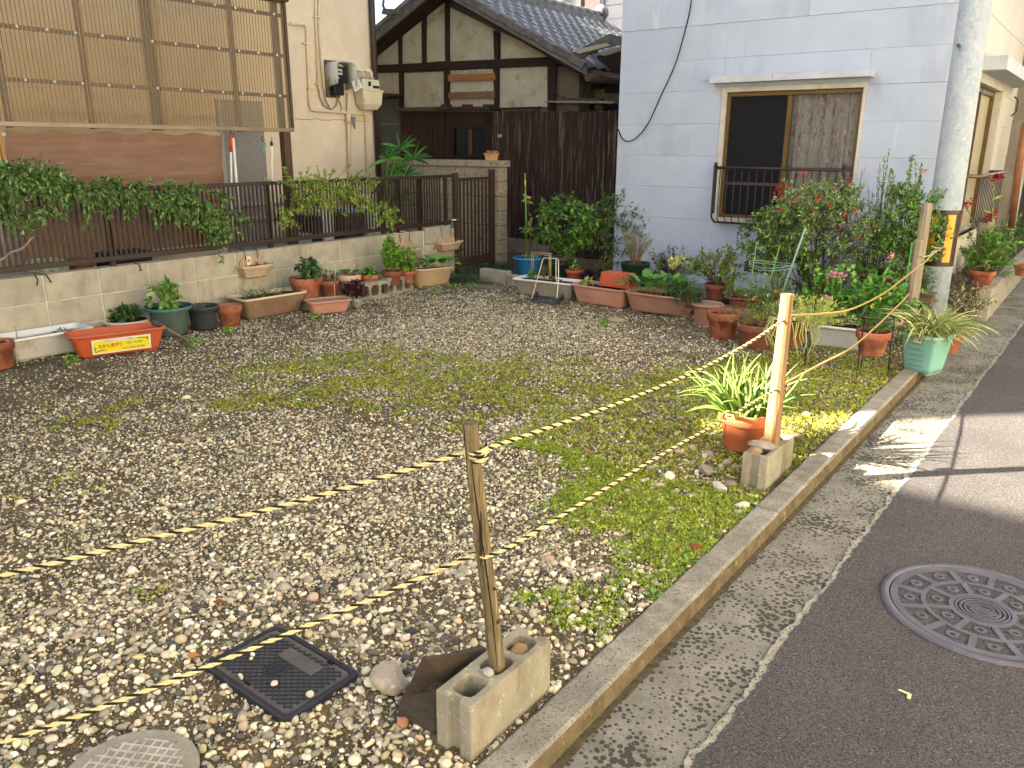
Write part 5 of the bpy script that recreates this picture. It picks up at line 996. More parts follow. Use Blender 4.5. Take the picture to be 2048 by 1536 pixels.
text('number', '3-9', .055, M('plate_white','#e0e4da',rough=.5), t, (c.x,YF-.048,c.z), (1,0,0), (0,0,1), (0,-1,0), thick=.0008)
# ---- white house far behind
wh = thing('white_sided_house', 'white house with a grey-framed window rising behind the tiled roof', 'house', (-11,18,0)); WS = M('white_siding','#cfd0d2','#c4c5c8',sc=3,rough=.7,bump=.1)
mb = MB(); mb.box((-17,18,0),(-6,24,10)); mb.build('wall', WS, wh)
for k in range(12): mb = MB(); z_ = 3.6+k*.3; mb.box((-17,17.97,z_),(-6,17.999,z_+.285)); mb.build('siding_board', WS, wh)
a, c = py_(1133,-60,17.95), py_(1204,50,17.95); boxo('window_frame', (a.x-.05,17.9,c.z-.06),(c.x+.05,17.968,a.z), M('grey_alu','#9a9790',rough=.4), wh)
boxo('window_pane', (a.x+.06,17.885,c.z+.02),(py_(1163,0,17.9).x,17.898,a.z-.05), glassy('sky_pane','#7d8083',.08), wh); boxo('window_pane', (py_(1170,0,17.9).x,17.885,c.z+.02),(c.x-.04,17.898,a.z-.05), M('curtained_pane','#bda39a','#a98c83',sc=5,rough=.2,spec=.6), wh); boxo('window_mullion', (py_(1163,0,17.9).x,17.87,c.z),(py_(1170,0,17.9).x,17.899,a.z), M('black_alu','#2f2f30',rough=.4), wh)
# ================================================================== PALE BLUE HOUSE
YB = 8.9; XR_ = -1.35; XLb = -5.01
bh = thing('blue_house', 'pale blue painted house with a red-patterned curtain in its railed window', 'house', (-3.2, 11, 0))
BLUE = M('pale_blue_paint', '#a6b0bd', '#aeb8c5', sc=1.6, rough=.8, bump=.28, bsc=55, rnd=.012, spots=(2.2,.56,.25,'#97a0ac',(1,1,.25)), spots2=(7,.61,.12,'#bac2cd',(1,1,.2)))
CRM = M('cream_side_paint', '#b9b4a8', '#c0bbae', sc=1.6, rough=.8, bump=.3, bsc=55, rnd=.012, spots=(2.5,.58,.2,'#aaa496',(1,1,.25)))
mb = MB(); mb.box((XLb+.01,YB+.03,-.1),(-3.80,13.19,8)); mb.box((-3.80,YB+.03,-.1),(-2.14,13.19,.74)); mb.box((-3.80,YB+.03,2.25),(-2.14,13.19,8)); mb.box((-2.14,YB+.03,-.1),(XR_-.03,9.55,8)); mb.box((-2.14,9.55,2.35),(XR_-.03,13.19,8)); mb.box((-2.14,9.55,-.1),(XR_-.03,13.19,.66)); mb.box((-2.14,11.8,.66),(XR_-.03,13.19,2.35)); mb.box((-3.8,9.9,.74),(-2.14,13.19,2.25))
mb.build('wall_core', M('wall_core','#8f939a','#878b92',sc=3,rough=.9), bh)
rows = [-.06,.10,.43,.79,1.15,1.50,1.85,2.20,2.53,2.88,3.22,3.57,3.92,4.27,4.62]
wx0, wx1, wz0, wz1 = -3.72, -2.205, .80, 2.225
for i, (z0, z1) in enumerate(zip(rows[:-1], rows[1:])):
    xs_ = [XLb, -3.2+(.35 if i%2 else -.3), XR_]
    segs = [(xs_[0], xs_[1]), (xs_[1], xs_[2])]
    if z1 > wz0+.01 and z0 < wz1-.01:
        cut = []
        segs = [(XLb, wx0), (wx1, XR_)]
        if z0 < wz0: mbz = [(wx0, wx1, z0, wz0-.0)]
        elif z1 > wz1: mbz = [(wx0, wx1, wz1, z1)]
        else: mbz = []
        for a_, b_, c_, d_ in mbz: j = random.uniform(-.0015,.0015); boxo('wall_panel', (a_+.001,YB+j,c_+.001),(b_-.001,YB+.03,d_-.0012), BLUE, bh, .0015)
    for a_, b_ in segs:
        j = random.uniform(-.0025,.0025)+(-.003 if i%2 else 0); boxo('wall_panel', (a_+.0005,YB+j,z0+.0006),(b_-.0005,YB+.03,z1-.0006), BLUE, bh, .0012)
for i, (z0, z1) in enumerate(zip(rows[:-1], rows[1:])):
    if z0 > 4.5: break
    segs = [(YB+.031, 13.19)]
    if z1 > .66 and z0 < 2.33: segs = [(YB+.031, 9.60), (11.76, 13.19)]
    for a_, b_ in segs:
        j = random.uniform(-.002,.002); boxo('side_panel', (XR_-.03,a_,z0+.001),(XR_+j,b_,z1-.0012), CRM, bh, .002)
    if z1 > .66 and z0 < .66: boxo('side_panel', (XR_-.03,9.60,z0+.001),(XR_,11.76,.66), CRM, bh)
    if z1 > 2.33 and z0 < 2.33: boxo('side_panel', (XR_-.03,9.60,2.33),(XR_,11.76,z1-.001), CRM, bh)
boxo('base_strip', (XLb,YB-.035,-.1),(XR_+.02,YB-.003,.055), M('base_concrete','#8b8f94','#7a7d80',sc=8,rough=.95,bump=.5), bh, .006)
ca = py_(1418,160,YB-.16); cb = py_(1741,152,YB-.16); cm_ = M('canopy_paint','#b9bdc2','#a9adb2',sc=4,rough=.8,bump=.3,spots=(9,.62,.1,'#95979a',(.3,1,1)))
boxo('window_canopy', (ca.x,YB-.16,ca.z-.035),(ca.x+(cb.x-ca.x)*.42,YB-.003,ca.z+.035), cm_, bh, .004); boxo('window_canopy', (ca.x+(cb.x-ca.x)*.42+.004,YB-.16,ca.z-.033),(cb.x,YB-.003,ca.z+.036), cm_, bh, .004)
# window
WH_ = M('white_reveal','#c4c0b4','#b0ab9d',sc=8,rough=.7); GD = M('gold_alu','#6b5734','#5c4a2a',sc=5,rough=.35,metal=.4)
for nm, a_, b_ in (('reveal',(wx0,YB-.012,wz0),(wx0+.05,YB+.16,wz1)),('reveal',(wx1-.035,YB-.012,wz0),(wx1,YB+.16,wz1)),('reveal',(wx0+.05,YB-.012,wz1-.05),(wx1-.035,YB+.16,wz1)),('sill',(wx0+.05,YB-.03,wz0-.03),(wx1-.035,YB+.16,wz0+.03))): boxo('window_'+nm, a_, b_, WH_, bh, .003)
x0, x1, z0, z1 = wx0+.052, wx1-.037, wz0+.032, wz1-.052; xm = py_(1572,300,YB+.08).x
wf = boxo('window_frame', (x0,YB+.03,z1-.045),(x1,YB+.12,z1), GD, bh, .003); boxo('frame_bar', (x0,YB+.03,z0),(x1,YB+.12,z0+.035), GD, wf); boxo('frame_bar', (x0,YB+.03,z0+.036),(x0+.04,YB+.12,z1-.046), GD, wf); boxo('frame_bar', (x1-.035,YB+.03,z0+.036),(x1,YB+.12,z1-.046), GD, wf); boxo('frame_bar', (xm-.02,YB+.045,z0+.036),(xm+.022,YB+.11,z1-.046), GD, wf)
boxo('insect_screen', (x0+.041,YB+.05,z0+.037),(xm-.021,YB+.056,z1-.047), M('insect_screen','#15181c','#0f1114',sc=40,rough=.9,bump=.4,bsc=900), bh); boxo('frame_bar', (x0+.041,YB+.045,z0+.36),(xm-.021,YB+.0495,z0+.39), M('screen_bar','#4d453c',rough=.5), wf)
# curtain : folded sheet
cu_ = M('red_pattern_curtain', '#bdb8b0', '#a39e99', sc=6, rough=.9, spots=(22,.54,.06,'#a5584f',(2.0,.3,.45)), spots2=(30,.6,.05,'#dcd9d2',(1,.3,.5)))
n_ = 160; xs_ = np.linspace(xm-.03, x1-.01, n_); V = []
for z_ in (z0+.0, (z0+z1)/2, z1-.08, z1-.03):
    for x_ in xs_: ph = (x_-xm)*46+1.2*math.sin((x_-xm)*11+z_*.7); V.append((x_+.006*math.cos(ph), YB+.15+.022*math.sin(ph)+.008*math.sin(ph*2.3), z_))
k = np.arange(4*n_).reshape(4,n_); npmesh('curtain', V, np.stack([k[:-1,:-1],k[:-1,1:],k[1:,1:],k[1:,:-1]],-1).reshape(-1,4), cu_, bh, smooth=True)
def clearglass():
    m = bpy.data.materials.new('clear_glass'); m.use_nodes = True; n = m.node_tree.nodes; l = m.node_tree.links; t = n.new('ShaderNodeBsdfTransparent'); t.inputs[0].default_value = (.86,.88,.88,1); g_ = n.new('ShaderNodeBsdfGlossy'); g_.inputs['Roughness'].default_value = .02; fr_ = n.new('ShaderNodeFresnel'); ms = n.new('ShaderNodeMixShader'); fr_.inputs[0].default_value = 1.5
    l.new(fr_.outputs[0], ms.inputs[0]); l.new(t.outputs[0], ms.inputs[1]); l.new(g_.outputs[0], ms.inputs[2]); l.new(ms.outputs[0], n['Material Output'].inputs[0]); return m
CG = clearglass(); boxo('window_pane', (xm+.023,YB+.075,z0+.037),(x1-.036,YB+.079,z1-.047), CG, bh)
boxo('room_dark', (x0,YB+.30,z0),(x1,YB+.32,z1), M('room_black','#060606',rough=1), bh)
# railing
RL = M('railing_brown','#3b302c','#2f2623',sc=6,rough=.45); ra, rb_ = py_(1429,333,YB-.2), py_(1690,338,YB-.2); rail = thing('window_railing', 'dark brown metal railing across the curtained window', 'railing', ((ra.x+rb_.x)/2, YB-.2, 1.0))
zr0 = py_(1429,427,YB-.2).z; zr1 = ra.z; 
mb = MB(); mb.tube([(ra.x-.0,YB-.2,zr1-.012),(rb_.x,YB-.2,zr1-.012)], .017, 10); mb.build('handrail', RL, rail)
for x_ in (ra.x+.015, rb_.x-.01): mb = MB(); mb.box((x_-.016,YB-.216,zr0),(x_+.016,YB-.184,zr1)); mb.tube([(x_,YB-.2,zr1),(x_,YB-.2,zr1+.045)], .02, 8); mb.build('rail_post', RL, rail); mb = MB(); mb.box((x_-.012,YB-.19,zr1-.03),(x_+.012,YB-.002,zr1-.008)); mb.build('rail_bracket', RL, rail)
nb = 16; mb = MB(); xs_ = [ra.x+.03+(rb_.x-ra.x-.06)*(k+.5)/nb for k in range(nb)]; xx = xs_[0]
mb.tube([(0,-.2,zr1-.02),(0,-.2,zr0+.0),(0,-.195,zr0-.05),(0,-.16,zr0-.085),(0,-.12,zr0-.095)], .0055, 6); o = mb.build('baluster', RL, rail, loc=(xx,YB,0)); me = o.data
for x_ in xs_[1:]: link('baluster', me, rail, loc=(x_,YB,0))
mb = MB(); mb.box((ra.x+.005,YB-.14,zr0-.108),(rb_.x,YB-.10,zr0-.09)); mb.build('lower_bar', RL, rail); mb = MB(); mb.tube([(ra.x,YB-.2,zr0+.0),(ra.x+.005,YB-.19,zr0-.05),(ra.x+.01,YB-.13,zr0-.1)], .01, 6); mb.build('lower_bar', RL, rail)
# vent and black cable
a = py_(1490,523,YB); c = py_(1530,546,YB); mb = MB(); boxo('vent_recess', (a.x,YB-.008,c.z),(c.x+.1,YB-.0045,a.z), M('vent_dark','#5d574e','#39352f',sc=20,rough=1), bh); boxo('vent_rim', (a.x-.01,YB-.014,a.z),(c.x+.1,YB-.004,a.z+.012), BLUE, bh)
mb = MB(); pts = [(1384,-14),(1380,20),(1368,70),(1350,130),(1325,185),(1300,240),(1283,266),(1268,279),(1256,283),(1244,277),(1236,258)]; mb.tube(catmull([py_(x,y,YB-.03) for x,y in pts], .05), .007, 6); tag(mb.build('black_cable', BLK), 'slack black cable hanging in a curve down the blue wall', 'cable')
# side window with canopy and curved railing on the street face
boxo('side_canopy', (XR_+.002,9.62,2.34),(XR_+.24,12.6,2.47), cm_, bh, .004)
sw = [ (XR_-.16,9.60,.66),(XR_-.13,11.76,2.33) ]
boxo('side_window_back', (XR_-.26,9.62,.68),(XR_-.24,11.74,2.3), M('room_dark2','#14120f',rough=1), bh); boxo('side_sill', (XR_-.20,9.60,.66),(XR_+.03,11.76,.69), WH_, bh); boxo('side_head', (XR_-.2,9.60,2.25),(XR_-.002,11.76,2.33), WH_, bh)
for a_, b_ in ((9.62,9.66),(10.62,10.68),(11.68,11.74)): boxo('side_frame', (XR_-.14,a_,.69),(XR_-.08,b_,2.25), GD, bh)
boxo('side_frame', (XR_-.14,9.66,2.19),(XR_-.08,11.68,2.25), GD, bh); boxo('side_reveal', (XR_-.2,11.74,.69),(XR_-.002,11.76,2.25), WH_, bh); boxo('side_reveal', (XR_-.2,9.60,.69),(XR_-.002,9.62,2.25), WH_, bh)
boxo('side_pane', (XR_-.13,10.68,.69),(XR_-.125,11.68,2.19), M('pale_blind','#b0a98f','#a39c82',sc=3,rough=.3,spec=.6), bh); boxo('side_pane', (XR_-.115,9.66,.69),(XR_-.11,10.62,2.19), glassy('dark_pane','#14181c'), bh)
rail2 = thing('window_railing', 'bowed metal railing on the street-side window behind the pole', 'railing', (XR_+.15, 10.7, 1)); zt_ = 1.32
mb = MB(); mb.tube([(XR_+.0,9.62,zt_),(XR_+.16,9.66,zt_),(XR_+.17,11.7,zt_),(XR_+.0,11.74,zt_)], .02, 8); mb.build('handrail', M('bronze_rail','#77664d',rough=.35,metal=.4), rail2)
mb = MB(); mb.tube([(.16,0,zt_),(.16,0,.86),(.14,0,.78),(.08,0,.72),(.02,0,.70)], .0065, 6); o = mb.build('baluster', RL, rail2, loc=(XR_,9.72,0)); me = o.data
for k in range(1, 15): link('baluster', me, rail2, loc=(XR_, 9.72+k*.135, 0))
mb = MB(); mb.box((XR_+.005,9.66,.69),(XR_+.03,11.7,.71)); mb.build('lower_bar', RL, rail2)
mb = MB(); mb.tube([(XR_+.02,12.75,2.0),(XR_+.07,12.75,2.06),(XR_+.07,12.75,2.2),(XR_+.02,12.75,2.24)], .01, 6); tag(mb.build('wall_hook', RL), 'small dark iron hook on the street face of the blue house', 'hook')
# dark timber house further down the street
dh = thing('dark_street_house', 'dark brown timber house further along the street with a copper downpipe', 'house', (-2, 16, 0)); DK = M('dark_timber_wall','#3a2b22','#2a1f18',sc=5,stretch=(3,3,.5),rough=.9,bump=.4,bsc=40)
mb = MB(); mb.box((-5,13.6,0),(-1.25,22,7)); mb.build('wall', DK, dh)
for k in range(9): boxo('wall_board', (-1.249,13.62+k*.9,.3),(-1.225,13.62+k*.9+.88,6.9), DK, dh)
boxo('grey_corner_board', (-1.35,13.2,0),(-1.16,13.58,3.6), M('grey_render','#8b8476','#7a7366',sc=4,rough=.9), dh); boxo('white_post', (-1.2,13.18,0),(-1.1,13.25,2.15), WH_, dh)
mb = MB(); mb.tube([px_(2052,245,-1.1),px_(2038,330,-1.1),px_(2022,455,-1.1)], .045, 10); mb.build('downpipe', M('copper_pipe','#96694c','#84573c',sc=6,rough=.5), dh)
mb = MB(); mb.tube([(-1.1,13.9,2.0),(-1.0,13.9,1.95),(-.95,13.9,2.05),(-.9,14.2,2.1)], .05, 8); mb.box((-1.22,13.7,1.95),(-.75,14.6,2.35)); mb.build('gutter_trough', M('grey_gutter','#77736a',rough=.5), dh)
# ================================================================== UNSEEN BLOCKS ADDED TO SHADE THE SCENE, AND THE HOUSE ACROSS THE STREET
nh = thing('sun_patch_blocker', 'unseen gabled block behind the camera, added to shape the sun patch', 'house', (-6.5,-9,0))
dx, dy = .719, .695; px0, py0 = .695, -.719
def sp_(p, s, z): return Vector((dx*s+px0*p, dy*s+py0*p, z))
mb = MB(); poly = [(-4.75,0),(-4.75,5.40),(-4.22,5.42),(-3.45,5.68),(-3.05,5.88),(-.5,7.0),(4.5,4.7),(4.5,0)]  # added blocker: its outline is shaped to bound the sun patch
mb.prism(poly, lambda p,z: sp_(p,-9,z), lambda p,z: sp_(p,-15,z-.0)); mb.build('wall', STU, nh)
oph = thing('opposite_house', 'cream house across the street, out of view to the right', 'house', (6.5,6,0)); mb = MB(); mb.box((3.6,-6,-.1),(9,30,5.2)); mb.build('wall', M('opposite_render','#c2bbae','#b4ad9f',sc=2,rough=.9), oph); mb = MB(); mb.box((3.4,-6.2,5.2),(9.2,30.2,5.4)); mb.build('roof', M('roof_sheet','#4a4542'), oph)
ap = thing('siding_shade_block', 'unseen block behind the left house, added to shade the white siding', 'shade block', (-20,2,0)); mb = MB(); mb.prism([(-30,0),(-30,14.5),(-17.6,14.5),(-17.6,0)], lambda p,z: sp_(p,-9,z), lambda p,z: sp_(p,-16,z)); mb.build('wall', M('opposite_render','#86878a'), ap)  # added out of view to keep sun off the white siding
# thin mast whose shadow crosses the street
# ================================================================== POTTED PLANTS
def potted(label, fit, m, style='terra', z0=0., rb=.72, rim=None, cat='potted plant', name='potted_plant', group=None, fill=.88, soilm=None, hmax=None):
    c, r, h = solve_pot(*fit, z0=z0, rb=rb)
    if hmax: h = min(h, hmax)
    t = thing(name, label, cat, c, group); pot(t, c, r, h, m, style, rim, n=32, fill=fill, soilm=soilm); return t, Vector((c.x, c.y, c.z+h*fill)), r, h
PLAST_G = M('teal_grey_plastic','#4a5a55','#55645e',sc=6,rough=.55,bump=.05,bsc=60,spots=(8,.6,.2,'#5f6b64','n')); PLAST_K = M('charcoal_plastic','#35363a','#3d3e42',sc=6,rough=.6,spots=(9,.6,.2,'#57524a','n')); TEALR = M('teal_rim','#3d6b62',rough=.45)
CREAM = M('cream_plastic','#d5cdb8','#c6bda6',sc=5,rough=.55,spots=(5,.62,.15,'#a79c80','n')); WHT = M('white_plastic_trough','#c9c7bd','#b8b4a6',sc=4,rough=.6,spots=(4,.56,.2,'#8c8468','n'),spots2=(40,.62,.1,'#8f8870','n')); WHR = M('white_rim','#dfddd4','#d2cfc3',sc=5,rough=.5)
BRT = M('brown_trough_plastic','#8c7159','#7c634e',sc=4,rough=.65,spots=(5,.6,.2,'#9b8468','n')); CRR = M('cream_rim','#d6c3a6','#c6b192',sc=6,rough=.5); PINK = M('pink_terracotta','#b98a76','#a97b68',sc=4,rough=.7,bump=.06,rnd=.05,spots=(6,.62,.15,'#c3a28e','n')); PKB = M('pink_brown','#9d7763','#8b6856',sc=4,rough=.7,bump=.06,spots=(5,.6,.2,'#b08a72','n'))
ORG = M('orange_plastic','#bd5c38','#b05430',sc=4,rough=.5,rnd=.04,spots=(6,.64,.12,'#c87e58','n')); BLUEP = M('blue_plastic','#2d6f9a','#28638b',sc=5,rough=.45,spots=(7,.64,.15,'#4a85a8','n')); BLUR = M('blue_rim','#3c82ad',rough=.4); DKG = M('dark_green_plastic','#24402f','#1f3728',sc=6,rough=.45); NAVY = M('navy_plastic','#27446f',rough=.45)
G1 = ['#4c7a34','#5d8c3c','#416a30','#6c9a46']; G2 = ['#689a3e','#7cae48','#568634','#90ba55']; GD = ['#3a6038','#467042','#325432','#527e4a']; GY = ['#7fa63e','#94b84c','#6c9336','#a8c45a']
# --- left row, nearest first
potted('terracotta pot cut off by the left edge of the picture, against the block wall', (-8,682,62,740), TERRA, name='plant_pot', cat='plant pot')
t = thing('trough_planter', 'long white trough planter with bare soil and a plastic marker, by the left wall', 'planter', gp(100,712))
fn, L, D = trough(t, (-6.56,2.50), (-6.53,3.02), .20, .185, WHT, WHR, flare=.045, fill=.72)
mb = MB(); a = fn(Vector((-.20,.0,.13))); mb.bar(a, a+Vector((0,0,.12)), .016, .003); mb.build('plant_marker', M('clear_marker','#a79f8c',rough=.3), t)
bush(t, fn(Vector((.12,0,.145))), .09,.05,.04,8,8,.018,.01,GD,stemr=.001,seed=4)
t = thing('trough_planter', 'orange trough planter carrying a yellow printed sign, in front of the white trough', 'planter', gp(240,712))
so0, so1 = gp(160,718), gp(320,697); fnS, LS, DS = trough(t, so0, so1, .165, .185, ORG, None, flare=.045, fill=.6)
# yellow sign
axs = (Vector((so1.x-so0.x, so1.y-so0.y, 0))).normalized(); fr = Vector((axs.y,-axs.x,0))
if fr.dot(Vector((-so0.x,-so0.y,0))) < 0: fr = -fr
sg = thing('printed_sign', 'yellow printed sign with red Japanese lettering and grape pictures on the orange trough', 'sign', fnS(Vector((0,-DS/2,.09)))); slope = math.atan2(.045*.95, .16)
uz = (Vector((0,0,1))*math.cos(slope)+fr*math.sin(slope)); nn = axs.cross(uz).normalized(); nn = nn if nn.dot(fr) > 0 else -nn
so_ = fnS(Vector((.01,-DS/2-.029,.083)))+nn*.004
def S(u, v, o=0.): return so_+axs*u+uz*v+nn*o
def spl(name, u0, v0, u1, v1, o, m, th=.0008, par=sg): b = MB(); b.add([S(u0,v0,o-th),S(u1,v0,o-th),S(u1,v1,o-th),S(u0,v1,o-th),S(u0,v0,o),S(u1,v0,o),S(u1,v1,o),S(u0,v1,o)], [(0,3,2,1),(4,5,6,7),(0,1,5,4),(1,2,6,5),(2,3,7,6),(3,0,4,7)]); return b.build(name, m, par)
SY = M('sign_yellow','#e2d236',rough=.5); SW = M('sign_white','#dedccb',rough=.5)
spl('backing', -.215,-.062,.215,.062,.0015,SW,.003); spl('yellow_field', -.203,-.051,.203,.051,.0030,SY); spl('white_label', -.125,.036,.085,.059,.0045,SW)
up_ = dict(ux=axs, uz=uz, nrm_=nn)
text('label_text', '花園地区コミュニティ協議会', .0165, M('sign_grey_ink','#7f7a68',rough=.6), sg, S(-.02,.0475,.005), **up_, thick=.0001)
text('main_text', 'ながら見守り', .038, M('sign_red','#c02a14',rough=.5), sg, S(-.082,.003,.004), **up_, thick=.0006, sx=.78)
text('green_text', '〜花壇・安心の郷〜', .022, M('sign_green','#4b8f5c',rough=.5), sg, S(.092,.010,.004), **up_, thick=.0004, sx=.68)
text('small_text', '西村ジョイ株式会社・香川県警察', .0135, M('sign_ink','#3a371f',rough=.5), sg, S(.085,-.032,.004), **up_, thick=.0001, sx=.8)
PUR = M('sign_purple','#4a3560',rough=.5)
for (u0, v0, n_, du, dv) in ((-.192,-.04,12,.0065,.0012),(-.196,-.03,6,.0015,.004),(.12,.043,12,.0065,-.0008),(.188,.038,6,.0008,-.004)):
    mb = MB(); rr_ = random.Random(n_)
    for k in range(n_): u = u0+du*k+rr_.uniform(-.002,.002); v = v0+dv*k+rr_.uniform(-.004,.004); pts = [S(u+.0042*math.cos(q), v+.0042*math.sin(q), .0038+.0003*k/n_) for q in np.linspace(0,5.6,8)]; mb.add(pts, [tuple(range(8))])
    mb.build('grape_print', PUR, sg)
t = thing('trowel', 'old wooden-handled trowel propped on the corner of the orange trough', 'trowel', gp(378,685)); a = py_(320,652,px_(320,652,-6.2).y); a = px_(322,651,-6.12); b_ = gp(376,682,.012); mb = MB(); mb.tube([a.lerp(b_,.12), b_], [.011,.013], 8); mb.build('handle', M('old_handle','#7a6a52','#6a5a44',sc=9,rough=.8), t)
mb = MB(); d_ = (a-b_).normalized(); mb.tube([a.lerp(b_,.14), a, a+d_*.03], [.013,.02,.022], 8); mb.tube([a+d_*.02, a+d_*.09+Vector((0,0,-.02))], [.026,.02], 8); mb.build('blade', M('dirty_steel','#4a4640',rough=.8), t)
t, c, r, h = potted('round cream pot of low dark green foliage between white and orange troughs', (254,637,88,674), CREAM, 'bowl', rb=.62)
bush(t, c+Vector((-.03,0,0)), .14,.14,.11,40,18,.055,.016,GD,t0=.5,stemr=.0015,seed=1,up=.8); blades('long_blade', c+Vector((.06,.02,0)), 9, .24,.007,['#5a7a38','#8d9a5a'],t,.02,.55); blades('dry_blade', c+Vector((.07,0,0)), 5, .13,.006,['#a8844a','#8f6a3c'],t,.02,.3)
t, c, r, h = potted('large dark grey-green pot with teal rim and a broad-leaved seedling', (336,611,87,673), PLAST_G, 'lip', rim=TEALR)
bush(t, c, .15,.15,.24,16,10,.085,.04,['#6c9a48','#5b8a3e','#84ad5c'],t0=.5,stemr=.003,seed=2,up=.3,droop=.2,stemmat=GSTEM); blades('long_blade', c, 12, .30,.006,['#5f7d42','#7d9658'],t,.05,.75,upz=.8); blades('reed', c+Vector((.06,0,0)), 3,.19,.006,['#9a7a50'],t,.02,.02,upz=3)
t, c, r, h = potted('charcoal plastic pot with a few thin shoots', (404,611,64,661), PLAST_K, 'lip', fill=.75); blades('shoot', c, 7, .13,.009,['#7e9a45','#5f7d3a'],t,.05,.2,upz=2)
t, c, r, h = potted('empty terracotta pot filled with dry pinkish soil beside the charcoal pot', (457,610,50,654), TERRA, name='plant_pot', cat='plant pot', fill=.93, soilm=M('dry_soil','#a87860','#8f6a52',sc=20,rough=1,bump=.3))
t = thing('trough_planter', 'brown trough with cream rim and grassy liriope, beneath the tagged hanging planter', 'planter', gp(545,632)); fn, L, D = trough(t, gp(497,640), gp(602,622), .23, .205, BRT, CRR, flare=.05)
for k in range(8): blades('grass_tuft', fn(Vector((-.26+.055*k,.02*(k%3-1),.18))), 16, .17,.007,['#4f7238','#6b8a48','#3d5e30','#8a9a5c'],t,.03,.6)
blades('long_blade', fn(Vector((.14,0,.18))), 6,.34,.008,['#4f7a38','#3f6a30'],t,.02,.6,upz=1.6)
# pots on the round foot and blocks
mb = MB(); c0_ = solve_pot(610,554,63,602,z0=.10)[0]; mb.lathe([(.085,0),(.07,.02),(.065,.07),(.085,.098)], 24, (c0_.x,c0_.y,0), cap1=True); tag(mb.build('stone_stool', M('mossy_stone','#8d8a72','#6e7058',sc=9,rough=1,bump=.6), None, 0), 'small round mossy stone foot under the big terracotta pot', 'pot stand')
t, c, r, h = potted('big terracotta pot with a dark leafy cutting on a round stone foot', (610,554,63,604), TERRA, z0=.08)
bush(t, c+Vector((.06,0,0)), .13,.12,.22,22,16,.065,.03,GD,t0=.5,stemr=.003,seed=5,up=.2,droop=.25); bush(t, c+Vector((-.08,0,0)), .05,.05,.2,6,5,.02,.008,['#7a6a44','#8a8a4c'],stemr=.002,seed=6)
t, c, r, h = potted('smaller terracotta pot with a wire ring support, right of the big one', (657,560,41,594), TERRA, z0=.04); bush(t, c, .07,.07,.13,14,8,.03,.016,['#54663a','#6e7c48','#4a4a34'],stemr=.003,seed=7)
mb = MB(); a = c+Vector((r*.5,r*.4,0)); mb.tube([a, a+Vector((.01,0,.19)), a+Vector((-r*1.2,-.03,.20)), a+Vector((-r*1.3,-.03,.17))], .004, 6); mb.build('wire_support', M('white_wire','#cfccc0',rough=.5), t)
hb = hollow_block('concrete_block', 'hollow block lying flat under the rear terracotta pots, next to the purple plant', tuple(gp(735,601)+Vector((-.08,.16,-.01))), .40,.19,.10, math.radians(78), holes_up=False, m=CB)
hb = hollow_block('concrete_block', 'hollow block lying flat with open cells, under the two bushy green pots', tuple(gp(795,588)+Vector((-.10,.09,-.01))), .42,.19,.10, math.radians(84), holes_up=False, m=CB)
t, c, r, h = potted('wide pinkish pot with pale rim and broad hosta-like leaves', (698,548,48,588), PINK, z0=.05, rim=CRR)
def bigleaves(t, c, n, L, Wd, cols, spread=.05, up=.5, seed=0, name='leaf', stalk=.06, wob=.3):
    rng = np.random.default_rng(seed+50)
    for k in range(n):
        a = 2.4*k+rng.uniform(-.3,.3); rr = spread*math.sqrt((k+.5)/n); el = up*(1.3-.9*k/n)+rng.uniform(-.1,.15); d = Vector((math.cos(a),math.sin(a),el)).normalized(); s_ = Vector((-math.sin(a),math.cos(a),0)); n_ = d.cross(s_); n_ = n_ if n_.z > 0 else -n_
        l = L*rng.uniform(.7,1.15); w = Wd*rng.uniform(.8,1.1); o = Vector(c)+Vector((math.cos(a)*rr,math.sin(a)*rr,0)); b0 = o+d*stalk*rng.uniform(.6,1.2)+Vector((0,0,stalk*.6)); V = []; prof_ = [(0,.10),(.15,.62),(.35,.98),(.55,.95),(.75,.66),(.9,.3),(1,.02)]
        for tt, ww in prof_:
            p = b0+d*l*tt-Vector((0,0,1))*l*.28*tt*tt*(1.2-el*.4); V += [p+s_*w*ww*.5+n_*w*.10*ww, p-Vector((0,0,0)), p-s_*w*ww*.5+n_*w*.10*ww]
        F_ = []
        for i in range(len(prof_)-1): F_ += [(3*i,3*i+1,3*i+4,3*i+3),(3*i+1,3*i+2,3*i+5,3*i+4)]
        cc = palette(1, cols, .12, rng)[0]; Cc = np.repeat(cc[None], len(V), 0); Cc[1::3] *= 1.18; npmesh(name, V, F_, LEAF, t, Cc, smooth=True)
        if k == 0: mb = MB()
        mb.tube([o, b0], .0025, 4, caps=False)
    mb.build('stem', GSTEM, t)
bigleaves(t, c, 9, .13, .075, ['#4c7a35','#5b8a40','#3f6a30'], .05, .5, 1, stalk=.03)
t, c, r, h = potted('terracotta pot of lobed green leaves standing on the first block', (738,548,38,578), TERRA, z0=.09); bush(t, c, .10,.10,.08,16,8,.05,.042,G1,t0=.5,stemr=.002,seed=9,up=.1)
t, c, r, h = potted('small patterned silver pot with dark purple heuchera foliage', (712,590,26,616), M('patterned_glaze','#a9a79c','#8f8d84',sc=30,rough=.4,metal=.2,spots=(38,.52,.06,'#55504a','n')), 'glazed', z0=0)
bush(t, c, .13,.13,.16,50,9,.042,.036,['#3a2030','#4a2a3a','#2c1826','#5a3440'],t0=.55,stemr=.0015,seed=10,up=.2,low=.15); flowers(t, [tuple(c+Vector((.0,.03,.22))), tuple(c+Vector((.03,.0,.20)))], .012, ['#e8dce0','#d8a8b0'])
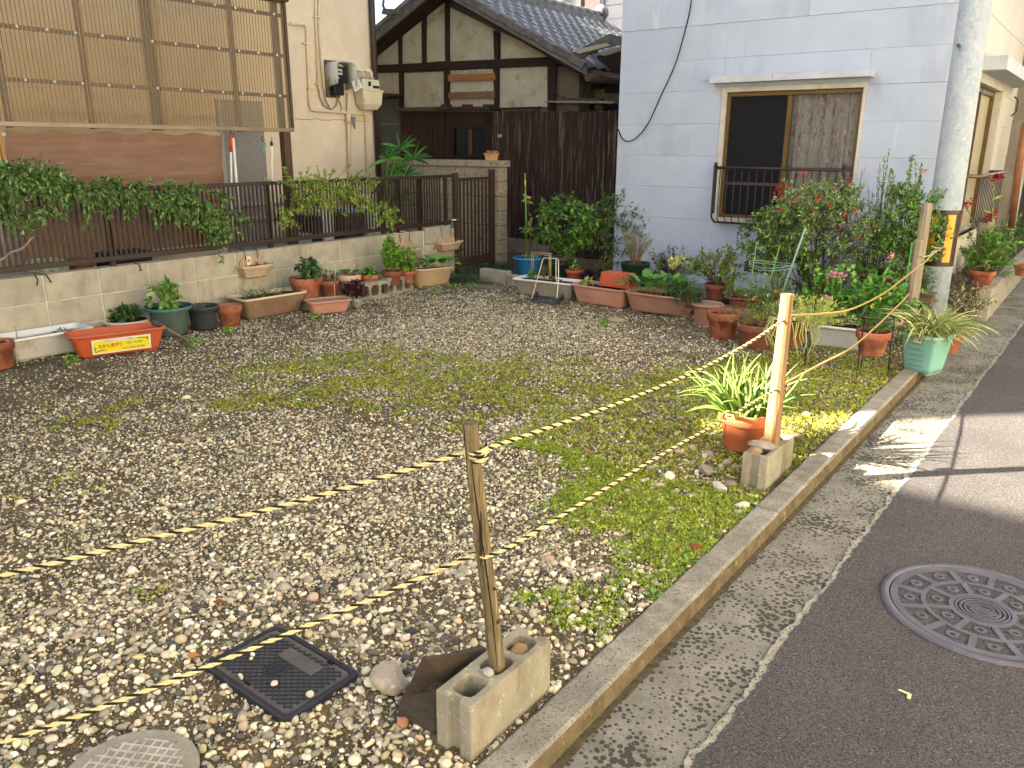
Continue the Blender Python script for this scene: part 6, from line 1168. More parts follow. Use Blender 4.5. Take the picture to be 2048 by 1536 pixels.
t = thing('trough_planter', 'small pink trough with tiny succulents and a thin stick, before the terracotta pots', 'planter', gp(660,628)); fn, L, D = trough(t, gp(627,630), gp(696,623), .17, .13, PINK, None, flare=.03, fill=.9, soilm=M('dry_soil','#a87860'))
for k in range(4): bush(t, fn(Vector((-.11+.035*k,-.01,.115))), .022,.022,.02,12,4,.012,.009,['#7f9a62','#93a877'],stemr=0,seed=k,low=.1)
mb = MB(); a = fn(Vector((.08,0,.11))); mb.tube([a, a+Vector((0,0,.17))], .0035, 6); mb.build('plant_stick', M('pale_stick','#b89a7a'), t)
t, c, r, h = potted('terracotta pot with tall bright green bushy foliage on the second block', (784,541,41,571), TERRAD, z0=.09); bush(t, c, .14,.14,.40,60,24,.036,.025,G2,t0=.25,stemr=.003,seed=11,up=.2,low=.2,bulge=.35); bush(t, c+Vector((-.04,0,.16)), .05,.05,.24,10,22,.03,.02,GY,stemr=.002,seed=12)
t, c, r, h = potted('smaller terracotta pot with bright green bushy foliage, right on the second block', (816,541,32,567), TERRA, z0=.09); bush(t, c, .13,.13,.30,44,22,.036,.025,G2,t0=.25,stemr=.003,seed=13,up=.2,low=.15,bulge=.4)
t = thing('trough_planter', 'oval cream-brown planter with broad leaves and one red flower below the hanging pots', 'planter', gp(868,572)); fn, L, D = trough(t, gp(836,575), gp(902,568), .24, .215, M('tan_plastic','#b39a76','#a08863',sc=4,rough=.6,spots=(4,.58,.2,'#8a754f','n')), CRR, flare=.035, r=.09)
bigleaves(t, fn(Vector((.12,0,.18))), 22, .16, .10, G1+['#5f9440'], .12, .75, 3, stalk=.07); bigleaves(t, fn(Vector((-.1,0,.17))), 12, .11, .08, G1, .10, .6, 4, stalk=.05); flowers(t, [tuple(px_(868,497,-6.55))], .022, ['#d81e3a','#c01830'], 8)
# --- hanging planters on the wall
def hanging(label, x0, x1, ytop, yb, plant=None):
    a, b_ = px_(x0,(ytop+yb)/2,XL+.01), px_(x1,(ytop+yb)/2,XL+.01); zT = px_((x0+x1)/2,ytop,XL+.01).z; zB = px_((x0+x1)/2,yb,XL+.12).z; w = b_.y-a.y; yc = (a.y+b_.y)/2; t = thing('hanging_planter', label, 'hanging planter', (XL,yc,zB), 'beige half-round planters hung on the block wall')
    PB = M('beige_wall_pot','#b9a084','#a88f74',sc=6,rough=.65,rnd=.05); hr = zT-.10*0; zr = zB+(zT-zB)*.58
    def half(s, z, d=.15): w2 = w/2*s; D_ = d*s; return [Vector((XL+.004+x_, yc+y_, z)) for x_, y_ in ((0,-w2),(0,w2),(D_*.75,w2),(D_,w2*.55),(D_,-w2*.55),(D_*.75,-w2))]
    mb = MB(); mb.loft([half(.72,zB), half(.78,zB+.01), half(.80,zB+.035), half(.84,zB+.036), half(.86,zB+.065), half(.9,zB+.066), half(.93,zr-.02)], sm=False); mb.build('body', PB, t, .003)
    mb = MB(); mb.loft([half(.95,zr-.02), half(1.05,zr-.018), half(1.06,zr), half(.93,zr), half(.88,zr-.04)], sm=False, cap0=False); mb.build('rim', M('beige_rim','#c9b294',sc=6,rough=.55), t)
    mb = MB(); n = 14; pr = [(-w/2*.8,zr-.03)]+[(w/2*.8*math.cos(math.pi-math.pi*i/n), zr+(zT-zr)*math.sin(math.pi*i/n)**.6) for i in range(n+1)]+[(w/2*.8,zr-.03)]; mb.prism(pr, lambda y_,z_: (XL+.004,yc+y_,z_), lambda y_,z_: (XL+.018,yc+y_,z_)); mb.build('back_plate', PB, t)
    mb = MB(); v = half(.9,zr-.035); mb.add(v+[sum(v,Vector())/6+Vector((0,0,.02))], [(i,(i+1)%6,6) for i in range(6)]); mb.build('soil', SOIL, t)
    for s_ in (-.2,.2): mb = MB(); mb.tube([Vector((XL+.022,yc+s_*w,zT-.035)), Vector((XL+.02,yc+s_*w,zT+.0)), Vector((XL+.012,yc+s_*w*1.1,.60)), Vector((XL-.04,yc+s_*w*1.1,.61))], .0035, 6); mb.build('hook', HK, t)
    return t, yc, zr, w, zT
t, yc, zr, w, zT = hanging('beige hanging wall planter with a paper price tag and dark soil, the leftmost', 473,533,511,556); boxo('price_tag', (XL+.03,yc-.07,zr-.005),(XL+.033,yc-.02,zT+.0), M('tag_white','#d6cfb8',rough=.6), t); boxo('tag_print', (XL+.0335,yc-.06,zr+.025),(XL+.0345,yc-.03,zT-.03), M('tag_orange','#c87a2c',rough=.6), t)
bush(t, (XL+.07,yc+.03,zr-.03), .06,.10,.035,16,8,.018,.012,['#5a4a38','#6a5a44','#4f5c3a'],stemr=.001,seed=14)
hanging('beige hanging wall planter partly behind the bright bush, with holes in its back plate', 786,832,479,520); hanging('beige hanging wall planter beside the gate, the rightmost', 870,913,470,503)
# --- grass and blocks at the gate
t = thing('ornamental_grass', 'clump of dark fine mondo grass growing at the foot of the gate', 'plant', gp(930,560)); 
for x, y in ((905,560),(925,566),(945,562),(935,548),(960,545),(985,540)): blades('grass_tuft', gp(x,y), 130, .24,.0045,['#2f5230','#24422a','#3c6238'],t,.13,.9,upz=1.1)
t = thing('ornamental_grass', 'clump of dark mondo grass behind the kerb block, right of the stone pillar', 'plant', gp(995,535))
for x, y in ((992,535),(1008,534),(1020,540)): blades('grass_tuft', gp(x,y,.05), 90, .20,.0045,['#2f5230','#24422a','#3c6238'],t,.12,.9,upz=1.1)
def kblock(label, p0, p1, D_, h_, z=-.02): a = gp(*p0); b_ = gp(*p1); ax = (b_-a); L_ = ax.length; ax.normalize(); bk = Vector((-ax.y,ax.x,0)); mb = MB(); P_ = [a,b_,b_+bk*D_,a+bk*D_]; mb.add([p+Vector((0,0,z)) for p in P_]+[p+Vector((0,0,h_)) for p in P_], [(0,3,2,1),(4,5,6,7),(0,1,5,4),(1,2,6,5),(2,3,7,6),(3,0,4,7)]); return tag(mb.build('kerb_block', CB, None, .008), label, 'concrete block')
kblock('grey concrete block edging in front of the dark mondo grass', (959,560),(1013,567),.10,.145); kblock('smaller grey concrete block next to the first, beside the cream trough', (1014,568),(1038,571),.10,.11)
for lab, x, y, s_ in (('flat brown stepping stone at the corner by the wall planter', 950,571,.14),('flat grey stone set in the soil before the kerb blocks', 985,575,.17)): rock('paving_stone', lab, gp(x,y,-.005), s_, '#7f7460', 'stone', int(x), flat=(1.3,.7,.12))
# --- centre group
t, c, r, h = potted('bright blue round pot with a bare-stemmed rose tied to a green cane', (1058,513,63,553), BLUEP, 'lip', rim=BLUR); mb = MB(); a = c+Vector((-.03,0,-.02)); b_ = py_(1050,346,c.y); mb.tube([a,b_], .008, 8); mb.build('garden_cane', M('green_cane','#5f8f3c','#7aa04a',sc=9,rough=.5), t); mb = MB(); mb.tube([a.lerp(b_,.86),a.lerp(b_,.92)], .0095, 8); mb.build('cane_tape', M('yellow_tape','#d8c53a',rough=.5), t)
bush(t, c+Vector((.03,0,0)), .14,.14,.62,7,6,.05,.03,['#6f8f4a','#8aa85a'],t0=.6,stemr=.006,seed=15,low=.6); bush(t, c+Vector((-.06,.02,.45)), .07,.07,.38,4,6,.055,.035,['#8aa64e','#a0b85e'],t0=.6,stemr=.003,seed=16,low=.7); bush(t, c, .16,.16,.07,18,8,.035,.02,['#4f7a3c','#a9b88a','#6f9a4a'],stemr=.001,seed=17)
t, c, r, h = potted('wide dark green pot holding a spreading dark-leaved shrub', (1120,523,64,556), DKG, 'lip'); mb = MB(); mb.tube([c, c+Vector((-.02,0,.12)), c+Vector((.06,0,.26))], [.018,.014,.01], 8); mb.tube([c+Vector((-.02,0,.12)), c+Vector((-.08,.02,.3))], [.012,.008], 8); mb.build('trunk', STEM, t)
crown(t, c+Vector((.07,0,.48)), .44,.32,.30,75,24,.075,.034,G1+['#416b3a'],seed=18,limbs=9,root=c+Vector((0,0,.1)),droop=.3,cr=.11)
bush(t, c+Vector((.1,0,.0)), .1,.1,.1,8,6,.05,.02,['#8f9a70','#6f5a44'],stemr=.001,seed=19,fol='leaf_litter')
t, c, r, h = potted('small plain terracotta pot with a single seedling before the dark green pot', (1148,539,35,561), M('new_terracotta','#bd6a44','#b3623d',sc=6,rough=.8), rb=.66); bush(t, c, .05,.05,.12,5,7,.06,.028,G2,t0=.4,stemr=.002,seed=20,up=.5)
t = thing('trough_planter', 'grey-beige trough with white rim, wire hoop and small plants, behind the dustpan', 'planter', gp(1085,595)); fn, L, D = trough(t, gp(1036,588), gp(1139,600), .21, .185, M('beige_trough','#99917d','#857d69',sc=4,rough=.75,spots=(5,.58,.2,'#b0a793','n')), WHR, flare=.045)
bush(t, fn(Vector((-.2,0,.16))), .10,.06,.10,14,12,.03,.018,G1,stemr=.002,seed=21); bush(t, fn(Vector((-.08,0,.16))), .06,.05,.20,8,16,.03,.010,['#5f7a44','#4a663a'],stemr=.004,seed=22); bush(t, fn(Vector((.08,0,.16))), .12,.06,.05,14,8,.03,.02,['#6f5a44','#7a8a4c','#5a4a34'],stemr=.001,seed=23)
mb = MB(); a, b_ = fn(Vector((-.25,.05,.16))), fn(Vector((.0,.05,.16)));
for o_ in (0,.022): mb.tube([a+Vector((o_,0,0)), a+Vector((o_,0,.30-o_)), b_+Vector((-o_,0,.30-o_)), b_+Vector((-o_,0,0))], .005, 6)
mb.build('wire_hoop', M('brass_wire','#c9b075','#b39a5c',sc=9,rough=.5), t)
# dustpan
dp = thing('dustpan', 'dark plastic long-handled dustpan with white wire handle lying on the gravel', 'dustpan', gp(1095,603)); a, b_, c_, d_ = gp(1062,602,.01), gp(1113,609,.01), gp(1131,594,.01), gp(1086,582,.01); DPM = M('slate_plastic','#3b4148','#33383e',sc=8,rough=.6)
mb = MB(); up1 = Vector((0,0,.065)); P_ = [a,b_,c_,d_]; mb.add(P_+[p+Vector((0,0,-.006)) for p in P_], [(0,1,2,3),(7,6,5,4),(0,4,5,1),(1,5,6,2),(2,6,7,3),(3,7,4,0)]); mb.build('pan_floor', DPM, dp)
for nm, p, q, z0_, z1_ in (('side_wall',b_,c_,.02,.07),('back_wall',d_,c_,.08,.07),('side_wall',d_,a,.08,.02)): mb = MB(); i_ = (Vector((0,0,1)).cross((q-p).normalized()))*.006; mb.add([p,q,q+Vector((0,0,z1_)),p+Vector((0,0,z0_)),p+i_,q+i_,q+i_+Vector((0,0,z1_)),p+i_+Vector((0,0,z0_))], [(0,1,2,3),(7,6,5,4),(0,4,5,1),(1,5,6,2),(2,6,7,3),(3,7,4,0)]); mb.build(nm, DPM, dp)
mb = MB(); YD = (a.y+c_.y)/2; h0 = a+Vector((.01,.0,.03)); h1 = b_+Vector((-.01,.02,.06)); h2 = c_+Vector((-.05,-.0,.06)); Yh = 7.15
mb.tube([h0, py_(1086,518,Yh), py_(1088,516,Yh), py_(1113,517,Yh), py_(1117,520,Yh), py_(1117,560,(Yh+h1.y)/2), h1], .0055, 6); mb.tube([py_(1112,519,Yh), py_(1112,560,(Yh+h2.y)/2), h2], .0055, 6); mb.build('wire_handle', M('white_wire','#cfccc0',rough=.5), dp)
bush(dp, (a+b_+c_)/3+Vector((0,0,.0)), .09,.05,.015,8,6,.02,.01,['#8a8a4c','#a99a5c','#6f7a3c'],stemr=0,seed=24,fol='leaf_litter')
t, c, r, h = potted('blue oval planter low behind, under the tall thin shrub', (1217,541,51,556), NAVY, 'lip', fill=.95)
crown(t, c+Vector((.10,.05,.50)), .40,.28,.44,170,24,.042,.024,['#4a6b3c','#5a7c48','#3c5a34','#7c8a58'],seed=25,limbs=14,root=c+Vector((.05,.05,0)),cr=.12); bush(t, c+Vector((-.15,.1,.5)), .12,.1,.62,8,26,.035,.018,G1,t0=.3,stemr=.004,seed=26,low=.5)
bush(t, c+Vector((-.05,0,0)), .17,.10,.10,30,10,.025,.015,G2,stemr=.001,seed=27); flowers(t, [tuple(c+Vector((.22,-.05,.2))),tuple(c+Vector((.25,-.03,.16)))], .02, ['#8a3a3a','#a35a4c']); flowers(t, [tuple(c+Vector((x_,.05,z_))) for x_, z_ in ((.0,.55),(.05,.68),(-.1,.5),(-.1,.3),(.25,.62),(.12,.5))], .018, ['#d0cf98','#c0c384'], 3, 'pale_leaf')
t = thing('purple_plant', 'low mass of dark purple leaves between the small terracotta pot and ribbed planter', 'plant', gp(1178,566)); bush(t, gp(1178,566), .13,.09,.17,50,12,.035,.026,['#2a1a2e','#38243c','#1e1422','#4a3550'],t0=.3,stemr=.002,seed=28,low=.1)
t, c, r, h = potted('tall dark green bucket pot with a fine wispy grey-green shrub', (1271,525,58,583), DKG, 'tall'); bush(t, c, .20,.20,.42,80,24,.022,.006,['#7f8f68','#6c7f58','#93a078','#5f7250'],t0=.35,stemr=.0025,seed=29,up=.9,low=.5,bulge=.8,stemmat=M('tan_twig','#8a6f50')); bush(t, c, .08,.08,.05,14,8,.02,.01,['#6a5a44','#8a6f50'],stemr=.001,seed=30,fol='leaf_litter')
t = thing('trough_planter', 'pinkish terracotta trough nearest the dustpan with sparse sprouts', 'planter', gp(1195,610)); fn, L, D = trough(t, gp(1152,604), gp(1241,617), .24, .20, PINK, None, flare=.045, r=.05, dip=.01)
bush(t, fn(Vector((-.2,0,.17))), .07,.05,.07,8,6,.06,.035,['#8aa060','#a0b070','#7a9050'],stemr=.002,seed=31,up=.2)
t = thing('ribbed_planter', 'orange ribbed planter turned upside down on the back of the pink trough', 'planter', fn(Vector((.10,.06,.2)))); cR = fn(Vector((.13,.05,.205))); rz_ = math.atan2(*(gp(1241,617)-gp(1152,604)).yx[:]) if False else math.atan2((gp(1241,617)-gp(1152,604)).y, (gp(1241,617)-gp(1152,604)).x)
mb = MB(); RO = Matrix.Rotation(rz_,3,'Z')
def rib(z, s): 
    out = []; L_, D_ = .36*s, .19*s; per_ = []
    for p in rrect(L_, D_, .03, z, 5): per_.append(p)
    dense = []
    for i in range(len(per_)):
        p, q = per_[i], per_[(i+1)%len(per_)]; k_ = max(1, int((q-p).length/.0065))
        for j in range(k_): dense.append(p.lerp(q, j/k_))
    return dense
base = rib(0, 1.0); N_ = len(base); lo = []
for z, s, rb2 in ((0,1.06,0),(.018,1.06,0),(.02,1.0,1),(.13,.93,1),(.14,.91,0)):
    lo.append([cR+RO@Vector((p.x*s*(1+(.010 if (i//2)%2 else -.010)*rb2), p.y*s*(1+(.018 if (i//2)%2 else -.018)*rb2), z)) for i, p in enumerate(base)])
mb.loft(lo, sm=False, cap1=True); mb.build('shell', ORG, t)
t = thing('trough_planter', 'pinkish brown trough with big blue-green leaves, right of the ribbed planter', 'planter', gp(1312,628)); fn, L, D = trough(t, gp(1259,620), gp(1367,635), .24, .20, PKB, PINK, flare=.045, r=.05, dip=.015)
bigleaves(t, fn(Vector((-.15,.0,.17))), 26, .19, .11, ['#4f8040','#5d8f4c','#417038','#6c9a58'], .12, .8, 7, stalk=.10); bigleaves(t, fn(Vector((.05,.02,.17))), 18, .15, .08, ['#4f8040','#5d8f4c'], .12, 1.0, 8, stalk=.12); bush(t, fn(Vector((.19,0,.17))), .20,.14,.17,60,14,.055,.014,['#3f6a3c','#4c7a44'],t0=.4,stemr=.002,seed=33,up=.4)
t = thing('variegated_shrub', 'shrub with cream-tipped leaves growing behind the leafy trough', 'shrub', gp(1345,560)); bush(t, gp(1345,568), .40,.24,.46,95,20,.04,.014,['#5a6f3c','#6f8448','#4a5c34','#4a4630'],t0=.4,stemr=.003,seed=34,low=.25,bulge=.6); bush(t, gp(1360,566,.2), .16,.12,.27,12,20,.05,.02,['#e2e2a8','#d6da8c','#c2cc74'],t0=.7,stemr=.003,seed=35,low=.6)
bush(t, gp(1345,568), .3,.2,.33,16,18,.045,.018,['#a8b85a','#8ca24a'],t0=.6,stemr=.003,seed=36,low=.5)
t, c, r, h = potted('terracotta pot with open airy green shrub, raised behind the speckled pot', (1433,567,46,600), TERRA, z0=.10); bush(t, c, .36,.28,.40,64,16,.05,.02,['#5c7c3c','#6f8f48','#4a6833','#a0a850'],t0=.45,stemr=.003,seed=37,low=.3,bulge=.55); flowers(t, [tuple(c+Vector((.04,0,.33))), tuple(c+Vector((0,0,.24)))], .022, ['#dcdc88','#c8d070'],3,'pale_leaf'); bush(t, c+Vector((.22,-.1,-.12)), .14,.1,.30,18,14,.045,.02,['#6f9044','#86a654'],t0=.3,stemr=.003,seed=38)
mb = MB(); mb.box((c.x-.12,c.y-.1,-.02),(c.x+.12,c.y+.1,.098)); tag(mb.build('crate', PLAST_K, None, .01), 'dark low plastic box under the raised terracotta pot', 'crate')
t, c, r, h = potted('speckled pinkish pot with crawling dry stems and a dark shrub with one red fruit', (1415,606,64,652), M('speckled_terracotta','#a5765f','#98705a',sc=5,rough=.8,spots=(50,.60,.08,'#c7ab94','n')), 'lip', fill=.94, soilm=M('pebbly_soil','#9a8a76','#7a6a56',sc=60,rough=1,bump=1)); bush(t, c+Vector((-.17,-.03,-.05)), .17,.14,.20,46,12,.045,.012,['#33562f','#3f6438','#2a4828'],t0=.4,stemr=.002,seed=39); flowers(t, [tuple(c+Vector((-.13,-.1,.06)))], .014, ['#b8401c','#c8501c'])
t, c, r, h = potted('terracotta pot with shrivelled stems, between speckled and dark terracotta pots', (1448,623,66,681), TERRA, rb=.78); bush(t, c, .14,.14,.09,24,5,.022,.006,['#8a6a4a','#a3835c','#6f5538'],stemr=.002,seed=40,stemmat=M('dry_stem','#9a7650','#7a5a3c',sc=20)); bush(t, c+Vector((.08,0,0)), .2,.14,.08,18,6,.02,.006,['#8f6f4c','#7a7a44'],stemr=.002,seed=41,stemmat=M('dry_stem','#9a7650'))
t, c, r, h = potted('largest dark terracotta pot with a tangle of dry and green trailing stems', (1514,646,76,698), TERRAD, rb=.75); bush(t, c, .26,.2,.14,60,9,.028,.008,['#8a7a48','#7a6a3c','#93a054','#6a8040'],stemr=.002,seed=42,stemmat=M('dry_stem','#9a7650')); bush(t, c+Vector((.14,0,.02)), .2,.16,.2,40,16,.03,.007,['#a3b85c','#8aa44c','#b8c470'],stemr=.0015,seed=43,up=.7)
t = thing('trough_planter', 'dark brown low planter with dead twigs behind the terracotta pots', 'planter', gp(1490,625)); fn, L, D = trough(t, gp(1462,628), gp(1520,632), .2, .17, TERRAD, None, flare=.03); bush(t, fn(Vector((0,0,.15))), .2,.1,.10,30,8,.02,.005,['#6f5a44','#8a7256'],stemr=.002,seed=44,stemmat=M('dry_stem','#9a7650'))
# hanging-style pot on wire legs with trailing pale vine
t, c, r, h = potted('rust-brown pot on thin wire legs overflowing with pale trailing vine', (1585,640,62,693), M('rust_glaze','#8a5a38','#7a4c2e',sc=8,rough=.5), 'tall', z0=.16, rb=.6)
mb = MB()
for a in (0.4,2.5,4.6): mb.tube([Vector((c.x+math.cos(a)*r,c.y+math.sin(a)*r,c.z-h*.3)), Vector((c.x+math.cos(a)*r*1.05,c.y+math.sin(a)*r*1.05,-.01))], .004, 6)
mb.build('wire_leg', BLK, t); VINE = ['#b3c266','#9db152','#c6cf85','#8aa048']
bush(t, c+Vector((.15,0,.0)), .33,.2,.22,80,16,.032,.007,VINE,t0=.3,stemr=.0022,seed=45,up=.6,low=.2,stemmat=M('pale_vine','#a3ad62','#b8bf7c',sc=20))
VM = M('pale_vine','#a3ad62'); mb = MB(); rr_ = random.Random(4)
for k in range(26):
    a = rr_.uniform(-3.0,.6); p0 = c+Vector((math.cos(a)*r,math.sin(a)*r,.02)); l = rr_.uniform(.1,.26); mb.tube([p0-Vector((math.cos(a)*.05,math.sin(a)*.05,0)), p0+Vector((math.cos(a)*.05,math.sin(a)*.05,.02)), p0+Vector((math.cos(a)*.07+rr_.uniform(-.03,.03),math.sin(a)*.07,-l*.5)), p0+Vector((math.cos(a+.5)*.05,math.sin(a+.5)*.05,-l))], .003, 5, caps=False)
mb.build('hanging_stem', VM, t)
fl = [tuple(c+Vector((rr_.uniform(-.2,.45),rr_.uniform(-.15,.1),rr_.uniform(.08,.24)))) for k in range(9)]; flowers(t, fl, .010, ['#e8e6d8','#dcdcc8'], 3)
# white trough with geraniums
t = thing('trough_planter', 'long white trough full of round-leaved pink geraniums', 'planter', gp(1680,700)); fn, L, D = trough(t, gp(1620,691), gp(1748,707), .26, .19, M('off_white_trough','#b8b9b2','#a8a9a0',sc=4,rough=.6,spots=(6,.64,.2,'#8c8a7c','n')), WHR, flare=.03)
GER = ['#4f8a3a','#5c9844','#437a33','#6da552','#7fae5c']
for x_, hh, sd_ in ((-.26,.46,46),(-.05,.52,47),(.16,.50,48),(.30,.38,49)): bush(t, fn(Vector((x_,.03,.16))), .22,.18,hh,30,13,.050,.052,GER,t0=.5,stemr=.005,seed=sd_,up=.1,low=.2,droop=.1,stemmat=GSTEM)
flp = [(1660,552),(1690,552),(1650,600),(1655,598),(1702,513),(1781,513),(1790,514),(1800,650)]
for i, (x_, y_) in enumerate(((1657,552),(1668,550),(1684,552),(1652,598),(1781,514))):
    p = py_(x_, y_, 6.6); mb = MB(); mb.tube([p-Vector((0,0,.12)), p], .003, 5); mb.build('flower_stalk', GSTEM, t); flowers(t, [tuple(p), tuple(p+Vector((.015,0,.008)))], .026, ['#d99cba','#e0a8c4','#c884a8'], 6)
flowers(t, [tuple(py_(x_,y_,6.4)) for x_, y_ in ((1762,596),(1745,612),(1697,661))], .024, ['#cfa23a','#d8b44c'], 2, 'yellow_leaf'); flowers(t, [tuple(py_(1799,649,6.2))], .022, ['#d99cba','#e0a8c4'], 6)
# pot on wire stand
t, c, r, h = potted('terracotta pot with feathery green marigold leaves on a thin wire stand', (1748,661,66,713), TERRA, z0=.15, rb=.68); mb = MB()
for a in (0.1,2.2,4.3): mb.tube([Vector((c.x+math.cos(a)*r*1.02,c.y+math.sin(a)*r*1.02,c.z+h*.72)), Vector((c.x+math.cos(a)*r*1.1,c.y+math.sin(a)*r*1.1,-.01))], .0035, 6)
mb.tube([Vector((c.x+math.cos(a)*r*1.02,c.y+math.sin(a)*r*1.02,c.z+h*.70)) for a in np.linspace(0,6.283,24)], .004, 6, caps=False); mb.build('wire_leg', BLK, t); bush(t, c, .13,.12,.16,46,16,.028,.008,['#4f7a44','#5f8c50','#3f6a3a'],t0=.3,stemr=.002,seed=50,up=.5)
# teal planter with variegated spider plant on the kerb
t = thing('trough_planter', 'pale teal plastic planter with a big variegated spider plant at the kerb', 'planter', gp(1830,742)); a, b_ = gp(1806,738), gp(1857,750); TP = M('pale_teal_plastic','#7fb0a2','#74a496',sc=5,rough=.5,spots=(6,.62,.2,'#94bcae','n'))
fnT, L, D = trough(t, a, b_, .19, .29, TP, M('teal_light_rim','#94c6b8',rough=.45), flare=.034, r=.02, liph=.03, lip=.012)
for k in range(5): q = fnT(Vector((-.005-.0,-D/2-.010-.0055*k,.05+.042*k))); d_ = (b_-a).normalized(); mb = MB(); mb.bar(q-d_*.055, q+d_*.055, .004, .005); mb.build('moulded_rib', M('teal_shadow','#5f8f82',rough=.6), t)
q = fnT(Vector((0,-D/2-.037,.245))); mb = MB(); d_ = (b_-a).normalized(); fr_ = Vector((d_.y,-d_.x,0)); mb.bar(q-d_*.028+fr_*.004, q+d_*.028+fr_*.004, .004, .03); mb.build('label', M('tag_white','#d6cfb8',rough=.6), t); mb = MB(); mb.bar(q-d_*.002+fr_*.0068, q+d_*.022+fr_*.0068, .001, .014); mb.build('label_print', M('tag_grey','#8a9a98',rough=.6), t)
for x_, y_ in ((0,-.07),(-.02,.05),(-.0,.12)): blades('leaf_clump', fnT(Vector((x_,y_,.25))), 120, .34,.016,['#7f9456','#b4bf88','#6c8448','#98a86a','#c8cea2','#5f7840'],t,.10,.60,upz=2.3,seg=7)
# terracotta pot behind it
t, c, r, h = potted('terracotta pot on the kerb half hidden behind the teal planter', (1900,668,48,708), TERRA, rb=.75)
bush(t, c, .12,.12,.2,16,10,.05,.012,['#8c9a60','#a3ac7c'],stemr=.002,seed=51)
# catmint clump
t = thing('flowering_herb', 'grey-green variegated herb with faint purple flower spikes beside the far kerb', 'plant', gp(1925,640)); bush(t, gp(1925,640), .30,.35,.36,90,16,.026,.014,['#8c9478','#a3a88c','#74805c','#b8b8a0'],t0=.35,stemr=.0025,seed=52,low=.2); bush(t, gp(1895,615), .3,.3,.44,34,16,.018,.012,['#8a7090','#7c6484','#6c7058'],t0=.6,stemr=.002,seed=53,low=.7,up=.8)
t = thing('low_shrub', 'low round dark green shrub at the foot of the utility pole', 'shrub', gp(1885,612)); bush(t, gp(1888,612), .26,.24,.38,60,22,.022,.013,['#4c6a3c','#5a7a46','#3e5a33'],t0=.3,stemr=.002,seed=54,low=.15)
# oval succulent planter on a wooden crate
t = thing('wooden_crate', 'dark slatted wooden crate supporting the oval succulent planter', 'crate', gp(1812,640)); c = gp(1790,650); WC = M('old_crate','#6f6250','#5a4e3e',sc=8,stretch=(.5,3,3),rough=.9,bump=.4,bsc=40)
c = Vector((c.x, c.y+.15, 0))
for z_ in (0,.12,.24): boxo('slat', (c.x-.28,c.y-.19,z_),(c.x+.28,c.y-.17,z_+.07), WC, t); boxo('slat', (c.x-.28,c.y+.17,z_),(c.x+.28,c.y+.19,z_+.07), WC, t); boxo('slat', (c.x+.26,c.y-.168,z_),(c.x+.28,c.y+.168,z_+.07), WC, t)
for sx in (-.25,.25): boxo('corner_post', (c.x+sx-.015,c.y-.168,0),(c.x+sx+.015,c.y-.14,.31), WC, t)
boxo('top_board', (c.x-.30,c.y-.21,.312),(c.x+.30,c.y+.21,.33), WC, t)
t = thing('oval_planter', 'wide shallow terracotta bowl of grey-purple succulents on the wooden crate', 'planter', (c.x,c.y,.33)); zz = .331; mb = MB(); cc_ = py_(1765,565,c.y+.0); cc_ = Vector((cc_.x, c.y, zz))
h_ = max(.12, py_(1765,564,c.y).z-zz); rx_ = .30
def ov(s, z): return [cc_+Vector((math.cos(q)*rx_*s, math.sin(q)*.17*s, z)) for q in np.linspace(0,2*math.pi,36,endpoint=False)]
mb.loft([ov(.6,0), ov(.85,h_*.6), ov(.95,h_-.03)]); mb.build('bowl', TERRA, t); mb = MB(); mb.loft([ov(.95,h_-.03), ov(1.05,h_-.027), ov(1.06,h_), ov(.93,h_), ov(.88,h_-.04)], cap0=False); mb.build('rim', M('peach_rim','#c9a88a','#b8967a',sc=6,rough=.6), t); mb = MB(); v = ov(.9,h_-.02); mb.add(v+[cc_+Vector((0,0,h_-.01))], [(i,(i+1)%36,36) for i in range(36)]); mb.build('soil', SOIL, t)
def rosette(par, c, R, n, cols, el0=1.2, wd=.34, name='leaf'):
    rng = np.random.default_rng(n+int(c.x*100)%50)
    P = []; D = []; L_ = []
    for k in range(n): a = 2.39996*k; f_ = k/n; e = el0*(1-f_)**.8+.12; P.append(tuple(c)); D.append((math.cos(a),math.sin(a),e)); L_.append(R*(.55+.5*f_))
    return leafobj(name if name != 'leaf' else 'rosette', np.array(P), np.array(D), np.array(L_), np.array(L_)*wd, cols, par, .1, .16, -.1, rng)
SUC = ['#77786c','#86807a','#6b7468','#938a84']
for x_, y_, R in ((-.22,0,.10),(-.08,.03,.12),(-.1,-.06,.09),(.08,0,.11),(.22,.02,.15),(.3,-.04,.14),(.14,-.07,.08)): rosette(t, cc_+Vector((x_,y_,h_)), R, 22, SUC)
# red-flowered pot on the raised kerb, far right
t, c, r, h = potted('terracotta pot on the raised kerb with long red-flowered stems', (1966,540,48,573), TERRA, z0=.24, hmax=.3); bush(t, c, .30,.28,.42,60,14,.055,.03,G1+['#6f9a44'],t0=.35,stemr=.004,seed=55,low=.2)
for x_, y_ in ((1988,358),(1931,410),(1975,437)):
    p = py_(x_, y_, c.y+.1); mb = MB(); mb.tube([c, c.lerp(p,.5)+Vector((.03,0,.05)), p], .005, 5); mb.build('flower_stalk', GSTEM, t); flowers(t, [tuple(p), tuple(p+Vector((.04,0,.03)))], .05, ['#9a2234','#b03040','#7a1c2c'], 6); q_ = [tuple(c.lerp(p, s_)+Vector((.02,0,.03))) for s_ in (.45,.6,.75,.88)]; leafobj('stem_leaf', np.array(q_), np.array([(.6,-.2,.3),(-.6,-.2,.3),(.5,.3,.4),(-.5,0,.5)]), np.full(4,.10), np.full(4,.045), GY, t).__setitem__('kind','stuff')
t = thing('hedge_plants', 'leafy green plants crowding the raised bed further down the street', 'shrub', (-1.1,10.8,.24)); 
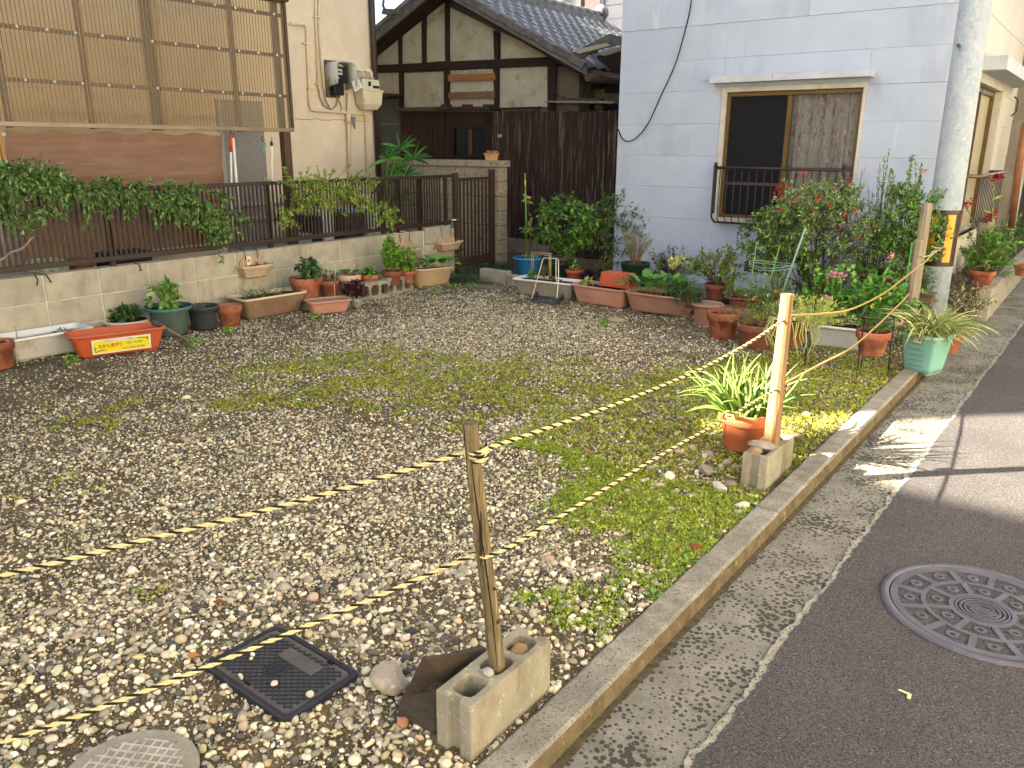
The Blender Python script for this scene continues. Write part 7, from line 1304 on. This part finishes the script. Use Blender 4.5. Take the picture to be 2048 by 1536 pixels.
for y_, s_ in ((10.3,.28),(10.9,.34),(11.6,.3),(12.4,.36),(13.3,.4)): bush(t, (-1.12,y_,.24), .22,.35,s_*1.3,44,14,.05,.024,G1,t0=.3,stemr=.003,seed=int(y_*10),low=.15)
blades('grass_tuft', (-1.0,10.2,.24), 90, .3,.008,['#5a7a40','#4a6a38'],t,.15,.8)
potted('orange pot far down the street on the raised kerb', (2046,528,30,552), TERRA, z0=.24, name='plant_pot', cat='plant pot', hmax=.25)
rock('brick_fragment', 'flat orange tile fragment on the raised kerb beside the red-flowered pot', gp(1960,577,.25), .05, '#9a5a3c', 'tile', 61, flat=(1.4,.9,.2))
# ================================================================== SHRUBS AGAINST THE BLUE HOUSE
t = thing('sage_bush', 'large red-flowered sage bush in front of the railed window', 'shrub', gp(1620,598)); SG = ['#7a9a62','#8caa72','#668650','#9fb888','#587848']
c = py_(1640,600,8.1); c = Vector((c.x,8.1,0)); crown(t, c+Vector((-.08,0,.86)), .54,.45,.44,200,52,.036,.016,SG,seed=60,limbs=26,root=c,stemmat=M('dark_twig','#4a3a30','#5d4a3c',sc=20),cr=.10,spiky=.4)
bush(t, c+Vector((.45,.05,0)), .24,.25,1.50,22,40,.03,.012,SG,t0=.45,stemr=.004,seed=61,up=.7,low=.6,stemmat=M('dark_twig','#4a3a30'))
bush(t, c+Vector((-.1,-.1,0)), .4,.3,.8,26,30,.045,.02,['#4c6a3e','#5c7a48','#3e5a34'],t0=.2,stemr=.004,seed=62,low=.4)
fl = [(1605,350),(1607,347),(1554,377),(1560,374),(1570,371),(1564,394),(1578,372),(1633,397),(1658,409),(1624,417),(1562,421),(1608,448),(1678,459),(1712,420),(1692,430),(1724,344),(1700,362),(1694,367),(1586,402),(1719,478),(1663,375),(1640,397),(1549,385),(1550,397)]
flowers(t, [tuple(py_(x_, y_, 7.72)) for x_, y_ in fl], .022, ['#c8202c','#d83038','#b01824'], 4)
for x_, y_ in ((1724,346),(1607,352)): p = py_(x_, y_, 7.75); mb = MB(); mb.tube([p-Vector((.02,0,.3)), p], .003, 5); mb.build('flower_stalk', M('dark_twig','#4a3a30'), t)
t = thing('purple_sage', 'drooping sage with dark purple flower spikes left of the red-flowered bush', 'shrub', gp(1530,600)); c = Vector((py_(1555,600,7.9).x,7.9,0)); crown(t, c+Vector((-.03,0,.74)), .40,.34,.30,95,28,.06,.024,['#4f7038','#5f8244','#3f5c30','#7f9a54'],seed=63,limbs=12,root=c,droop=.3)
for pts in ([(1520,432),(1484,452),(1476,468),(1473,492)],[(1548,438),(1532,450),(1524,470),(1520,480)],[(1500,440),(1486,450),(1478,458)]):
    P_ = [py_(x_, y_, 8.0) for x_, y_ in pts]; mb = MB(); mb.tube(P_, .004, 5); mb.build('flower_stalk', GSTEM, t); flowers(t, [tuple(P_[i].lerp(P_[i+1], f_)) for i in range(1,len(P_)-1) for f_ in (0,.3,.6,.9)], .018, ['#4a2a6a','#5a3a7c','#3c2258'], 3)
t = thing('plant_support', 'green wire ring support with tall canes rising before the sage bush', 'plant support', gp(1560,660)); WG = M('green_cane','#5f8f3c'); WT = M('teal_wire','#7a9a8c',rough=.5)
for a, b_, r_ in (((1512,492),(1522,640),.005),((1560,490),(1530,650),.005),((1611,455),(1580,640),.0085)): mb = MB(); p = py_(*a, 7.1); q = gp(*b_); q = Vector((q.x, 7.1, 0)); mb.tube([p,q], r_, 6); mb.build('cane', WT if r_ > .006 else WG, t)
for y_ in (528,533): p = py_(1545,y_,7.1); mb = MB(); mb.tube([p+Vector((.2*math.cos(q),.2*math.sin(q),.012*math.cos(q*2))) for q in np.linspace(0,6.283,30)], .0035, 5, caps=False); mb.build('wire_ring', WT, t)
t = thing('tall_weeds', 'thin tomato-like leafy stems climbing the ring support', 'plant', gp(1545,650)); c = Vector((gp(1545,650).x, 7.15, 0)); bush(t, c, .3,.2,.62,30,12,.05,.026,['#5f8c44','#4c7438','#78a258'],t0=.2,stemr=.003,seed=64,low=.4,stemmat=GSTEM); flowers(t, [tuple(py_(1554,584,7.0))], .03, ['#d8b840','#c8a030'], 5)
t = thing('round_shrub', 'dense tall green shrub with small leaves beside the utility pole', 'shrub', gp(1805,590)); c = Vector((py_(1795,600,8.2).x,8.2,0)); crown(t, c+Vector((0,0,.66)), .37,.34,.62,260,60,.036,.017,['#4f7838','#5d8a42','#426630','#6f9c50','#7fac58'],seed=65,limbs=18,root=c,cr=.10,spiky=.5); bush(t, c+Vector((.0,0,.75)), .30,.25,.78,12,46,.03,.013,['#5f8a46','#739c50'],t0=.5,stemr=.003,seed=66,up=.6,low=.6); flowers(t, [tuple(py_(1850,341,7.9)), tuple(py_(1750,456,7.9))], .024, ['#c8302c','#d84038'], 4)
# filler greenery between the white trough and the blue wall
t = thing('low_shrub', 'leafy undergrowth between the geraniums and the blue wall', 'shrub', gp(1640,600)); bush(t, gp(1650,615), .5,.25,.42,80,14,.045,.024,['#4a6b38','#5a7c44','#3c5a30'],t0=.3,stemr=.003,seed=67,low=.15)
t = thing('stone_edging', 'row of rough dark stones along the bed below the blue wall', 'stone', gp(1500,620)); rr_ = np.random.default_rng(9)
for k in range(11):
    p = gp(1395+k*32, 622+k*2.4, .03); (A,), Fc = proto_rocks(1,1,.04,rr_,6); npmesh('stone', A*np.array([.17,.11,.10])*rr_.uniform(.8,1.1)+np.array(p), Fc, M('rock_#6f685c','#6f685c','#544e44',sc=14,rough=1,bump=.7,bsc=90), t)
# small weeds along the walls
for i, (x_, y_) in enumerate(((390,690),(455,668),(630,640),(140,728),(1205,655),(1393,612),(865,585),(945,577),(1010,560),(1250,602),(1140,590),(905,578),(1215,556),(1110,548))): 
    t = thing('weed', ['small green weed by the charcoal pot','low weed beside the empty terracotta pot','weed tuft under the brown trough','patch of weed before the white trough','weed sprig in open gravel','weed under the leafy trough','weed beside the oval planter','weed tuft between flat stones','weed at the kerb block end','weed between the two pink troughs','weed tuft right of the dustpan','trailing weed at the oval planter base','mossy weed near the blue oval planter','moss tuft behind the cream trough'][i], 'weed', gp(x_,y_)); bush(t, gp(x_,y_), .07,.06,.07,14,6,.03,.014,G2,t0=.3,stemr=.0012,seed=70+i,low=.2)
# ================================================================== PALM, FENCE VINES, SUCCULENT ON THE PILLAR
pm = thing('fan_palm', 'lady palm with long pointed glossy leaves behind the fence corner', 'palm', (-7.75,7.55,0)); rng = np.random.default_rng(31); mb = MB()
for fx, fy, n_, L_ in ((800,298,11,.34),(826,318,9,.32),(775,318,8,.30),(790,345,9,.32),(812,352,8,.28),(800,395,7,.3),(770,372,6,.26)):
    c = px_(fx, fy, -7.6+rng.uniform(-.2,.2)); mb.tube([Vector((-7.75,7.6,.0)), Vector((-7.7,7.6+rng.uniform(-.05,.05),c.z*.6)), c], [.012,.008,.004], 6)
    for k in range(n_):
        a = -1.9+3.8*k/(n_-1)+rng.uniform(-.12,.12); d = Vector((.35*math.cos(a*1.3)+rng.uniform(-.1,.3), math.sin(a), math.cos(a)*.75+.15)).normalized(); l = L_*rng.uniform(.75,1.1); s_ = d.cross(Vector((1,.2,.3))).normalized(); w = .042; V = []
        for tt, ww in ((0,.25),(.2,.85),(.5,1),(.8,.7),(1,.05)): p = c+d*l*tt-Vector((0,0,1))*l*.25*tt*tt; V += [p+s_*w*ww*.5+Vector((.006,0,0)), p, p-s_*w*ww*.5+Vector((.006,0,0))]
        F_ = []
        for i in range(4): F_ += [(3*i,3*i+1,3*i+4,3*i+3),(3*i+1,3*i+2,3*i+5,3*i+4)]
        npmesh('leaf', V, F_, LEAF, pm, np.repeat(palette(1,['#2f5f2a','#3c6f33','#285225','#4c8040'],.12,rng), len(V), 0), smooth=True)
mb.build('stem', GSTEM, pm)
def vine(name, label, path, Xp, n, spread, cols, L, Wd, seed, hang=.15, thick=.008, k=9, dx=.12):
    t = thing(name, label, 'vine', px_(*path[0], Xp)); rng = np.random.default_rng(seed); P0 = [px_(x_, y_, Xp) for x_, y_ in path]; main = catmull(P0, .05); mb = MB(); mb.tube(main, thick, 6, caps=False); P = []; D = []
    for i in range(n):
        b_ = main[rng.integers(0, len(main))]+Vector((rng.uniform(-.02,dx), rng.normal(0,.05), 0)); a = rng.uniform(0,6.28); l = spread*rng.uniform(.3,1.1); e = b_+Vector((abs(rng.normal(0,.06)), math.cos(a)*l, math.sin(a)*l*.75-hang*rng.uniform(0,1)**2)); m_ = (b_+e)/2+Vector((.02,0,.05)); pts = [b_*(1-s_)**2+m_*2*s_*(1-s_)+e*s_*s_ for s_ in (0,.25,.5,.75,1)]; mb.tube(pts, .002, 3, caps=False)
        for j in range(k):
            s_ = rng.uniform(.15,1); p = b_*(1-s_)**2+m_*2*s_*(1-s_)+e*s_*s_; tg = (e-b_).normalized()
            for q in range(5):                 # compound leaf : five leaflets
                an = -1.1+.55*q; sd_ = tg.cross(Vector((1,0,.3))).normalized(); d = tg*math.cos(an)+sd_*math.sin(an)*(1 if j%2 else -1)+Vector((rng.uniform(-.1,.35),0,-.35)); P.append(tuple(p)); D.append(tuple(d))
    m = len(P); mb.build('vine_stem', STEM, t); leafobj('foliage', np.array(P)+rng.normal(0,.004,(m,3)), np.array(D), L*rng.uniform(.6,1.2,m), Wd*rng.uniform(.7,1.2,m), cols, t, .25, .1, .15, rng); return t
DKV = ['#577a48','#486a3e','#698c54','#7fa262','#406034']
t = vine('fence_vine', 'dark leafy vine trailing along the top of the slat fence at the left', [(-60,340),(0,352),(60,372),(130,392),(190,378),(250,385),(320,395),(380,392),(420,415),(450,440)], XL+.02, 210, .22, DKV, .046,.017, 81, .15)
for pth, n_, sd_ in (([(-30,390),(20,420),(50,440)],60,82),([(300,395),(370,425),(420,455),(425,475)],90,83),([(330,420),(390,440),(450,460)],50,84),([(0,350),(60,345),(110,365)],90,85)):
    rng = np.random.default_rng(sd_); main = catmull([px_(x_,y_,XL+.04) for x_,y_ in pth], .04); P = []; D = []
    for i in range(n_):
        b_ = main[rng.integers(0,len(main))]+Vector((rng.uniform(0,.12),rng.normal(0,.07),rng.normal(0,.06)))
        for j in range(3):
            q0 = b_+Vector(rng.normal(0,.025,3)); ang = rng.uniform(0,6.28)
            for q in range(5): an = ang+.55*q; P.append(tuple(q0)); D.append((rng.uniform(-.1,.4), math.cos(an), math.sin(an)*.7-.35))
    m = len(P); leafobj('foliage', np.array(P), np.array(D), .046*rng.uniform(.6,1.2,m), .017*rng.uniform(.7,1.2,m), DKV, t, .25, .1, .15, rng)
LTV = ['#7c9a44','#93ad55','#6a8a3a','#a3ba66','#5f7d38']
vine('fence_vine', 'light green airy vine climbing over the middle of the slat fence', [(560,440),(600,400),(650,380),(700,400),(740,410),(770,440)], XL+.03, 120, .20, LTV, .04,.014, 86, .08, .006, 6); vt = [o for o in bpy.data.objects if o.get('label','').startswith('light green airy')][0]
rng = np.random.default_rng(87); P = []; D = []; mb = MB()
for i in range(110):
    b_ = px_(rng.uniform(570,740), rng.uniform(370,440), XL+.03); e = b_+Vector((rng.uniform(0,.1), rng.normal(0,.16), rng.uniform(.05,.24))); mb.tube([b_, (b_+e)/2+Vector((.02,0,.02)), e], .0022, 4, caps=False)
    for j in range(7):
        p = b_.lerp(e, rng.uniform(.3,1.0)); ang = rng.uniform(-.5,.5)
        for q in range(5): an = ang+.5*(q-2)+1.57; P.append(tuple(p)); D.append((rng.uniform(-.2,.4), math.cos(an)*1.1, math.sin(an)*.6-.1))
m = len(P); mb.build('vine_stem', GSTEM, vt); leafobj('foliage', np.array(P), np.array(D), .038*rng.uniform(.6,1.2,m), .012*rng.uniform(.7,1.2,m), LTV, vt, .25, .1, .15, rng)
mb = MB(); mb.tube(catmull([px_(-5,523,XL+.06), px_(10,515,XL+.06), px_(20,505,XL+.07), px_(38,500,XL+.07), px_(50,492,XL+.07), px_(60,480,XL+.08), px_(66,474,XL+.08)], .03), .009, 7); tag(mb.build('bare_branch', M('pale_bark','#94826c','#7f6e5a',sc=20,rough=.9)), 'bare pale branch curling out through the fence at the far left', 'branch')
c = py_(983,321,YG+.07); c = Vector((c.x, YG+.07, 1.411)); t = thing('potted_plant', 'small square cream pot of grey succulents on the end of the stone wall coping', 'potted plant', c); SQ = M('buff_clay','#d1ab76','#c39a62',sc=9,rough=.8,bump=.1)
mb = MB(); f_ = lambda p: c+p; mb.loft([rrect(.12,.11,.008,0,3,f_), rrect(.145,.135,.008,.075,3,f_)], sm=False); mb.build('pot', SQ, t); mb = MB(); mb.loft([rrect(.165,.15,.008,.075,3,f_), rrect(.165,.15,.008,.10,3,f_), rrect(.13,.12,.008,.10,3,f_), rrect(.13,.12,.008,.085,3,f_)], sm=False, cap1=True); mb.build('rim', M('clay_rim','#bb7f52',rough=.8), t)
for x_, y_ in ((-.04,0),(.03,.02),(.0,-.04),(.05,-.02)): rosette(t, c+Vector((x_,y_,.10)), .06, 18, ['#8f9490','#7c837f','#a3a8a2'])
# ================================================================== ALOE IN THE SUN
t, c, r, h = potted('terracotta pot of spiky pale green aloe lit by the sun beside the timber post', (1493,819,106,906), M('sunlit_terracotta','#b5613c','#bd6c46',sc=6,rough=.85,bump=.12,bsc=90,spots=(3.5,.62,.2,'#94492c','n')), rb=.74, z0=.01, fill=.86)
rng = np.random.default_rng(91); c = c+Vector((.0,.0,.0)); first = None
for k in range(92):
    a = rng.uniform(0,6.283); rr = .11*math.sqrt(rng.uniform(0,1)); o = c+Vector((math.cos(a)*rr*1.0, math.sin(a)*rr, -.01)); a2 = a+rng.normal(0,.5); el = rng.uniform(.9,3.4); d = Vector((math.cos(a2),math.sin(a2),el)).normalized(); l = rng.uniform(.24,.42); w = rng.uniform(.020,.032); s_ = Vector((-math.sin(a2),math.cos(a2),0)); V = []; n_ = 9; p = o.copy(); curl = rng.uniform(-.16,.24); tw = rng.normal(0,.6); sw = rng.normal(0,.06)
    for i in range(n_+1):
        tt = i/n_; ww = w*(1-tt**1.6)*.5+.0006; nn_ = d.cross(s_); nn_ = nn_ if nn_.z > 0 else -nn_; V += [p+s_*ww+nn_*ww*.55, p+nn_*ww*-.05, p-s_*ww+nn_*ww*.55, p-nn_*ww*.9]; d = (d+Vector((math.cos(a2+tw),math.sin(a2+tw),-.7))*curl*(1.6 if i > 4 else .6)+Vector((-math.sin(a2),math.cos(a2),0))*sw).normalized(); p = p+d*(l/n_)
    F_ = []
    for i in range(n_):
        for q in range(4): F_.append((4*i+q,4*i+(q+1)%4,4*i+4+(q+1)%4,4*i+4+q))
    cc2 = palette(1,['#7a9a50','#6c8c48','#8aa65c','#5f7f42'],.08,rng); C_ = np.repeat(cc2, len(V), 0); C_[0::4] *= 1.25; C_[2::4] *= 1.25; npmesh('leaf', V, F_, LEAF, t, np.clip(C_,0,1), smooth=True)
    if k%3 == 0:                                                      # pale teeth along the edge
        pass
bush(t, c+Vector((.02,-.06,0)), .05,.03,.05,10,5,.02,.006,['#a3834c','#8f6f44'],stemr=.002,seed=92,fol='dry_leaf')
# broadleaf weeds by the kerb and scattered fallen leaves
for x_, y_, lab in ((1378,1130,'small weed with oval blue-green leaves at the kerb edge'),(1307,1195,'oval-leaved weed in the last moss patch along the kerb')): t = thing('weed', lab, 'weed', gp(x_,y_)); bigleaves(t, gp(x_,y_), 5, .035, .016, ['#4c7a44','#5a8a50'], .01, .8, x_, stalk=.01)
for i, (x_, y_, cl2, lab) in enumerate(((1170,902,'#a3623c','curled orange-brown fallen leaf lying on moss'),(425,1203,'#7a4a30','brown fallen leaf on gravel above the black lid'),(1326,1056,'#6a3a34','dark red leaf lying among the kerb moss'),(372,1310,'#b07a44','long tan fallen leaf left of the black lid'))):
    t = thing('fallen_leaf', lab, 'leaf', gp(x_,y_,.015)); leafobj('blade', np.array([tuple(gp(x_,y_,.02))]), np.array([(.8,.5,.1)]), np.array([.05]), np.array([.028]), [cl2], t, .02, .2, .1)
